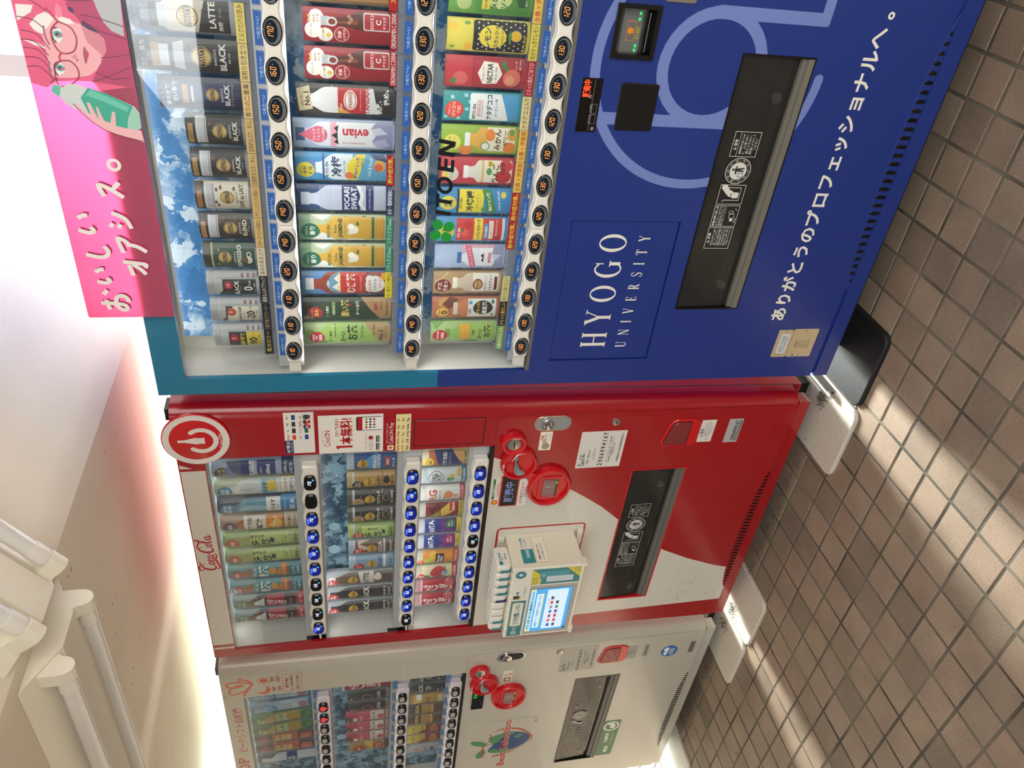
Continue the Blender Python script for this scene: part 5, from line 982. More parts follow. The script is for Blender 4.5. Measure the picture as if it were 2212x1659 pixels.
def cola_machine(dx, paint, root, white):
    T = lambda pts: [(x + dx, z) for x, z in pts]
    pm = M[paint]
    def lean(m):      # the cabinet stands a touch out of plumb
        m.V = [(v[0] + (.019 * (v[2] - 1.45) if v[0] - dx < -1.062 else .019 * (v[2] - 1.68) if v[0] - dx > -.160 else 0),) + tuple(v[1:]) for v in m.V]; return m
    def B(x0, x1, *r): return (x0 + dx, x1 + dx) + r
    mb = MB(); mb.box(*B(-1.092, -1.070, YF + .066, .735, .070, 1.826)); mb.box(*B(-.114, -.092, YF + .066, .735, .070, 1.826)); mb.box(*B(-1.07, -.114, .715, .735, .070, 1.826)); mb.box(*B(-1.07, -.114, YF + .066, .715, 1.80, 1.826)); mb.box(*B(-1.07, -.114, YF + .066, .715, .070, .10)); mb.box(*B(-1.07, -.114, .20, .215, .10, 1.80))
    lean(mb).build('cabinet', pm, root)
    # door: flat front with openings, rolled right edge
    W_ = B(-1.058, -.252, 1.008, 1.766); S_ = B(-.982, -.372, .402, .581)
    z0 = .107
    dr = MB().plate(*B(-1.098, -.150), z0, 1.832, YF, YF + .010, [W_, S_])
    lean(dr).build('door', pm, root)
    prof = [(-.150, YF), (-.126, YF + .0005), (-.113, YF + .004), (-.102, YF + .011), (-.095, YF + .019), (-.091, YF + .028), (-.090, YF + .036), (-.090, YF + .061), (-.150, YF + .061)]
    lean(MB().zprism([(x + dx, y) for x, y in prof], z0, 1.832)).build('door_edge', pm, root, True)
    lean(MB().box(*B(-1.098, -1.070, YF + .0105, YF + .061, z0, 1.832)).box(*B(-1.09, -.15, YF + .0105, YF + .061, 1.79, 1.832))).build('door_return', pm, root)
    lean(MB().box(*B(-.094, -.0905, YF + .0612, YF + .0658, .1, 1.826))).build('door_gasket', M['black'], root)
    MB().box(*B(-.128, -.094, YF + .012, YF + .060, 1.8325, 1.842)).build('hinge_cap', M['black'], root)
    mb = MB(); mb.box(*B(-1.100, -.112, YF + .006, YF + .05, .066, .1015)); mb.box(*B(-1.09, -.12, YF + .014, YF + .05, .1015, .1068)); lean(mb).build('plinth', pm, root)
    arch = [(-.375, .1085), (-.43, .1225), (-.52, .1325), (-.65, .1365), (-.78, .1355), (-.88, .1300), (-.95, .1190), (-.972, .1085)]
    gr = MB().prism(T(crv(arch[::-1], 3)), YF - .0010, YF).build('vent_grille', pm, root)
    xs = [a for a, _ in arch][::-1]; zz = [b for _, b in arch][::-1]
    for i in range(38):
        x = -.405 - .0148 * i; t = np.interp(x, xs, zz) - .002
        if t - .1095 < .006: continue
        MB().prism(T(rrect(x - .0032, .1095, x + .0032, t, .0026, 3)), YF - .0026, YF - .0004, ch=.0006).build('vent_slot', M['blackgloss'], gr)
    MB().box(*B(-1.085, -.150, .16, .70, .0125, .0685)).build('underside_light_block', M['dark'], root)  # added box below the cabinet, keeps light from behind off the front floor
    # display case
    li = MB(); li.box(*B(-1.068, -1.061, YF + .0105, .185, .990, 1.789)); li.box(*B(-.249, -.242, YF + .0105, .185, .990, 1.789)); li.box(*B(-1.068, -.242, .180, .186, .990, 1.789)); li.box(*B(-1.061, -.249, YF + .0105, .18, 1.784, 1.789)); li.box(*B(-1.061, -.249, YF + .0105, .18, .985, 1.000))
    li.build('display_liner', M['liner'], root)
    back = MB().box(*B(-1.005, -.256, .140, .144, 1.002, 1.772)).build('ice_backdrop', M['ice_dark'], root, label='printed picture of dark blue ice')
    for zz_, pw in ((1.778, .35), (SZ[0] - .027, .40), (SZ[1] - .0255, .40)): case_lamp(-1.04 + dx, -.27 + dx, YF + (.062 if zz_ > 1.7 else .0225), zz_, pw * (.45 if white else 1))
    hx_ = []
    for cx_, cz_, r_, c in ((-.405, 1.455, .020, 'b8ccd6'), (-.385, 1.437, .022, '6f93a5'), (-.62, 1.449, .018, '7fa6b6'), (-.72, 1.452, .020, '8fb2c0')):
        h6 = [(cx_ + dx + r_ * math.cos(math.radians(60 * k)), cz_ + r_ * math.sin(math.radians(60 * k))) for k in range(7)]
        hx_.append(('l', h6, .002, c)) if c == 'b8ccd6' else hx_.append(('p', h6[:6], c))
    printed('hexagon_print', hx_, back, .1398, mat='print')
    for r, (zt, zb) in enumerate(((1.548, 1.478), (1.273, 1.206), (1.070, 1.018))):
        rail = MB().box(*B(-1.035, -.258, YF + .014, YF + .020, zb, zt)).box(*B(-1.035, -.258, YF + .020, .137, zt - .006, zt - .001)).build('shelf_rail', M['rail'], root)
        zs = SZ[r]
        if white:
            n = 60; up = [(-1.03 + .77 * i / n, zs + .034 + .0 * i) for i in range(n + 1)]
            dn = [(-1.03 + .77 * i / n, zs + .014 + .003 * math.cos(2 * math.pi * (-1.03 + .77 * i / n - KX[0]) / .0699)) for i in range(n + 1)]
            MB().prism(T(up + dn[::-1]), YF + .0105, YF + .0135, '5b7fae').build('price_rail_strip', M['print'], rail, label='pale blue printed strip')
            for k in range(8):
                x = KX[k] + .010 + dx
                t_ = MB().prism(rrect(x - .011, zs + .0225, x + .011, zs + .0335, .001, 2), YF + .0085, YF + .0102, 'd9d6cc')
                art(t_, [('t', '!¥' + ('100', '110', '120', '130')[(k + r) % 4], x, zs + .028, .0075, '2a2a2a', .02)], 1, 0, 0, YF + .0085)
                t_.build('price_tag', M['print'], rail)
        xa, xb = KX[9] - .0375, KX[0] + (.0560 if r == 0 else .0500 if r == 1 else .0480)
        n = 130; up, dn = [], []
        for i in range(n + 1):
            x = xa + (xb - xa) * i / n; ph = math.cos(2 * math.pi * (x - KX[0]) / .0699)
            ed = min(1, min(x - xa, xb - x) / .010); ed = .82 + .18 * math.sqrt(max(0, 1 - (1 - ed) ** 2))
            up.append((x, zs + (.0205 + .0032 * ph) * ed)); dn.append((x, zs - .0222 * ed))
        sp = MB().prism(T(up + dn[::-1]), YF - .013, YF + .012, ch=.0045).build('button_strip', M['white'] if not white else M['palewhite'], root, True)
        pr = (('170', '160', '170', '170', '150', '150', '150', '150', '140', '150'), ('130', '130', '150', '150', '150', '150', '160', '160', '160', '160'), ('130', '120', '120', '120', '130', '120', '120', '120', '120', '130'))[r]
        for k in range(10):
            if white: on = r == 0 and k < 2; me = cola_button('', on, on, True)
            else:
                on = (k not in (0, 1, 6, 7, 8)) if r == 0 else (k != 9 if r == 1 else k != 4)
                me = cola_button('' if (r == 0 and k == 1) else pr[k], on, not (r == 0 and k == 1) and (r != 2 or k in (4, 5)) and (r != 1 or k in (0, 1, 6, 7, 8, 9)), False)
            put('button', me, sp, (KX[k] + dx, YF - .013, zs))
    if not white:
        for a_, b_ in ((1.487, 1.549), (1.222, 1.290)): MB().box(*B(-1.0612, -1.0602, YF + .012, YF + .026, a_, b_)).build('cable_slot', M['black'], root)
        for zs, s in ((SZ[0], 1), (SZ[1], 1)):
            MB().tube([(xa_ + dx, YF + .004, zz_) for xa_, zz_ in crv([(-1.006, zs - .003), (-1.018, zs - .006), (-1.028, zs - .003), (-1.045, zs - .004)], 5)], .0035, 8).build('strip_cable', M['liner'], root, True)
    pn = MB(); gap = [(SZ[0] + .024, 1.768), (SZ[1] + .024, SZ[0] - .023), (SZ[2] + .024, SZ[1] - .023)]
    for a, b in gap: pn.box(*B(-1.060, -.250, YF + .0035, YF + .0065, a, b))
    pn.build('window_pane', M['pane'], root)
    MB().box(*B(-1.058, -.252, YF - .0012, YF + .012, 1.0075, 1.0205)).build('window_gasket', M['black'], root)
    # coin, lever and note openings: three overlapping red rings
    rp = M['redplastic']
    cu = MB(); ox = dx - (.008 if white else 0); zo = .004 if white else 0
    C1, C2, C3 = (-.2410 + ox, .9570 + zo), (-.3175 + ox, .9340 + zo), (-.4130 + ox, .8330 + zo)
    cu.disc(*C1, [(.0365, YF + .004), (.0365, YF - .012), (.033, YF - .018), (.026, YF - .018), (.0215, YF - .010)], 36, 1.0)
    cu.disc(*C2, [(.0535, YF + .004), (.0535, YF - .012), (.050, YF - .019), (.044, YF - .019), (.040, YF - .008)], 40, 1.02)
    cu.disc(*C3, [(.0665, YF + .004), (.0665, YF - .012), (.062, YF - .020), (.056, YF - .020), (.052, YF - .010)], 44, 1.10)
    cu.prism([(a + ox, b + zo) for a, b in ((-.352, .895), (-.372, .905), (-.40, .893), (-.365, .868))], YF - .012, YF)
    coin = cu.build('payment_rings', rp, root, True, label='red plastic rings round coin slot, return lever and note slot')
    MB().disc(*C1, [(.0215, YF - .0101), (.0195, YF - .0135), (.012, YF - .0150)], 28, 1.0).build('coin_slot', M['metal'], coin, True)
    MB().box(C1[0] - .0125, C1[0] + .0125, YF - .0160, YF - .0148, C1[1] - .0016, C1[1] + .0016).build('slot_opening', M['black'], coin)
    lv = [(C2[0] + a, C2[1] + b) for a, b in crv([(.034, .010), (.018, .006), (.002, .003), (-.014, -.003), (-.026, -.018), (-.032, -.016), (-.036, -.003), (-.030, .010), (-.014, .014), (.004, .012), (.020, .014), (.034, .010)], 4)[:-1]]
    MB().prism(lv, YF - .022, YF - .009, ch=.003).build('return_lever', M['grey'], coin, True)
    MB().prism(rrect(C2[0] + .002 - .028, C2[1] + .0175, C2[0] + .002 + .004, C2[1] + .034, .003), YF - .0115, YF - .008).build('lever_stop', rp, coin)
    bs = MB(); bx0, bx1, bz0, bz1 = C3[0] - .044, C3[0] + .042, C3[1] - .034, C3[1] + .034
    bs.plate(bx0, bx1, bz0, bz1, YF - .0135, YF - .008, [(bx0 + .008, bx1 - .008, bz0 + .010, bz1 - .010)])
    bsl = bs.build('note_slot', rp, coin)
    MB().box(bx0 + .008, bx1 - .008, YF - .0098, YF - .0085, bz0 + .010, bz1 - .010).build('note_slot_throat', M['bay'], coin)
    MB().xprism([(YF - .0235, bz0 + .020), (YF - .0145, bz1 - .014), (YF - .0125, bz1 - .014), (YF - .0100, bz0 + .012)], bx0 + .012, bx1 - .012).build('note_cover', M['cover'], coin)
    a_, b_ = C3
    printed('note_slot_print', [('f', a_ - .015, b_ - .012, a_ + .013, b_ + .016, .0009, 'd8d6ce'), ('p', [(a_ - .007, b_ + .001), (a_ - .001, b_ + .012), (a_ + .005, b_ + .001), (a_ + .001, b_ + .001), (a_ + .001, b_ - .008), (a_ - .003, b_ - .008), (a_ - .003, b_ + .001)], 'e8e6de'), ('t', '1000', a_ - .001, b_ - .017, .0055, 'e0ded6', .018)] + ([('r', a_ - .033, b_ - .026, a_ + .030, b_ - .0205, '1c7a34')] if not white else []) + [('r', a_ + s_, b_ - .0235, a_ + s_ + .006, b_ - .0195, '*30ff70') for s_ in ((-.020, .012) if white else (.012,))], coin, YF - .0100, mat='print')
    wt = 'f0d8d4'
    printed('ring_lettering', [('t', '!おつり・返却', C2[0] - .012, C2[1] + .0465, .0065, wt, .052), ('p', [(C2[0] + .016, C2[1] + .0265), (C2[0] + .046, C2[1] + .012), (C2[0] + .048, C2[1] - .012), (C2[0] + .044, C2[1] + .006)], wt)] + [('t', '◎◎◎◎', C1[0] + .026, C1[1] - .003, .006, wt, .03, 90)], coin, YF - .0192, mat='print')
    # display window
    d0, d1, d2, d3 = B(-.4840, -.3705, .9270, .9720) if not white else B(-.4880, -.3820, .9310, .9750)
    if not white: MB().prism(rrect(d0 - .004, d2 - .004, d1 + .004, d3 + .004, .004), YF - .004, YF).build('display_bezel', rp, root)
    dsp = MB().prism(rrect(d0, d2, d1, d3, .002), YF - .0052, YF - .0005).build('price_display', M['blackgloss'], root)
    if not white: printed('display_print', [('t', '!販売中', (d0 + d1) / 2 - .003, .9500, .0265, '*7c8cc8', .080)], dsp, YF - .0052)
    else: printed('display_print', [('t', '!販売', d1 - .020, d3 - .012, .0130, '*18ff50', .026)] + sevenseg('1', d1 - .052, d3 - .027, .007, '*d02040') + [('r', d1 - .070, d3 - .036, d1 - .058, d3 - .034, '*802030')], dsp, YF - .0052)
    # key handle, lock, plate, coin return
    mh = M['metal'] if not white else M['chrome']
    hd = MB().prism(T(rrect(-.2055, .798, -.1535, .905, .0255, 8)), YF - .0022, YF + .001, ch=.001).build('key_handle', mh, root)
    MB().prism(T(rrect(-.1985, .806, -.1610, .892, .0185, 8)), YF - .0030, YF - .0015, ch=.0006).build('handle_recess', M['grey'] if not white else M['dark'], hd)
    MB().disc(-.1800 + dx, .868, [(.0175, YF - .003), (.0170, YF - .010), (.0125, YF - .0115), (.0120, YF - .008), (.009, YF - .008), (.0085, YF - .013), (.004, YF - .014)], 28).build('key_cylinder', M['chrome'], hd, True)
    lk = MB().disc(-.1825 + dx, .667 + (.004 if white else 0), [(.0125, YF), (.0120, YF - .004), (.009, YF - .005)], 24).build('round_lock', M['metal'], root, True)
    MB().box(-.1875 + dx, -.1775 + dx, YF - .0056, YF - .0046, .6660 + (.004 if white else 0), .6680 + (.004 if white else 0)).build('key_slot', M['black'], lk)
    # recessed blank cover beside the window
    MB().plate(*B(-.2405, -.1485), 1.0415, 1.2335, YF - .0006, YF, [B(-.2385, -.1505, 1.0435, 1.2315)]).build('cover_groove', M['dark'] if not white else M['rail'], root)
    MB().prism(T(rrect(-.2382, 1.0438, -.1508, 1.2312, .003)), YF - .0016, YF, ch=.0008).build('cover_plate', pm, root)
    L_ = [('l', T([(-.2925, 1.0075), (-.152, 1.0095), (-.1475, 1.005), (-.1480, .12)]), .0010, '5a0a10' if not white else '8f8c82')]
    printed('panel_seam', L_, root, YF)
    cr0 = [(-.2835 + dx, .420), (-.2835 + dx, .497), (-.276 + dx, .512), (-.262 + dx, .516), (-.200 + dx, .500), (-.190 + dx, .492), (-.184 + dx, .478), (-.184 + dx, .430), (-.190 + dx, .412), (-.200 + dx, .403), (-.266 + dx, .403), (-.279 + dx, .409)]
    cup = MB().prism(cr0, YF - .0045, YF + .001, ch=.0018).build('coin_return', rp, root)
    ins = [(a, max(b, .4335)) for a, b in inset(cr0, .0065)]
    MB().prism(ins, YF - .0052, YF - .0040).build('return_cup', M['redshade'], cup)
    MB().prism(inset(ins, .003), YF - .0070, YF - .0054, ch=.0012).build('return_flap', M['coverred'], cup)
    # dispensing slot
    s0, s1 = B(-.982, -.372); q0, q1 = .402, .581
    by = MB(); by.plate(s0, s1, q0, q1, YF + .135, YF + .14); by.box(s0 - .004, s0, YF + .02, YF + .14, q0, q1); by.box(s1, s1 + .004, YF + .02, YF + .14, q0, q1); by.box(s0, s1, YF + .02, YF + .14, q1, q1 + .004); by.box(s0, s1, YF + .02, YF + .14, q0 - .004, q0)
    slot = by.build('dispensing_bay', M['dark'], root)
    MB().plate(s0, s1, q0, q1, YF - .0015, YF + .02, [(s0 + .0045, s1 - .0045, q0 + .0045, q1 - .0045)]).build('slot_frame', rp if not white else M['black'], root)
    fl = MB().xprism([(YF + .006, q1 - .006), (YF + .010, q0 + .05), (YF + .016, q0 + .034), (YF + .013, q0 + .032), (YF + .007, q0 + .049), (YF + .003, q1 - .006)], s0 + .005, s1 - .005).build('flap', M['smoke'], root, label='smoked clear flap')
    MB().box(s0 + .005, s1 - .005, YF - .001, YF + .014, q0 + .005, q0 + .018).box(s0 + .005, s1 - .005, YF + .004, YF + .018, q0 + .018, q0 + .032).build('flap_sill', M['bay'], slot)
    MB().box(s0 + .02, s1 - .02, YF + .03, YF + .038, .468, .480).build('push_bar', M['black'], slot)
    for px in (-.920, -.440): MB().disc(px + dx, .474, [(.0125, YF + .010), (.0115, YF), (.006, YF - .002), (.005, YF), (.002, YF + .001)], 20).build('flap_knob', M['case'], fl, True)
    printed('flap_notices', notices(-.8150 + dx, .548, 1.04, dim='c9c8c4') if not white else notices(-.836 + dx, .553, 1.04, dim='77787a'), fl, YF + .0025)
M['palewhite'] = plain('violet_white_plastic', 'cfcbd8', .35, 0, .2)
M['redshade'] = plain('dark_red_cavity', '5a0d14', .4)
M['coverred'] = clear('clear_red_cover', 'd86a6a', .25, .06)
def sticker(name, x0, z0, x1, z1, col, items, root, label=None, y=YF):
    mb = MB().prism([(x0, z0), (x1, z0), (x1, z1), (x0, z1)], y - .0004, y - .00002, col)
    o = mb.build(name, M['print'], root, label=label)
    art(MB(), items, 1, 0, 0, y - .0004).build('sticker_print', [M['print'], M['lit']], o)
    return o

# ---------------------------------------------------------------- red machine
red = thing('vending_machine', 'glossy red vending machine with round badge, white swoosh and blue-lit buttons, in the middle', 'vending machine', (-.595, .39, .066))
cola_machine(0, 'red', red, False)
CR = 'b3101e'; WH = 'd4d1c6'
g = [('r', -1.0270, 1.7680, -.2905, 1.8290, WH), ('r', -1.0490, 1.7680, -1.0400, 1.8290, WH), ('p', [(-.2815, 1.7680), (-.2815, 1.8290), (-.268, 1.8290), (-.2815, 1.798)], WH)]
sw = [(-.2960, 1.0060), (-.318, .955), (-.36, .885), (-.4337, .7677), (-.480, .703), (-.5232, .6468), (-.5800, .5870), (-.660, .495), (-.7456, .3938), (-.798, .295), (-.846, .1843), (-.870, .1080), (-1.037, .1080), (-1.044, .400), (-1.050, .650), (-1.056, 1.0060)]
g += [('p', sw, WH)]
printed('white_graphics', g[:1], red, YF, label='white name band'); printed('white_graphics', g[1:2], red, YF); printed('white_graphics', g[2:3], red, YF)
printed('white_swoosh', g[3:], red, YF, hole=(-.982, -.372, .402, .581), label='white swoosh on the red door')
printed('red_outline', [('l', rrect(-.9860, .6880, -.5890, .9660, .012, 4) + [rrect(-.9860, .6880, -.5890, .9660, .012, 4)[0]], .0062, CR)], red, YF - .0002)
printed('script_lettering', script_logo(-.600, 1.7985, .1520, CR), red, YF - .0002, label='red flowing script')
bd = MB().disc(-.1800, 1.7765, [(.0815, YF), (.0815, YF - .006), (.0800, YF - .0072)], 48)
badge = bd.build('round_badge', M['redplastic'], red, True, label='round red and white badge with a bottle power sign')
bw = 'e2ded8'
arc = ell(-.1820, 1.7640, .0345, .0345, 26, 140, 400)
printed('badge_print', [('o', -.1800, 1.7765, .0795, .0790, .0155, bw), ('l', arc, .0125, bw), ('e', arc[0][0], arc[0][1], .00625, .00625, bw), ('e', arc[-1][0], arc[-1][1], .00625, .00625, bw),
        ('p', [(-.1925, 1.7560), (-.1725, 1.7560), (-.1735, 1.7680), (-.1720, 1.7780), (-.1750, 1.7900), (-.1785, 1.8050), (-.1785, 1.8200), (-.1865, 1.8200), (-.1865, 1.8050), (-.1900, 1.7900), (-.1930, 1.7780), (-.1915, 1.7680)], bw), ('t', 'Coke', -.1960, 1.7180, .0100, bw, .026), ('o', -.1760, 1.7175, .0050, .0050, .0013, bw), ('r', -.1767, 1.7180, -.1753, 1.7235, bw), ('t', 'N', -.1655, 1.7180, .0095, bw)], badge, YF - .0072)
def chips(x0, z0, nx, nz, dx_, dz_, cols, h=.008, words=()):
    o = []
    for i in range(nx):
        for j in range(nz):
            c = cols[(i * nz + j) % len(cols)]; x, z = x0 + i * dx_, z0 - j * dz_
            if words and (i * nz + j) % 2 == 0: o.append(('t', '!' + words[(i * nz + j) // 2 % len(words)], x, z, h * .55, c, dx_ * .9))
            else: o.append(('rr', x - dx_ * .36, z - h / 2, x + dx_ * .36, z + h / 2, h * .2, c))
    return o
PC = ('c8202a', 'd84a2a', 'c8202a', '1d4a8a', 'c8202a', '2a2a2a', 'c83a2a', '1d6a3a', '7a2a6a', '3a3a3a')
sticker('payment_sticker', -.2445, 1.4900, -.1080, 1.5645, 'e6e4de', chips(-.190, 1.556, 4, 4, .022, .0155, PC, .009, ('PayPay', 'd払い', 'au', 'メルペイ', 'Pay')) + [('r', -.2440, 1.5440, -.200, 1.5645, '1d2658'), ('t', '!QRで買える!', -.2220, 1.5570, .0085, 'f0f0f4', .040), ('t', 'Pay with QR', -.222, 1.5485, .0045, 'd8d8e8')] + [('f', -.166, 1.4925, -.110, 1.520, .0006, '8a8a8a')] + chips(-.155, 1.513, 3, 2, .016, .011, PC[3:], .007), red, 'white sticker of payment marks')
sticker('offer_sticker', -.2510, 1.3145, -.1220, 1.4800, 'e9e6de', [('t', 'おトクに楽しくドリンクアプリ', -.196, 1.4700, .0045, 'a01420', .055), ('t', 'Coke', -.2115, 1.4585, .0145, CR, .030), ('o', -.190, 1.4580, .0065, .0065, .0016, CR), ('r', -.1908, 1.459, -.1892, 1.466, CR), ('t', 'N', -.1785, 1.4585, .0135, CR), ('t', '!スタンプたまると', -.1640, 1.4335, .0100, 'a01420', .062), ('l', [(-.236, 1.430), (-.2295, 1.436), (-.2295, 1.394)], .0075, CR), ('t', '!本無料!', -.1770, 1.4100, .0310, CR, .088), ('t', '今すぐ、ダウンロード!!', -.216, 1.3590, .0055, 'a01420', .056), ('f', -.245, 1.342, -.212, 1.351, .0007, '3a3a3a'), ('t', 'コークオン', -.231, 1.3465, .0055, '3a3a3a'), ('r', -.208, 1.341, -.196, 1.352, 'a01420'), ('rr', -.245, 1.324, -.222, 1.333, .001, '15171a'), ('rr', -.218, 1.324, -.196, 1.333, .001, '15171a'), ('t', 'App Store', -.2335, 1.3285, .0045, 'f0f0f0', .019), ('t', 'Google Play', -.207, 1.3285, .0045, 'f0f0f0', .019), ('rr', -.176, 1.3170, -.130, 1.3840, .004, '2a2a2c'), ('r', -.174, 1.3170, -.132, 1.3800, 'f0efec'), ('r', -.174, 1.368, -.132, 1.380, CR)] + [('e', -.166 + i * .009, 1.358 - j * .010, .0033, .0033, (CR, '2a3a6a', '7aa83a', '3a3a3a')[(i * 2 + j) % 4]) for i in range(4) for j in range(3)], red, 'white sticker offering a free bottle')
sticker('pay_sticker', -.2555, 1.2425, -.1265, 1.2815, 'e6dfa2', [('t', '!' + w_, -.243 + i * .0245, 1.2755 - j * .0125, .0062, c, .021) for i, row in enumerate((('PayPay', 'au PAY', 'VISA'), ('LINE Pay', 'd払い', 'JCB'), ('R Pay', 'Pay', 'G Pay'), ('Pay', 'Pay', 'Amex'), ('ID', '支払', 'Pay'))) for j, (w_, c) in enumerate(zip(row, ('b02a24', 'c2502a', '1d2a6a')))], red, 'pale yellow sticker of card marks')
printed('pay_lettering', [('t', 'Coke', -.2140, 1.2935, .0110, 'f0d8d6', .027), ('o', -.195, 1.2935, .0048, .0048, .0012, 'f0d8d6'), ('t', 'N Pay', -.171, 1.2935, .0105, 'f0d8d6', .036), ('rr', -.249, 1.286, -.232, 1.303, .003, 'f0e6d8'), ('e', -.2405, 1.2945, .005, .006, 'd8802a'), ('t', '決済サービスがご利用いただけます', -.190, 1.3040, .0042, 'f0d8d6', .07)], red, YF)
sticker('coin_sticker', -.2770, .8465, -.2090, .8820, 'e8e0a0', [('r', -.2755, .848, -.2105, .8805, 'efece0'), ('e', -.262, .862, .0115, .0115, 'a39b80'), ('o', -.262, .862, .009, .009, .001, '7a7258'), ('e', -.246, .867, .007, .007, 'b5ad92'), ('t', '!OK', -.230, .874, .0100, 'b02a28', .020), ('t', '新500円', -.228, .864, .0062, '3a2a20', .030), ('t', '使えます', -.228, .854, .0062, '3a2a20', .028)], red, 'small cream sticker with coins and OK')
sticker('number_sticker', -.3545, .6250, -.2165, .7607, 'dbd8d2', script_logo(-.322, .7440, .050, '26262a') + [('t', '故障・お問合せは', -.312, .7265, .0070, '3a3a3a', .052), ('t', 'こちらから→', -.302, .7120, .0070, '3a3a3a')] + [('t', '!' + c, -.3430 + i * .0130, .6880, .0115, '26262a') for i, c in enumerate('2906994167')] + [('l', [(-.3490, .6955), (-.2200, .6955)], .0005, '77777a'), ('l', [(-.3490, .6805), (-.2200, .6805)], .0005, '77777a')] + [('t', t, -.285, .670 - i * .0072, .0048, '4a4a4a', .115) for i, t in enumerate(('コカ・コーラ ボトラーズジャパン株式会社', '統括営業部 自動販売機サービスセンター', '受付時間 9時〜17時'))] + [('t', '兵庫県加古川市平岡町新在家2301', -.280, .6370, .0068, '3a3a3a', .115)], red, 'white number sticker')
sticker('warning_sticker', -.2750, .3545, -.1920, .3995, 'dedbd4', [('t', '!△ 警告', -.240, .3910, .0090, '2a2a2a'), ('l', [(-.273, .385), (-.194, .385)], .0006, '4a4a4a'), ('o', -.265, .370, .0045, .0045, .001, '2a2a2a')] + [('t', t, -.228, .3800 - i * .0065, .0048, '3a3a3a', .062) for i, t in enumerate(('転倒事故を防ぐために', '上に乗らない、揺さぶらない', '取付固定するように', 'してください。'))], red, 'white warning sticker')
sticker('barcode_sticker', -.2815, .2685, -.1920, .3135, 'aeb0ae', [('t', '!2906994167', -.236, .2860, .0120, '2a2a2a', .076)] + [('r', -.275 + i * .0026 + (i * 7 % 3) * .0004, .271, -.2738 + i * .0026 + (i * 5 % 3) * .0005, .278, '2f2f2f') for i in range(30)], red, 'grey bar code sticker')
sticker('guide_sticker', -.4835, .9775, -.3770, .9995, 'e4e0d6', [('t', 'Coke', -.440, .9830, .0085, CR, .020), ('o', -.4265, .9830, .0038, .0038, .001, CR), ('t', 'N Pay', -.408, .9830, .0085, CR, .026), ('r', -.462, .9915, -.380, .9985, '1f7a3c'), ('t', '!使えるお店はココ!', -.425, .9950, .0050, 'f0f4ee', .06), ('rr', -.482, .980, -.465, .998, .003, 'd8502a'), ('e', -.4735, .989, .005, .006, 'e8b83a')], red, 'small sticker above the display')
tg_ = MB().prism(rrect(-.4905, .8935, -.3780, .9225, .010, 5), YF - .0065, YF - .0052, 'e2dfd8', ch=.0008)
o = tg_.build('phone_tag', M['print'], red, label='white tag for phone payment')
art(MB(), [('t', '!スマホはココへ!!', -.4355, .9115, .0105, 'a8182a', .092), ('rr', -.452, .8955, -.410, .9035, .002, '8f8c88'), ('t', 'COKE ON', -.431, .8995, .0060, 'e8e4e0')], 1, 0, 0, YF - .0065).build('tag_print', M['print'], o)

# ---------------------------------------------------------------- white machine
DXW = -1.0755
wht = thing('vending_machine', 'off-white vending machine with red coin rings and apple emblem, farthest left', 'vending machine', (-.595 + DXW, .39, .066))
cola_machine(DXW, 'white_paint', wht, True)
OR = 'c2512a'; OR2 = 'a8402a'
p = lambda pts, n=6: crv(pts, n)
printed('heart_plug_print', [('l', p([(-1.222, 1.7700), (-1.229, 1.7560), (-1.240, 1.7410), (-1.256, 1.7340), (-1.280, 1.7480), (-1.300, 1.7560), (-1.318, 1.7640)]), .0085, OR), ('l', p([(-1.250, 1.7360), (-1.236, 1.7900), (-1.240, 1.8100), (-1.254, 1.8120), (-1.266, 1.7960), (-1.264, 1.7760), (-1.258, 1.7620), (-1.256, 1.7800), (-1.268, 1.7980), (-1.284, 1.8080), (-1.298, 1.8060), (-1.304, 1.7900), (-1.290, 1.7560), (-1.282, 1.7420)]), .0085, OR), ('rr', -1.232, 1.7630, -1.218, 1.7760, .003, OR), ('r', -1.219, 1.7660, -1.212, 1.7680, OR), ('r', -1.219, 1.7710, -1.212, 1.7730, OR), ('l', [(-1.232, 1.8230), (-1.227, 1.8290)], .006, OR), ('l', [(-1.270, 1.8240), (-1.270, 1.8310)], .006, OR), ('l', [(-1.308, 1.8190), (-1.314, 1.8250)], .006, OR)], wht, YF, label='orange heart drawn with a plug cord')
sun = [('e', -1.2420, 1.6960, .0125, .0125, OR)] + [('p', [(-1.2420 + .0165 * math.cos(a + .22), 1.6960 + .0165 * math.sin(a + .22)), (-1.2420 + .0165 * math.cos(a - .22), 1.6960 + .0165 * math.sin(a - .22)), (-1.2420 + .0245 * math.cos(a), 1.6960 + .0245 * math.sin(a))], OR) for a in [math.pi / 4 * k for k in range(8)]]
moon = [('p', ell(-1.2960, 1.7000, .0225, .0225, 20, 100, 330) + ell(-1.2880, 1.7080, .0195, .0195, 16, 320, 115), OR)]
printed('cooling_print', sun + moon + [('t', '!冷却', -1.2400, 1.6680, .0120, OR2), ('t', '!OFF', -1.2400, 1.6500, .0125, OR2), ('t', '!冷却', -1.2960, 1.6660, .0120, OR2), ('t', '!ON', -1.2960, 1.6480, .0125, OR2), ('f', -1.3180, 1.5740, -1.2180, 1.6360, .0010, OR2), ('t', '!電力使用の', -1.268, 1.6230, .0105, OR2, .056), ('t', '!ピーク時を避けて', -1.268, 1.6060, .0105, OR2, .088), ('t', '!冷やしています。', -1.268, 1.5880, .0105, OR2, .088)], wht, YF, label='orange sun, moon and cooling notice')
printed('title_lettering', [('t', '!ピークシフト自販機', -1.5250, 1.7945, .0285, 'a8301f', -.282), ('t', '!STOP', -1.8020, 1.8010, .0370, 'a8301f', -.195)], wht, YF, label='red title lettering')
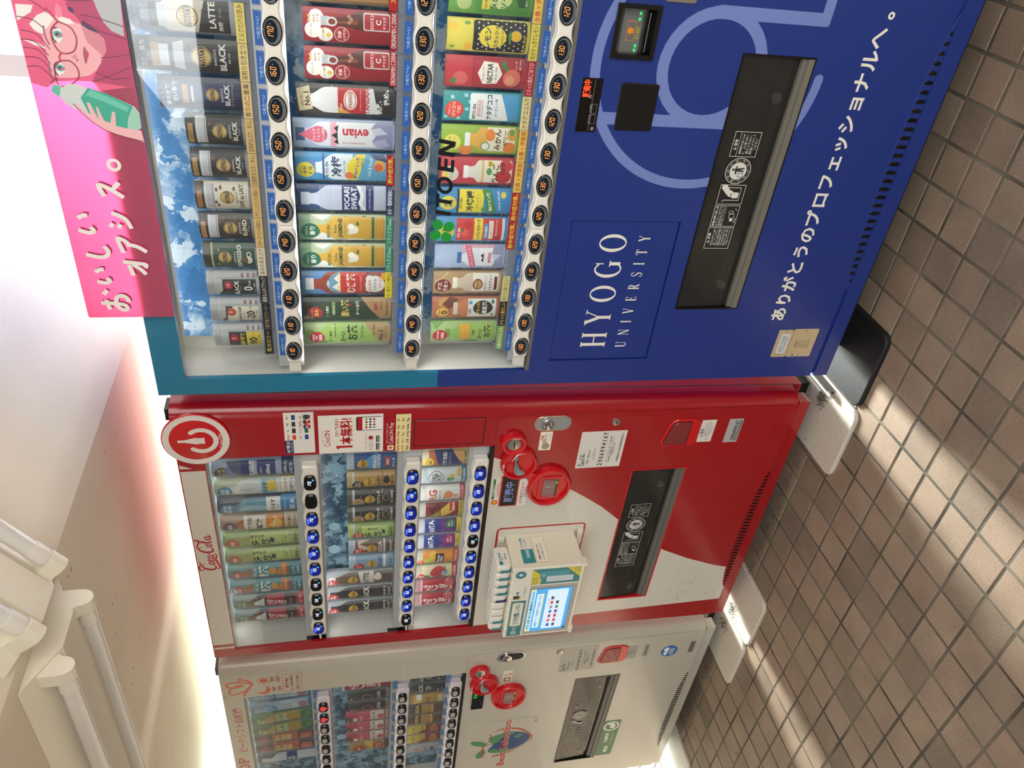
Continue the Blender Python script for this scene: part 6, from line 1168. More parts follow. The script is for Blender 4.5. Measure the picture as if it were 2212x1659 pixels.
bp_ = MB().prism(T_ := rrect(-2.0620, .6925, -1.6745, .9685, .010, 4), YF - .0022, YF, ch=.0014).build('picture_panel', M['white_paint'], wht)
GR, BL, RD = '4f8a5c', '36497a', 'b8523a'
apple = [('l', p([(-1.752, .872), (-1.735, .835), (-1.745, .770), (-1.790, .722), (-1.834, .706), (-1.880, .742), (-1.918, .800), (-1.935, .858)]), [.001 + .011 * abs(math.sin(3.14 * i / 42 * 1.5)) for i in range(43)], RD),
         ('p', p([(-1.776, .860), (-1.790, .884), (-1.822, .876), (-1.842, .862), (-1.880, .880), (-1.902, .868), (-1.912, .830), (-1.896, .780), (-1.866, .736), (-1.834, .716), (-1.800, .718), (-1.770, .760), (-1.758, .812)]), BL),
         ('p', p([(-1.776, .862), (-1.792, .884), (-1.820, .876), (-1.834, .860), (-1.822, .838), (-1.800, .832), (-1.786, .800), (-1.770, .780), (-1.762, .820)]), GR), ('p', p([(-1.880, .878), (-1.902, .866), (-1.912, .832), (-1.898, .788), (-1.884, .800), (-1.890, .830), (-1.874, .850)]), GR),
         ('p', p([(-1.790, .770), (-1.800, .780), (-1.812, .772), (-1.806, .756), (-1.792, .748), (-1.784, .760)]), GR), ('p', p([(-1.764, .760), (-1.772, .742), (-1.790, .726), (-1.776, .728)]), GR),
         ('p', p([(-1.842, .886), (-1.816, .902), (-1.800, .944), (-1.812, .956), (-1.834, .938), (-1.848, .906)]), GR), ('p', p([(-1.866, .896), (-1.880, .912), (-1.908, .928), (-1.936, .918), (-1.926, .900), (-1.894, .888)]), GR),
         ('l', p([(-1.838, .860), (-1.840, .880), (-1.848, .906)]), .004, GR), ('l', p([(-1.838, .896), (-1.868, .904), (-1.906, .896), (-1.932, .902)]), .007, RD), ('l', p([(-1.838, .896), (-1.800, .876), (-1.760, .880)]), .004, RD)]
nm_ = [('t', '!Best Selection', -1.8452, .8172, .0310, 'e2ded2', -.347), ('t', '!Best Selection', -1.8460, .8180, .0295, 'b2452f', -.340)]
printed('apple_emblem', apple + nm_ + [('t', 'APEX', -1.7000, .7030, .0120, RD, .034)], bp_, YF - .0022, label='apple emblem in green, blue and red')
sticker('ok_sticker', -1.4105, .8345, -1.3415, .8705, 'd8c98a', [('r', -1.409, .836, -1.343, .869, 'dcd8c8'), ('rr', -1.408, .840, -1.384, .865, .004, '3a2a26'), ('rr', -1.404, .843, -1.388, .861, .004, 'd8b8a0'), ('t', '新札', -1.370, .861, .0062, 'b03a2a'), ('t', '千円札', -1.368, .853, .0060, '3a2a20', .03), ('t', '!OK', -1.365, .843, .0085, 'b02a28')], wht, 'small cream OK sticker')
sticker('number_sticker', -1.3910, .5220, -1.2400, .6620, 'aaa69c', script_logo(-1.362, .6430, .048, '2a2a2c') + [('t', '故障・お問合せは', -1.352, .6240, .0065, '3a3a3a', .05), ('t', 'こちらから→', -1.342, .6110, .0065, '3a3a3a')] + [('t', '!' + c, -1.3790 + i * .0128, .5880, .0110, '2a2a2c') for i, c in enumerate('8300076477')] + [('t', t, -1.318, .570 - i * .008, .0048, '4a4a4a', .11) for i, t in enumerate(('コカ・コーラ ボトラーズジャパン株式会社', '自動販売機サービスセンター', '受付時間 9時〜17時'))] + [('t', '兵庫県加古川市平岡町新在家2301', -1.318, .5360, .0065, '3a3a3a', .11)], wht, 'grey number sticker')
sticker('warning_sticker', -1.3490, .3640, -1.2730, .4060, '9f9c92', [('f', -1.348, .365, -1.274, .405, .0008, '5a5a58'), ('t', '△ 警告', -1.318, .397, .0080, '3a3a3a')] + [('t', t, -1.308, .388 - i * .0062, .0045, '3a3a3a', .056) for i, t in enumerate(('転倒事故を防ぐために', '上に乗らない', '揺さぶらない'))], wht, 'pale warning sticker')
sticker('code_sticker', -1.345, .318, -1.275, .336, '8a8c8c', [('t', '8300076477', -1.31, .327, .009, '2f2f2f', .06)], wht, 'grey code sticker')
cs = MB().disc(-1.3305, .2295, [(.0335, YF), (.0335, YF - .0005)], 32, 1.0, '2a6aa8').build('round_sticker', M['print'], wht, label='round blue CO2 sticker')
art(MB(), [('p', p([(-1.358, .238), (-1.346, .252), (-1.332, .246), (-1.320, .254), (-1.308, .244), (-1.312, .232), (-1.330, .234)]), 'e4e8ea'), ('t', '!CO2', -1.335, .220, .0140, 'e8ecee', .036), ('t', 'ノンフロン', -1.326, .208, .0055, 'e8ecee', .034)], 1, 0, 0, YF - .0005).build('sticker_print', M['print'], cs)
gs = MB().prism(rrect(-2.0490, .3285, -1.7790, .4040, .010, 4), YF - .0006, YF - .00002, '1e6a3c').build('green_sticker', M['print'], wht, label='green eco sticker')
art(MB(), [('o', -1.8230, .3665, .0345, .0335, .0075, 'd5d8d0'), ('p', p([(-1.840, .352), (-1.818, .350), (-1.800, .362), (-1.804, .386), (-1.816, .372), (-1.836, .370)]), 'd5d8d0'), ('t', '!eco', -2.0020, .3640, .0230, 'dfe4da', .075), ('t', '!る自販機', -1.9100, .3720, .0170, 'dfe4da', .085), ('t', '省エネルギー対応ヒートポンプ', -1.9240, .3470, .0060, 'dfe4da', .10)], 1, 0, 0, YF - .0006).build('sticker_print', M['print'], gs)
MB().box(-1.3520, -1.2860, YF - .0006, YF - .00002, .130, .150).build('model_plate', M['bay'], wht, label='small dark model plate')
# specks of dirt on the pale paint
rs = random.Random(11); sp = []
for _ in range(70): x, z, r_ = rs.uniform(-1.245, -1.19), rs.choice((rs.uniform(1.60, 1.83), rs.uniform(.12, 1.8))), rs.uniform(.0006, .0016); sp.append(('e', x, z, r_, r_ * 1.2, '3a3834'))
for _ in range(50): x, z, r_ = rs.uniform(-2.1, -1.26), rs.uniform(.16, .40), rs.uniform(.0005, .0016); sp.append(('e', x, z, r_, r_, '3a3834'))
o = printed('dirt_specks', sp, wht, YF); o['kind'] = 'stuff'
sp = []
for _ in range(70): x, z, r_ = rs.uniform(-1.03, -.85), rs.uniform(.12, .33), rs.uniform(.0006, .0018); sp.append(('e', x, z, r_, r_, '3a3834'))
o = printed('dirt_specks', sp, red, YF - .0002); o['kind'] = 'stuff'
# ---------------------------------------------------------------- samples in the red machine (right to left: k = 0 is nearest)
YS = .122
def rbot(body, cap, bgc, label, H=214, items=(), disc=None, w=54, z0=2, zt=None):
    o = [('r', -31, 0, 31, H, bgc)] + bottle(0, z0, zt or H - 16, w, body, cap, .40, .20, .08, 13)
    if disc: o += [('e', -6 if len(disc) < 5 else disc[4], H - 26, 20, 20, disc[0])] + [('t', '!' + t, -6, H - 26 + (len(disc[1]) - 1) * 6 - i * 12, 10 if len(t) < 5 else 7, disc[2], 34) for i, t in enumerate(disc[1])]
    return o + list(items)
GR1 = 'drink samples, top row of the red machine'
def ayataka(): return rbot('8fa04a', '6f8a3c', '8fa86a', '', items=[('r', -27, 26, 27, 138, 'b9c87c'), ('t', '!あやたか', 18, 118, 9, '20301c', 50, -90), ('t', '!綾', -6, 124, 24, '1c2a1a'), ('t', '!鷹', -4, 96, 24, '1c2a1a'), ('p', [(-8, 72), (10, 72), (14, 84), (4, 82), (2, 88), (-4, 82)], '23404a'), ('t', '急須で入れたような', 0, 48, 5, '2a3a1e', 40), ('t', 'にごりの旨み', 0, 40, 5, '2a3a1e', 36), ('p', [(-31, 0), (31, 0), (31, 34), (-31, 26)], 'a8b878'), ('t', '!優れた旨味わい', 0, 12, 9, '2a3a20', 52)], disc=('b83a2e', ('650',), 'f4e8dc'))
def herbtea(x_): return rbot('8a4a22', '9a3a20', '4a8a94', '', items=[('r', -27, 64, 27, 146, '3d8f9c'), ('t', '!やかんの', 0, 136, 9, 'f2f4ee', 44), ('t', '!麦茶', 0, 112, 28, 'f4f4ee', 50), ('e', 6, 86, 13, 11, 'd8963a'), ('r', -27, 30, 27, 66, 'b05a34'), ('p', [(-27, 66), (0, 78), (27, 60), (27, 46), (-27, 46)], 'c8803a'), ('t', 'カフェインゼロ', 0, 52, 6, 'f4e8d0', 40), ('r', -31, 0, 31, 38, '2f7f90'), ('t', '!はしくて、', 0, 26, 9, 'eef4f2', 48), ('t', '!すっきり', 0, 12, 9, 'eef4f2', 44)], disc=('a83244', ('650',), 'f4e0dc'))
def colab(): return rbot('3a1a16', 'b01c28', '7d9aa4', '', items=[('p', [(-27, 96), (27, 96), (20, 150), (-14, 168)], '4a1c18'), ('p', [(-6, 150), (6, 150), (20, 120), (-20, 120)], 'cfd3d4'), ('r', -27, 60, 27, 112, 'a81c28')] + script_logo(0, 86, 62, 'f0e8e4', 74) + [('r', -27, 0, 27, 26, 'a81c28'), ('r', -31, 0, 31, 14, 'b8202c'), ('t', '!コーラ', 4, 12, 11, 'f4ece8', 44), ('t', 'おいしさ', 0, 42, 6, 'f0d8d4')], disc=('2a6a46', ('リサイクル', 'ペット'), 'e8f0e8'))
R1 = [
 ('blue and white sports drink bottle with navy disc, nearest in the red top row', rbot('a9b3d0', 'c3c9da', '9fb4d4', '', items=[('p', [(-27, 150), (27, 176), (27, 118), (-27, 100)], '1e2f74'), ('p', [(-27, 176), (20, 176), (-27, 140)], '5a72b0'), ('t', '!AQUARIUS', 0, 112, 12, 'f2f4f8', 53), ('r', -27, 50, 27, 98, '24397e'), ('t', 'ZERO', 0, 88, 6, 'd8e0f0'), ('t', '!600ml', 0, 70, 10, 'f0f2f8', 42), ('r', -31, 0, 31, 34, '22366e'), ('t', '!より優れた', 0, 24, 9, 'e8ecf4', 50), ('t', '!水分補給', 0, 10, 9, 'e8ecf4', 48)], disc=('1d2a5c', ('アミノ酸', 'クエン酸'), 'd8c85a')), '9fb4d4'),
 ('white mineral water bottle with yellow and blue label, second in the red top row', rbot('d4d8da', 'cfd6b8', 'b9c4a8', '', items=[('e', -4, 156, 13, 10, 'e2e6e6'), ('t', 'I LOHAS', 0, 128, 8, '8a9298', 80, 90), ('r', -27, 52, 27, 92, '7fbad4'), ('e', 8, 66, 18, 16, 'd8c048'), ('t', '!いろはす', -2, 82, 12, '16304a', 46), ('r', -31, 0, 31, 42, 'eae6d8'), ('f', -31, 0, 31, 42, 2, 'd8a83a'), ('t', '!おいしくすっきり', 0, 28, 8, '3a3a3a', 52), ('t', '!熱中症対策!', 0, 12, 9, '1d4a8a', 52)], disc=('2f86b4', ('水分', '塩分'), 'f0f4f2')), 'b9c4a8'),
 ('clear blue mineral water bottle on navy, third in the red top row', rbot('4a7a98', '3a86b0', '1d3a54', '', items=[('p', [(-26, 40), (26, 40), (20, 150), (-18, 168)], '6a9ab4'), ('p', [(-14, 60), (6, 50), (2, 150), (-10, 156)], '9fc2d2'), ('t', 'I LOHAS', 4, 118, 8, 'c8dce6', 76, 90), ('r', -27, 46, 27, 84, 'e6e8e6'), ('t', '!いろはす', 0, 66, 12, '1d3a2a', 46), ('t', '天然水', 0, 53, 6, '2a4a3a'), ('r', -31, 0, 31, 44, '2f86c0'), ('t', '!天然水', 0, 14, 14, 'f0f4f6', 46), ('t', 'ミネラルのやさしい', 0, 33, 6, 'dce8f0', 50)], disc=('2f7fb4', ('日本の', '天然水'), 'e4f0f4')), '1d3a54'),
 ('orange unsweetened earl grey tea bottle with a purple disc', rbot('8f4526', 'c87a3a', 'a9917a', '', items=[('r', -27, 86, 27, 150, 'e4dccf'), ('p', [(-10, 158), (0, 166), (10, 158), (6, 152), (-6, 152)], 'b05a34'), ('t', '!紅茶花伝', 0, 134, 12, '3a241c', 48), ('t', '!無糖', 0, 108, 18, '3a2420', 42), ('r', -27, 44, 27, 90, 'd8862a'), ('p', [(-24, 56), (-4, 88), (20, 60), (8, 44)], 'e8b84a'), ('t', '!アールグレイ', 0, 68, 9, 'f6ecd4', 50, -8), ('r', -31, 0, 31, 40, 'c9b896'), ('t', '!華やかに香る', 0, 26, 8, '3a2a1a', 48), ('t', '!アールグレイ', 0, 11, 9, '3a2a1a', 50)], disc=('4a2a62', ('650',), 'f0e4ec')), 'a9917a'),
 ('pale green tea bottle with red disc, right of two in the red top row', ayataka(), '8fa86a'),
 ('pale green tea bottle with red disc, left of two in the red top row', ayataka(), '8fa86a'),
 ('teal-labelled barley tea bottle, right of two in the red top row', herbtea(0), '4a8a94'),
 ('barley tea bottle with a white oval notice, left of two in the red top row', herbtea(1) + [('e', -8, 206, 20, 13, 'eef0f4'), ('o', -8, 206, 20, 13, 1.5, '23397c'), ('t', '!デザイン変更中', -8, 206, 6, '23397c', 34)], '4a8a94'),
 ('dark cola bottle with red label and green disc, right of two', colab(), '7d9aa4'),
 ('dark cola bottle with red label and green disc, left end of the red top row', colab(), '7d9aa4'),
]
for k, (lab, items, bgc) in enumerate(R1): sample(lab, KX[k] + .001, 1.5485, 214, items, bgc, YS, 62, 24, group=GR1, round_=True)
GR2 = 'drink samples, middle row of the red machine'
def canl(bgc, body, items, disc=None, H=136, top='b9bcc0'):
    o = [('r', -31, 0, 31, H, bgc), ('r', -29, 0, 29, H - 14, body), ('r', -29, H - 20, 29, H - 14, top)] + list(items)
    if disc: o += [('e', -10, H - 30, 17, 17, disc[0])] + [('t', '!' + t, -10, H - 30 + (len(disc[1]) - 1) * 4.5 - i * 9, 7, disc[2], 28) for i, t in enumerate(disc[1])]
    return o
def shield(z, w_='GEORGIA'): return [('p', [(-17, z), (-10, z + 13), (0, z + 17), (10, z + 13), (17, z), (10, z - 11), (0, z - 15), (-10, z - 11)], 'd0a63c'), ('t', '!' + w_, 0, z, 7, '201a12', 30), ('t', 'Coffee', 0, z - 7, 4, '201a12')]
def blk(): return canl('4a4844', '1c1a19', shield(72) + [('l', [(-18, 98), (18, 98)], 1, 'b89a5a'), ('t', '!香るブラック', 0, 48, 10, 'e8e2d4', 52), ('e', 6, 26, 13, 9, '3a2a20'), ('o', 6, 26, 13, 9, 1.5, 'b89a6a'), ('t', '!挽きたての香り', 0, 10, 7, 'e8e0d0', 50), ('r', -29, 36, 29, 37.5, 'b89a5a')], ('b89468', ('さらに', '香り引く'), '2a2018'))
def tallb(items, bgc, body, cap): return [('r', -31, 0, 31, 205, bgc)] + bottle(0, 2, 196, 54, body, cap, .56, .20, .05, 16) + items
R2 = [
 (136, 'blue and navy mountain coffee can, nearest in the red middle row', canl('a8b8c4', '2a5a9c', [('p', [(-29, 50), (0, 108), (29, 60), (29, 50)], '5a9ad0'), ('p', [(-8, 92), (0, 108), (10, 90), (2, 84)], 'e4ecf0')] + shield(92) + [('t', '!EMERALD', 0, 60, 9, 'eef2f4', 50), ('t', '!MOUNTAIN', 0, 48, 9, 'eef2f4', 52), ('r', -10, 16, 20, 32, 'b03a3a'), ('t', '!100%', 5, 24, 7, 'f4ecdc', 26), ('t', '!おいしさ', 0, 8, 8, 'eef2f4', 46)]), 'a8b8c4'),
 (136, 'gold low-sugar coffee can with a brown disc in the red middle row', canl('b39a6a', 'b08a46', shield(74) + [('t', '!香る微糖', 0, 48, 10, '2a1c10', 50), ('r', -29, 36, 29, 38, '5a4020'), ('e', 6, 26, 13, 9, '2a1a12'), ('t', '!香り濃く甘い', 0, 10, 7, '2a1c10', 50)], ('4a3428', ('さらに', '香り引く'), 'f0e2c8')), 'b39a6a'),
 (136, 'black coffee can with a tan disc, right of two in the red middle row', blk(), '4a4844'),
 (136, 'black coffee can with a tan disc, left of two in the red middle row', blk(), '4a4844'),
 (136, 'small pale green tea can with a red disc in the red middle row', canl('a5b86a', '8fa850', [('r', -24, 20, 24, 96, 'b9cc78'), ('t', '!綾', -8, 76, 22, '1c2a1a'), ('t', '!鷹', -6, 50, 22, '1c2a1a'), ('t', '!あやたか', 15, 64, 7, '20301c', 44, -90), ('p', [(-6, 28), (10, 28), (13, 38), (-2, 36)], '23404a'), ('t', '!飲みやすい', 0, 9, 8, '2a3a20', 50)], ('b3372c', ('こだわり', 'まろやか'), 'f4e8dc')), 'a5b86a'),
 (136, 'brown and white cocoa can in the red middle row', canl('9ab0c0', '6a4632', [('p', [(-29, 60), (-8, 100), (6, 70), (20, 104), (29, 70), (29, 108), (-29, 108)], 'c9b8a8')] + shield(66) + [('t', '!COCOA', 0, 42, 12, 'e8e0d8', 48), ('r', -29, 26, 29, 32, 'c9d4de'), ('t', '!なめらかココア', 0, 10, 7, 'e8f0f4', 50)], ('b3232c', ('北海道', '生クリーム'), 'f4e8dc')), '9ab0c0'),
 (136, 'pale blue cafe au lait can in the red middle row', canl('9ab4c8', '7fa0ba', shield(66) + [('t', '!CAFÉ AU LAIT', 0, 42, 9, '1d2f52', 52), ('r', -29, 24, 29, 32, 'dfe6ea'), ('t', '!やさしいコク', 0, 10, 8, '1d2f52', 50)], ('b3232c', ('じっくり', '深い'), 'f4e8dc')), '9ab4c8'),
 (205, 'white-capped cafe latte bottle in the red middle row', tallb([('e', -8, 186, 17, 17, 'b3323a'), ('t', '!北海道', -8, 191, 6, 'f4e8e0', 26), ('t', '!生クリーム', -8, 182, 5, 'f4e8e0', 28), ('p', [(-27, 60), (27, 60), (27, 108), (-27, 98)], 'd8d2c8')] + [(a[0],) + ((a[1], a[2]) if a[0] == 'p' else a[1:]) for a in shield(124)] + [('t', '!LATTE', 0, 84, 16, '2a2220', 50), ('e', 8, 48, 14, 12, 'e6ddd0'), ('t', '!まろやかな', 0, 26, 9, '3a2a20', 50), ('t', '!ミルク感', 0, 12, 9, '3a2a20', 46)], 'a3a6ac', '6a5446', 'd8d6d2'), 'a3a6ac'),
 (205, 'tall black coffee bottle, right of two in the red middle row', tallb([('e', -8, 186, 17, 17, 'b3232c'), ('t', '!無糖', -8, 191, 6, 'f4e8e0'), ('t', '!炭焙煎', -8, 182, 6, 'f4e8e0')] + shield(124) + [('t', '!BLACK', 0, 84, 17, 'e8e4dc', 52), ('e', 6, 50, 14, 10, '4a2e24'), ('t', '!飲みやすく', 0, 26, 9, 'f0ece4', 50), ('t', '!深いコク', 0, 12, 9, 'f0ece4', 46)], '9a9ca2', '211d1c', '2a2625'), '9a9ca2'),
 (205, 'tall black coffee bottle, left end of the red middle row', tallb([('e', -8, 186, 17, 17, 'b3232c'), ('t', '!無糖', -8, 191, 6, 'f4e8e0'), ('t', '!炭焙煎', -8, 182, 6, 'f4e8e0')] + shield(124) + [('t', '!BLACK', 0, 84, 17, 'e8e4dc', 52), ('e', 6, 50, 14, 10, '4a2e24'), ('t', '!飲みやすく', 0, 26, 9, 'f0ece4', 50), ('t', '!深いコク', 0, 12, 9, 'f0ece4', 46)], '9a9ca2', '211d1c', '2a2625'), '9a9ca2'),
]
for k, (H, lab, items, bgc) in enumerate(R2): sample(lab, KX[k] + .001, 1.2735, H, items, bgc, YS, 62, 22, group=GR2, round_=True)
GR3 = 'drink samples, bottom row of the red machine'
def cola_can(): return [('r', -31, 0, 31, 131, 'a3757a'), ('r', -29, 0, 29, 112, 'b01424'), ('r', -29, 108, 29, 113, 'b9bcc0')] + script_logo(0, 60, 96, 'f2ece8', 84) + [('t', 'ORIGINAL TASTE', -20, 60, 5, 'e8c8c8', 80, 90), ('e', 16, 22, 13, 13, 'c02030'), ('o', 16, 22, 13, 13, 1, 'f0d8d4'), ('t', '!ちょうど', 16, 26, 5, 'f4ece8', 22), ('t', '!サイズ', 16, 18, 5, 'f4ece8'), ('r', -31, 0, 31, 9, '8a2a30'), ('t', '!最強コーラだけ', 0, 4.5, 6, '2a1414', 54)]
def grape(c1, disc, tg): return [('r', -31, 0, 31, 131, 'b4b4bc'), ('r', -29, 0, 29, 112, c1), ('p', [(-29, 60), (29, 66), (29, 112), (-29, 112)], '23398c'), ('t', '!FANTA', 0, 90, 16, 'f0f2f6', 54, 6)] + [('e', -16 + i % 4 * 10, 58 - i // 4 * 9, 5, 5, ('7a3a94', '8f4aa4', '5a2a7a')[i % 3]) for i in range(12)] + [('e', 14, 34, 14, 14, disc), ('t', '!果汁', 14, 38, 6, 'f4f0f4'), ('t', '!ぶどう', 14, 29, 6, 'f4f0f4', 24), ('r', -31, 0, 31, 15, 'd8c43a'), ('t', '!' + tg, 0, 7.5, 8.5, '3a2a4a', 54)]
R3 = [
 ('navy and cream milk tea can with yellow disc, nearest in the red bottom row', [('r', -31, 0, 31, 131, 'c2b8a0'), ('r', -29, 0, 29, 112, '24346a'), ('p', [(-29, 80), (29, 96), (29, 112), (-29, 112)], 'b3603a'), ('t', '!紅茶花伝', 0, 66, 11, 'f0e8d8', 48), ('t', 'ロイヤルミルクティー', 0, 52, 5, 'e8dcc0', 46), ('p', [(-10, 20), (29, 44), (29, 14), (-10, 14)], 'd8a068'), ('e', -8, 112, 18, 16, 'd8b448'), ('t', '!セイロン', -8, 116, 6, '3a2818', 26), ('t', '!100%', -8, 107, 6, '3a2818'), ('r', -31, 0, 31, 14, 'cdb878'), ('t', '!香り深い余韻', 0, 7, 8, '3a2a18', 54)], 'c2b8a0'),
 ('pale grey relaxing drink can with a ring of black lettering', [('r', -31, 0, 31, 131, 'a9b4b8'), ('r', -29, 0, 29, 112, 'c9d0d2'), ('o', 0, 88, 24, 22, 1.5, '23282c'), ('t', '!CHILL', 0, 94, 12, '23282c', 36), ('t', '!OUT', 0, 80, 12, '23282c', 30), ('e', -6, 48, 9, 8, '4a9a6a'), ('e', 6, 42, 8, 7, 'd8b83a'), ('e', -4, 40, 6, 6, '6aa84a'), ('e', 16, 20, 12, 12, 'd8b88a'), ('t', '!リラックス', 16, 20, 5, '3a2a18', 20), ('r', -31, 0, 31, 14, '4a7a86'), ('t', '!しみわたる、なみおかも。', 0, 7, 6, 'eef4f4', 54)], 'a9b4b8'),
 ('white slim can with red letters and an orange peach', [('r', -31, 0, 31, 131, 'c4c2be'), ('r', -29, 0, 29, 112, 'dcdad6'), ('t', '!RG', 0, 94, 22, 'c8432e', 44), ('t', 'ReallyGood', 0, 74, 5, '4a4a4a'), ('e', 0, 48, 15, 14, 'e08a50'), ('e', -12, 60, 5, 3, '4a8a4a'), ('f', -24, 18, 4, 34, 1.2, 'c83a34'), ('t', '!新発売', -10, 26, 7, 'c83a34'), ('r', -31, 0, 31, 14, 'b8383c'), ('t', '!ニードリンク!', 0, 7, 8, 'f4ece8', 54)], 'c4c2be'),
 ('dark red and gold energy drink can', [('r', -31, 0, 31, 131, 'b0aca6'), ('r', -29, 0, 29, 112, '7a1620'), ('p', [(-29, 112), (-29, 70), (8, 20), (29, 40), (10, 70)], 'd8b44a'), ('t', '!REAL', 0, 92, 14, '1c120e', 52, 4), ('t', '!GOLD', 0, 74, 14, '1c120e', 52, 4), ('r', 4, 20, 29, 40, 'b8242c'), ('t', '!250ml', 16, 30, 8, 'f4e8d8', 22), ('r', -31, 0, 31, 14, 'c8b03a'), ('t', '!ローヤルゼリーエキス', 0, 7, 7, '3a1a14', 54)], 'b0aca6'),
 ('purple grape soda can with a green disc', grape('5a2a7c', '2a7a4a', 'ゼリー!'), 'b4b4bc'),
 ('purple grape soda can with a pink disc and swirling grapes', grape('6a2a86', 'b8326a', 'おいしさへ'), 'b4b4bc'),
 ('orange fruit vitamin can with a black label', [('r', -31, 0, 31, 131, 'b8b4a4'), ('r', -29, 0, 29, 112, 'd88a34'), ('e', -10, 92, 16, 16, 'b9c04a'), ('e', 14, 80, 14, 14, 'e8b43a'), ('r', -18, 46, 20, 72, '1c1814'), ('t', '!Minute', 0, 64, 8, 'f2f0ea', 32), ('t', '!Maid', 0, 54, 8, 'f2f0ea', 28), ('e', -14, 118, 14, 12, 'd8502e'), ('t', '!おいしく', -14, 118, 6, 'f6ece0', 24), ('e', 10, 30, 12, 10, 'e8a040'), ('r', -31, 0, 31, 16, 'c2502e'), ('t', '!マルチビタミン', 0, 8, 8, 'f6ece0', 54)], 'b8b4a4'),
 ('red apple juice can with a green leaf', [('r', -31, 0, 31, 131, 'b8ac9c'), ('r', -29, 0, 29, 112, 'd8cfa8'), ('e', 2, 58, 24, 28, 'b8323a'), ('e', -12, 96, 8, 12, '4a8a44'), ('e', 0, 40, 11, 10, '8ac4d4'), ('t', '!Qoo', 12, 40, 10, '3a7a4a'), ('e', -12, 114, 15, 13, 'c2323a'), ('t', '!完熟', -12, 118, 6, 'f6ece0'), ('t', '!富士', -12, 110, 6, 'f6ece0'), ('r', -31, 0, 31, 16, 'b83a3a'), ('t', '!りんごの甘み', 0, 8, 8, 'f6ece0', 54)], 'b8ac9c'),
 ('red cola can with white script, right of two in the red bottom row', cola_can(), 'a3757a'),
 ('red cola can with white script, left end of the red bottom row', cola_can(), 'a3757a'),
]
for k, (lab, items, bgc) in enumerate(R3): sample(lab, KX[k] + .001, 1.0700, 131, items, bgc, YS, 62, 22, group=GR3, round_=True)

# ---------------------------------------------------------------- samples in the white machine
GW1, GW2, GW3 = ('drink samples, %s row of the white machine' % s for s in ('top', 'middle', 'bottom'))
def sweet0(): return rbot('9fb8cc', '6a9ac0', '5a86a8', '', items=[('e', 0, 150, 22, 30, '4a8ac0'), ('o', 0, 150, 14, 20, 3, 'a8cce0'), ('r', -27, 66, 27, 108, 'b4c4d0')] + [('r', -22 + i * 9, 70, -20 + i * 9, 106, '7a98b0') for i in range(5)] + [('rr', -18, 52, 18, 66, 6, 'd8dce0'), ('t', '!カロリー', 0, 59, 8, '3a5a7a', 32), ('t', '!00', 0, 32, 26, 'b03a4a', 48), ('r', -31, 0, 31, 14, '3f7aa4')])
def greentea(): return rbot('a08a34', '3f7a50', '3a6a48', '', items=[('r', -24, 92, 24, 132, 'a9b88a'), ('t', '!たのしか', 0, 112, 12, '2a3418', 44), ('r', -27, 44, 27, 92, 'a88c30'), ('r', -31, 0, 31, 44, '3a7444'), ('e', -8, 26, 10, 6, '5a9a4a'), ('e', 10, 16, 9, 6, '5a9a4a'), ('t', '!さわやか', -4, 190, 10, 'a8c8a4', 44), ('t', '!緑茶', -4, 176, 10, 'a8c8a4')], )
def milkbox(): return [('r', -31, 0, 31, 214, '4a2c28'), ('e', 0, 178, 22, 16, '8f2a34'), ('r', -29, 60, 29, 150, 'b4604a'), ('r', -20, 84, 20, 140, 'd0b078'), ('t', '!ミルク', 0, 122, 13, '5a241c', 38), ('t', '!ティー', 0, 104, 13, '5a241c', 38), ('rr', -22, 10, 20, 54, 5, 'b85a48'), ('e', 0, 32, 14, 14, 'c87a60'), ('r', -31, 0, 31, 6, '8a4a3a')]
W1 = [(sweet0(), 'light blue zero calorie drink half hidden by the window edge of the white machine', '5a86a8', 0), (sweet0(), 'light blue zero calorie drink leaning over in the white machine', '5a86a8', -4), (greentea(), 'dark green and ochre tea bottle leaning over, right of two in the white machine', '3a6a48', -5), (greentea(), 'dark green and ochre tea bottle leaning over, left of two in the white machine', '3a6a48', -5), (milkbox(), 'reddish milk tea, right of two in the white machine', '4a2c28', 0), (milkbox(), 'reddish milk tea, left of two in the white machine', '4a2c28', 0), (rbot('c3cbe0', 'c9d0e2', '2a4a72', '', items=[('r', -28, 70, 28, 108, '1d2f72'), ('t', '!RI', 0, 98, 11, 'f4f6fa'), ('t', '!AT', 0, 83, 11, 'f4f6fa')]), 'navy and white sports drink at the picture edge in the white machine', '2a4a72', 0)]
for k, (it, lab, bgc, tl) in enumerate(W1): sample(lab, KX[k] + DXW + .001, 1.5485, 208 if not tl else 196, it, bgc, YS, 60, 20, group=GW1, round_=True, tilt=tl)
W2 = [([('r', -31, 0, 31, 170, '9a1c28'), ('r', -31, 160, 31, 170, 'b0b0b2')] + script_logo(0, 94, 120, 'eee6e2', 82) + [('e', 16, 22, 5, 5, 'e8e0dc')], 'big red cola can with white script in the white machine', 170, '9a1c28')]
def wblk(): return [('r', -31, 0, 31, 150, '3a3836'), ('e', -6, 132, 18, 17, '262422'), ('t', '!無糖', -6, 137, 9, 'c8c0b0'), ('t', 'ブラック', -6, 125, 6, 'c8c0b0', 26), ('r', -28, 16, 28, 108, '1e1b1a'), ('o', 0, 82, 14, 20, 3, 'b0744a'), ('t', '!BLACK', 0, 40, 11, 'd8d0c0', 46), ('e', 14, 58, 3, 3, '8a3a34'), ('r', -28, 0, 28, 14, '77767a')]
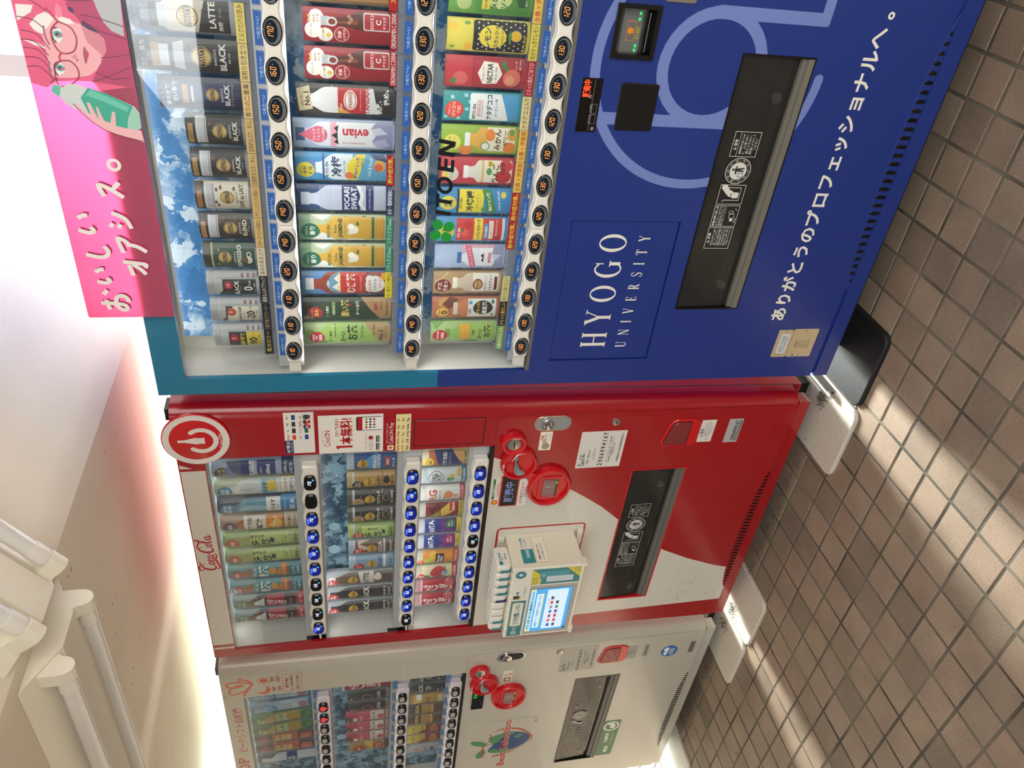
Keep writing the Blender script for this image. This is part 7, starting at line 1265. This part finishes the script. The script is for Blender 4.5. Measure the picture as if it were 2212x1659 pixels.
def calp(): return [('r', -31, 0, 31, 160, 'a83a44'), ('e', -4, 150, 20, 12, '2a2422'), ('t', '!ほっと', -4, 150, 8, 'd8a070'), ('r', -20, 118, 6, 132, 'd8d4d0'), ('r', -28, 60, 28, 118, 'b8525a'), ('t', '!ほっと', -4, 104, 13, 'e8c8c8', 46), ('r', -28, 20, 28, 70, 'd0c9bc'), ('t', '!カルピス', 0, 58, 13, '2a2224', 52), ('e', 4, 32, 13, 13, 'b85a5a'), ('r', -28, 0, 28, 14, '9a948a')]
W2 += [(wblk(), 'black coffee can with an orange cup ring, right of two in the white machine', 150, '3a3836'), (wblk(), 'black coffee can with an orange cup ring, left of two in the white machine', 150, '3a3836'), (calp(), 'pink and cream hot milk drink, right of three in the white machine', 160, 'a83a44'), (calp(), 'pink and cream hot milk drink, middle of three in the white machine', 160, 'a83a44'), (calp(), 'pink and cream hot milk drink, left of three in the white machine', 160, 'a83a44'), ([('r', -31, 0, 31, 150, 'a07a3a'), ('e', -4, 112, 22, 24, 'a02a30'), ('t', '!元気', -4, 114, 13, 'e0c87a'), ('p', [(-31, 90), (0, 70), (31, 96), (31, 60), (-31, 60)], 'c8a84a'), ('e', 4, 40, 22, 20, 'a83a2e'), ('t', '!オロナミン', 4, 46, 8, 'e8d8a8', 38), ('t', '!ドリンク', 4, 34, 8, 'e8d8a8', 34), ('r', -31, 0, 31, 16, '5a2c20')], 'gold and red vitamin drink at the picture edge in the white machine', 150, 'a07a3a')]
for k, (it, lab, H, bgc) in enumerate(W2): sample(lab, KX[k] + DXW + .001, 1.2735, H, it, bgc, YS, 62, 20, group=GW2, round_=True)
def ucc(): return [('r', -31, 0, 31, 131, '2a2c2a'), ('r', -28, 0, 28, 116, '1a1d1c'), ('t', 'UCC', -12, 106, 8, 'a8a89c'), ('t', '!BLACK', 0, 90, 15, 'bdbcae', 54), ('e', 10, 62, 9, 11, 'a8a290'), ('e', 10, 62, 4, 6, '2a2c2a'), ('l', [(-20, 40), (20, 44)], 1.5, '5a5c58'), ('e', -4, 26, 8, 4, 'a8a290'), ('t', '無糖', 0, 10, 8, '8a8c86')]
def wonda(): return [('r', -31, 0, 31, 131, '4a3422'), ('r', -31, 84, 31, 112, '2a2018'), ('t', '!WONDA', 0, 98, 14, 'c8a85a', 56), ('r', -28, 36, 28, 82, 'a07a3a'), ('r', -28, 38, 28, 44, 'c8a04a'), ('r', -31, 0, 31, 34, '6a4a34'), ('t', '!プレミアム', 0, 22, 12, '1c1410', 56), ('t', '!ブレンド', 0, 8, 10, '1c1410', 50)]
def corn(): return [('r', -31, 0, 31, 131, '7a2a22'), ('r', -30, 60, 30, 131, 'b09a3a'), ('t', '!コーン', 0, 108, 14, '2a1a10', 46), ('p', [(-30, 60), (-6, 92), (10, 60)], '6a1e1a'), ('t', '!ポタージュ', 4, 74, 9, '2a1a10', 44), ('e', 6, 28, 20, 15, 'a8602a'), ('o', 6, 28, 20, 15, 2, 'c8a04a')]
W3 = [(ucc(), 'black slim coffee can, right of two in the white bottom row', '2a2c2a'), (ucc(), 'black slim coffee can, left of two in the white bottom row', '2a2c2a'), ([('r', -31, 0, 31, 131, '8a6a34'), ('r', -28, 0, 28, 116, 'b08a3a'), ('r', 4, 84, 28, 104, 'd8d4c8'), ('e', -6, 100, 16, 14, 'c8a45a'), ('t', '!GOLD', -4, 62, 13, '5a3a1c', 44), ('r', -22, 2, 22, 24, 'c8bc9a')], 'golden coffee can in the white bottom row', '8a6a34'), (wonda(), 'brown and gold coffee can, right of two in the white bottom row', '4a3422'), (wonda(), 'brown and gold coffee can, left of two in the white bottom row', '4a3422'), (corn(), 'yellow corn soup can, right of two in the white bottom row', '7a2a22'), (corn(), 'yellow corn soup can, left of two in the white bottom row', '7a2a22'), ([('r', -31, 0, 31, 131, '8a8c90'), ('r', -28, 0, 28, 112, 'a0a2a4'), ('e', 0, 92, 18, 16, 'b08a78'), ('t', '!しるこ', 4, 56, 12, '3a3230', 44), ('e', 0, 30, 14, 10, '5a4a44')], 'grey soup can at the picture edge in the white bottom row', '8a8c90')]
for k, (it, lab, bgc) in enumerate(W3): sample(lab, KX[k] + DXW + .001, 1.0700, 131, it, bgc, YS, 62, 20, group=GW3, round_=True)
# ================================================================ phone charger rental box hung on the red machine
cx0, cx1, cy, cz0, cz1 = -.9400, -.6180, -.0830, .7200, .9420
ch = thing('charging_station', 'cream phone battery rental box with a lit screen on the red machine', 'charging station', ((cx0 + cx1) / 2, 0, cz0))
bx = MB(); bx.box(cx0, cx1, cy + .010, YF - .0005, cz0 + .004, cz1 - .002)
bx.build('housing', M['cream'], ch)
fp = MB().prism(rrect(cx0 - .001, cz0, cx1 + .002, cz1 - .001, .004, 3), cy, cy + .0098, ch=.002).build('front_panel', M['cream'], ch)
MB().box(cx1 - .004, cx1 + .006, cy - .003, cy + .024, cz0 - .004, cz0 + .016).build('corner_guard', M['cream'], ch)
MB().box(cx0 - .004, cx0 + .03, cy - .003, cy + .020, cz0 - .004, cz0 + .006).build('corner_guard', M['cream'], ch)
MB().box(-.664, -.606, YF - .012, YF - .0005, .695, .712).box(-.640, -.625, YF - .009, YF - .0005, .943, .962).build('wall_bracket', M['white'], ch)
TE, YE = '2f7f8a', 'd8c83a'
X0, X1, Z0, Z1 = cx0 + .004, cx1 - .003, cz0 + .006, cz1 - .006
art_f = [('r', X0, Z0, X1, Z1, 'e4e2da'), ('r', X0, Z1 - .050, X0 + .173, Z1 - .004, TE), ('p', [(X0 + .052, Z1 - .010), (X0 + .160, Z1 - .010), (X0 + .163, Z1 - .022), (X0 + .160, Z1 - .044), (X0 + .052, Z1 - .044), (X0 + .049, Z1 - .030)], 'e8e6de'), ('l', [(X0 + .052, Z1 - .044), (X0 + .049, Z1 - .030), (X0 + .052, Z1 - .010), (X0 + .160, Z1 - .010), (X0 + .166, Z1 - .020), (X0 + .160, Z1 - .044)], .0016, YE), ('t', '!スマホ充電レンタル', X0 + .1065, Z1 - .027, .0185, '1f6a74', .100), ('o', X0 + .016, Z1 - .026, .0085, .0085, .002, 'eef2f0'), ('p', [(X0 + .017, Z1 - .020), (X0 + .012, Z1 - .028), (X0 + .016, Z1 - .028), (X0 + .015, Z1 - .033), (X0 + .020, Z1 - .025), (X0 + .016, Z1 - .025)], 'eef2f0'), ('t', 'CHARGE', X0 + .036, Z1 - .024, .0060, 'dfe8e6', .022), ('t', 'SPOT', X0 + .036, Z1 - .031, .0045, 'dfe8e6', .014)]
art_f += [('rr', X0 + .180, Z1 - .030, X0 + .196, Z1 - .010, .002, YE), ('rr', X0 + .182, Z1 - .026, X0 + .198, Z1 - .007, .002, '3a3a3a'), ('p', [(X0 + .203, Z1 - .022), (X0 + .210, Z1 - .022), (X0 + .210, Z1 - .026), (X0 + .217, Z1 - .019), (X0 + .210, Z1 - .012), (X0 + .210, Z1 - .016), (X0 + .203, Z1 - .016)], TE), ('t', 'アプリでQRを読み取るだけ', X0 + .212, Z1 - .040, .0050, TE, .055), ('e', X1 - .022, Z1 - .020, .0165, .0165, TE), ('p', [(X1 - .020, Z1 - .009), (X1 - .029, Z1 - .023), (X1 - .022, Z1 - .023), (X1 - .024, Z1 - .032), (X1 - .015, Z1 - .017), (X1 - .021, Z1 - .017)], 'e4f0f0')]
PX0, PX1, PZ0, PZ1 = X1 - .072, X1 - .003, Z0 + .004, Z1 - .054
art_f += [('r', PX0, PZ0, PX1, PZ1, TE), ('p', [(PX0, PZ1), (PX1, PZ1), (PX1 - .030, PZ1 - .034), (PX0, PZ1 - .030)], YE), ('p', [(PX0 + .022, PZ0), (PX1, PZ0), (PX1, PZ0 + .046)], YE), ('t', '!どこでも', PX0 + .018, PZ1 - .008, .0070, TE, .03), ('t', '!借りられて、', PX0 + .020, PZ1 - .017, .0070, TE, .036), ('t', '!どこでも', PX1 - .014, PZ0 + .018, .0068, TE, .026), ('t', '!返せる', PX1 - .013, PZ0 + .008, .0068, TE, .024), ('rr', PX0 + .024, PZ0 + .036, PX0 + .058, PZ1 - .026, .003, '3f98a2'), ('o', PX0 + .041, PZ1 - .036, .0045, .0045, .0012, 'dfeeee'), ('rr', PX0 + .010, PZ0 + .022, PX0 + .034, PZ1 - .048, .003, 'e4e8e8'), ('rr', PX0 + .012, PZ0 + .025, PX0 + .032, PZ1 - .051, .002, 'c2d4d8')]
art_f += [('r', X0 + .004, Z0 + .004, PX0 - .006, Z1 - .056, 'a9aaa6')]
printed('front_print', art_f, fp, cy, mat='print')
sx0, sx1, sz0, sz1 = cx0 + .020, cx0 + .2270, .7440, .8760
scr = MB().box(sx0, sx1, cy - .0012, cy - .0004, sz0, sz1).build('screen', M['blackgloss'], ch)
si = [('r', sx0 + .001, sz0 + .001, sx1 - .001, sz1 - .001, '*3a9ee0'), ('r', sx0 + .001, sz1 - .018, sx1 - .001, sz1 - .001, '*a8d8f0'), ('t', '!お客様お問い合わせ先:電話番号03-4355-9332', (sx0 + sx1) / 2, sz1 - .0095, .0085, '*1a2a3a', .188), ('r', sx0 + .002, sz1 - .014, sx0 + .010, sz1 - .004, '*d8c83a'), ('r', sx1 - .010, sz1 - .014, sx1 - .002, sz1 - .004, '*d8c83a'), ('rr', sx0 + .020, sz1 - .046, sx1 - .024, sz1 - .026, .001, '*b8b83a'), ('rr', sx0 + .018, sz1 - .043, sx1 - .026, sz1 - .023, .001, '*c8e4f8'), ('t', '!専用アプリで利用可能な支払い方法', (sx0 + sx1) / 2 - .004, sz1 - .033, .0105, '*2a7ac0', .150), ('rr', sx0 + .010, sz0 + .012, sx1 - .008, sz1 - .054, .003, '*c4dcf6'), ('t', 'クレジットカード', sx0 + .040, sz1 - .063, .0045, '*2a3a4a'), ('t', 'キャリア決済', sx0 + .140, sz1 - .063, .0045, '*2a3a4a')]
for j, row in enumerate((('1a3a8a', 'd8502a', 'b02a4a', '2a6ac8', '8a8a8a', 'c83a3a', '3a3a3a'), ('3a3a3a', 'c83a3a', 'b0303a', '6a2a6a', '3a7a4a', '2a2a2a'))):
    for i, c in enumerate(row): si.append(('rr', sx0 + .020 + i * .022, sz1 - .078 - j * .018, sx0 + .034 + i * .022, sz1 - .069 - j * .018, .001, '*' + c))
si.append(('r', sx0 + .001, sz0 + .001, sx0 + .014, sz0 + .008, '*1a3a5a'))
art(MB(), si, 1, 0, 0, cy - .0012).build('screen_picture', [M['screen'], M['screen']], scr)
# right side stickers (on the face x = cx1)
ss = MB(); xs_ = cx1 + .0006
def side_rect(y0, y1, z0, z1, c, k=1): ss.add([(xs_ + .00015 * k, a, b) for a, b in ((y0, z0), (y1, z0), (y1, z1), (y0, z1))], [(0, 1, 2, 3)], c)
ss.box(cx1, xs_, -.062, -.008, .868, .906, '2f8f9a').box(cx1, xs_, -.008, .040, .880, .906, 'e9e6da').box(cx1, xs_, -.062, .040, .826, .866, 'd8c060')
side_rect(-.0605, .0385, .8275, .8645, 'efece0')
def side_text(s, yc, zc, h, col, mw, k=2):
    v, f, c = flat(('t', s, 0, 0, h, col, mw)); ss.add([(xs_ + .00015 * k, yc + a, zc + b) for a, b in v], f, c)
side_text('!CHARGE', -.027, .887, .009, 'e8f2f2', .032); side_text('!スマホ充電', .016, .899, .0075, '2f8f9a', .040); side_text('!レンタル', .018, .888, .0075, '2f8f9a', .034); side_text('!お困りの方はこちら', -.022, .853, .0072, '4a3a20', .060); side_text('よくある質問はこちらから', -.022, .841, .0062, '4a3a20', .066)
ss.build('side_sticker', M['print'], ch)
# eleven status lights along the top lip
for i in range(9): MB().box(cx0 + .012 + i * .0315, cx0 + .016 + i * .0315, cy - .0006, cy, cz1 - .0052, cz1 - .0028, '*b8d4ff').build('status_light', M['lit'], fp)
# power banks standing in the slots
n9 = 9; pb0 = None
for i in range(n9):
    xa = cx1 - .010 - i * .0345; x0, x1 = xa - .0245, xa
    y0, y1, z0, z1 = -.060, .020, cz1 - .0015, .9850
    ring = rrect(y0, z0, y1, z1, .012, 5)
    place = ('nearest', 'second', 'third', 'fourth', 'fifth', 'sixth', 'seventh', 'eighth', 'ninth')[i]
    col = 'navy' if i == 4 else 'teal'
    b = MB(); q = inset(ring, .0035); n = len(ring)
    secs = [(x1, q), (x1 - .0035, ring), (x0 + .0035, ring), (x0, q)]
    v = [(x, y, z) for x, pts in secs for y, z in pts]
    f = [(k * n + j, k * n + (j + 1) % n, (k + 1) * n + (j + 1) % n, (k + 1) * n + j) for k in range(3) for j in range(n)] + [tuple(range(n)), tuple(3 * n + j for j in range(n))]
    o = b.add(v, f).build('power_bank', M['white'], None, True)
    tag(o, ('white power bank with a navy band, ' if i == 4 else 'white power bank with no band, ' if i in (5, 6) else 'white power bank with a teal band, ') + place + ' from the right end of the box', 'power bank', 'power banks in the rental box')
    WL[o] = Vector((0, 0, 0))
    if i not in (5, 6): MB().box(x0 - .0012, x0 + .0085, y0 - .0006, y0 + .05, z0 + .001, z1 - .011, '1d2a62' if i == 4 else '2f7f8e').build('colour_band', M['print'], o)
    if i in (0, 5):
        l = MB()
        v2 = [(x1 + .0004, -.045 + .008 * math.cos(t), .974 - .004 + .006 * math.sin(t)) for t in [k * .5236 for k in range(12)]]
        l.add(v2, [tuple(range(12))], '2f7f8e')
        for s_, yy, zz, h, c in (('!CHARGE', -.020, .971, .0062, '2f7f8e'), ('SPOT', -.026, .963, .0045, '2f7f8e'), ('返却可能', -.020, .954, .0055, '4a4a4a')):
            vv, ff, cc = flat(('t', s_, 0, 0, h, c, .03)); l.add([(x1 + .0005, yy + a, zz + bb) for a, bb in vv], ff, cc)
        l.build('logo_print', M['print'], o)
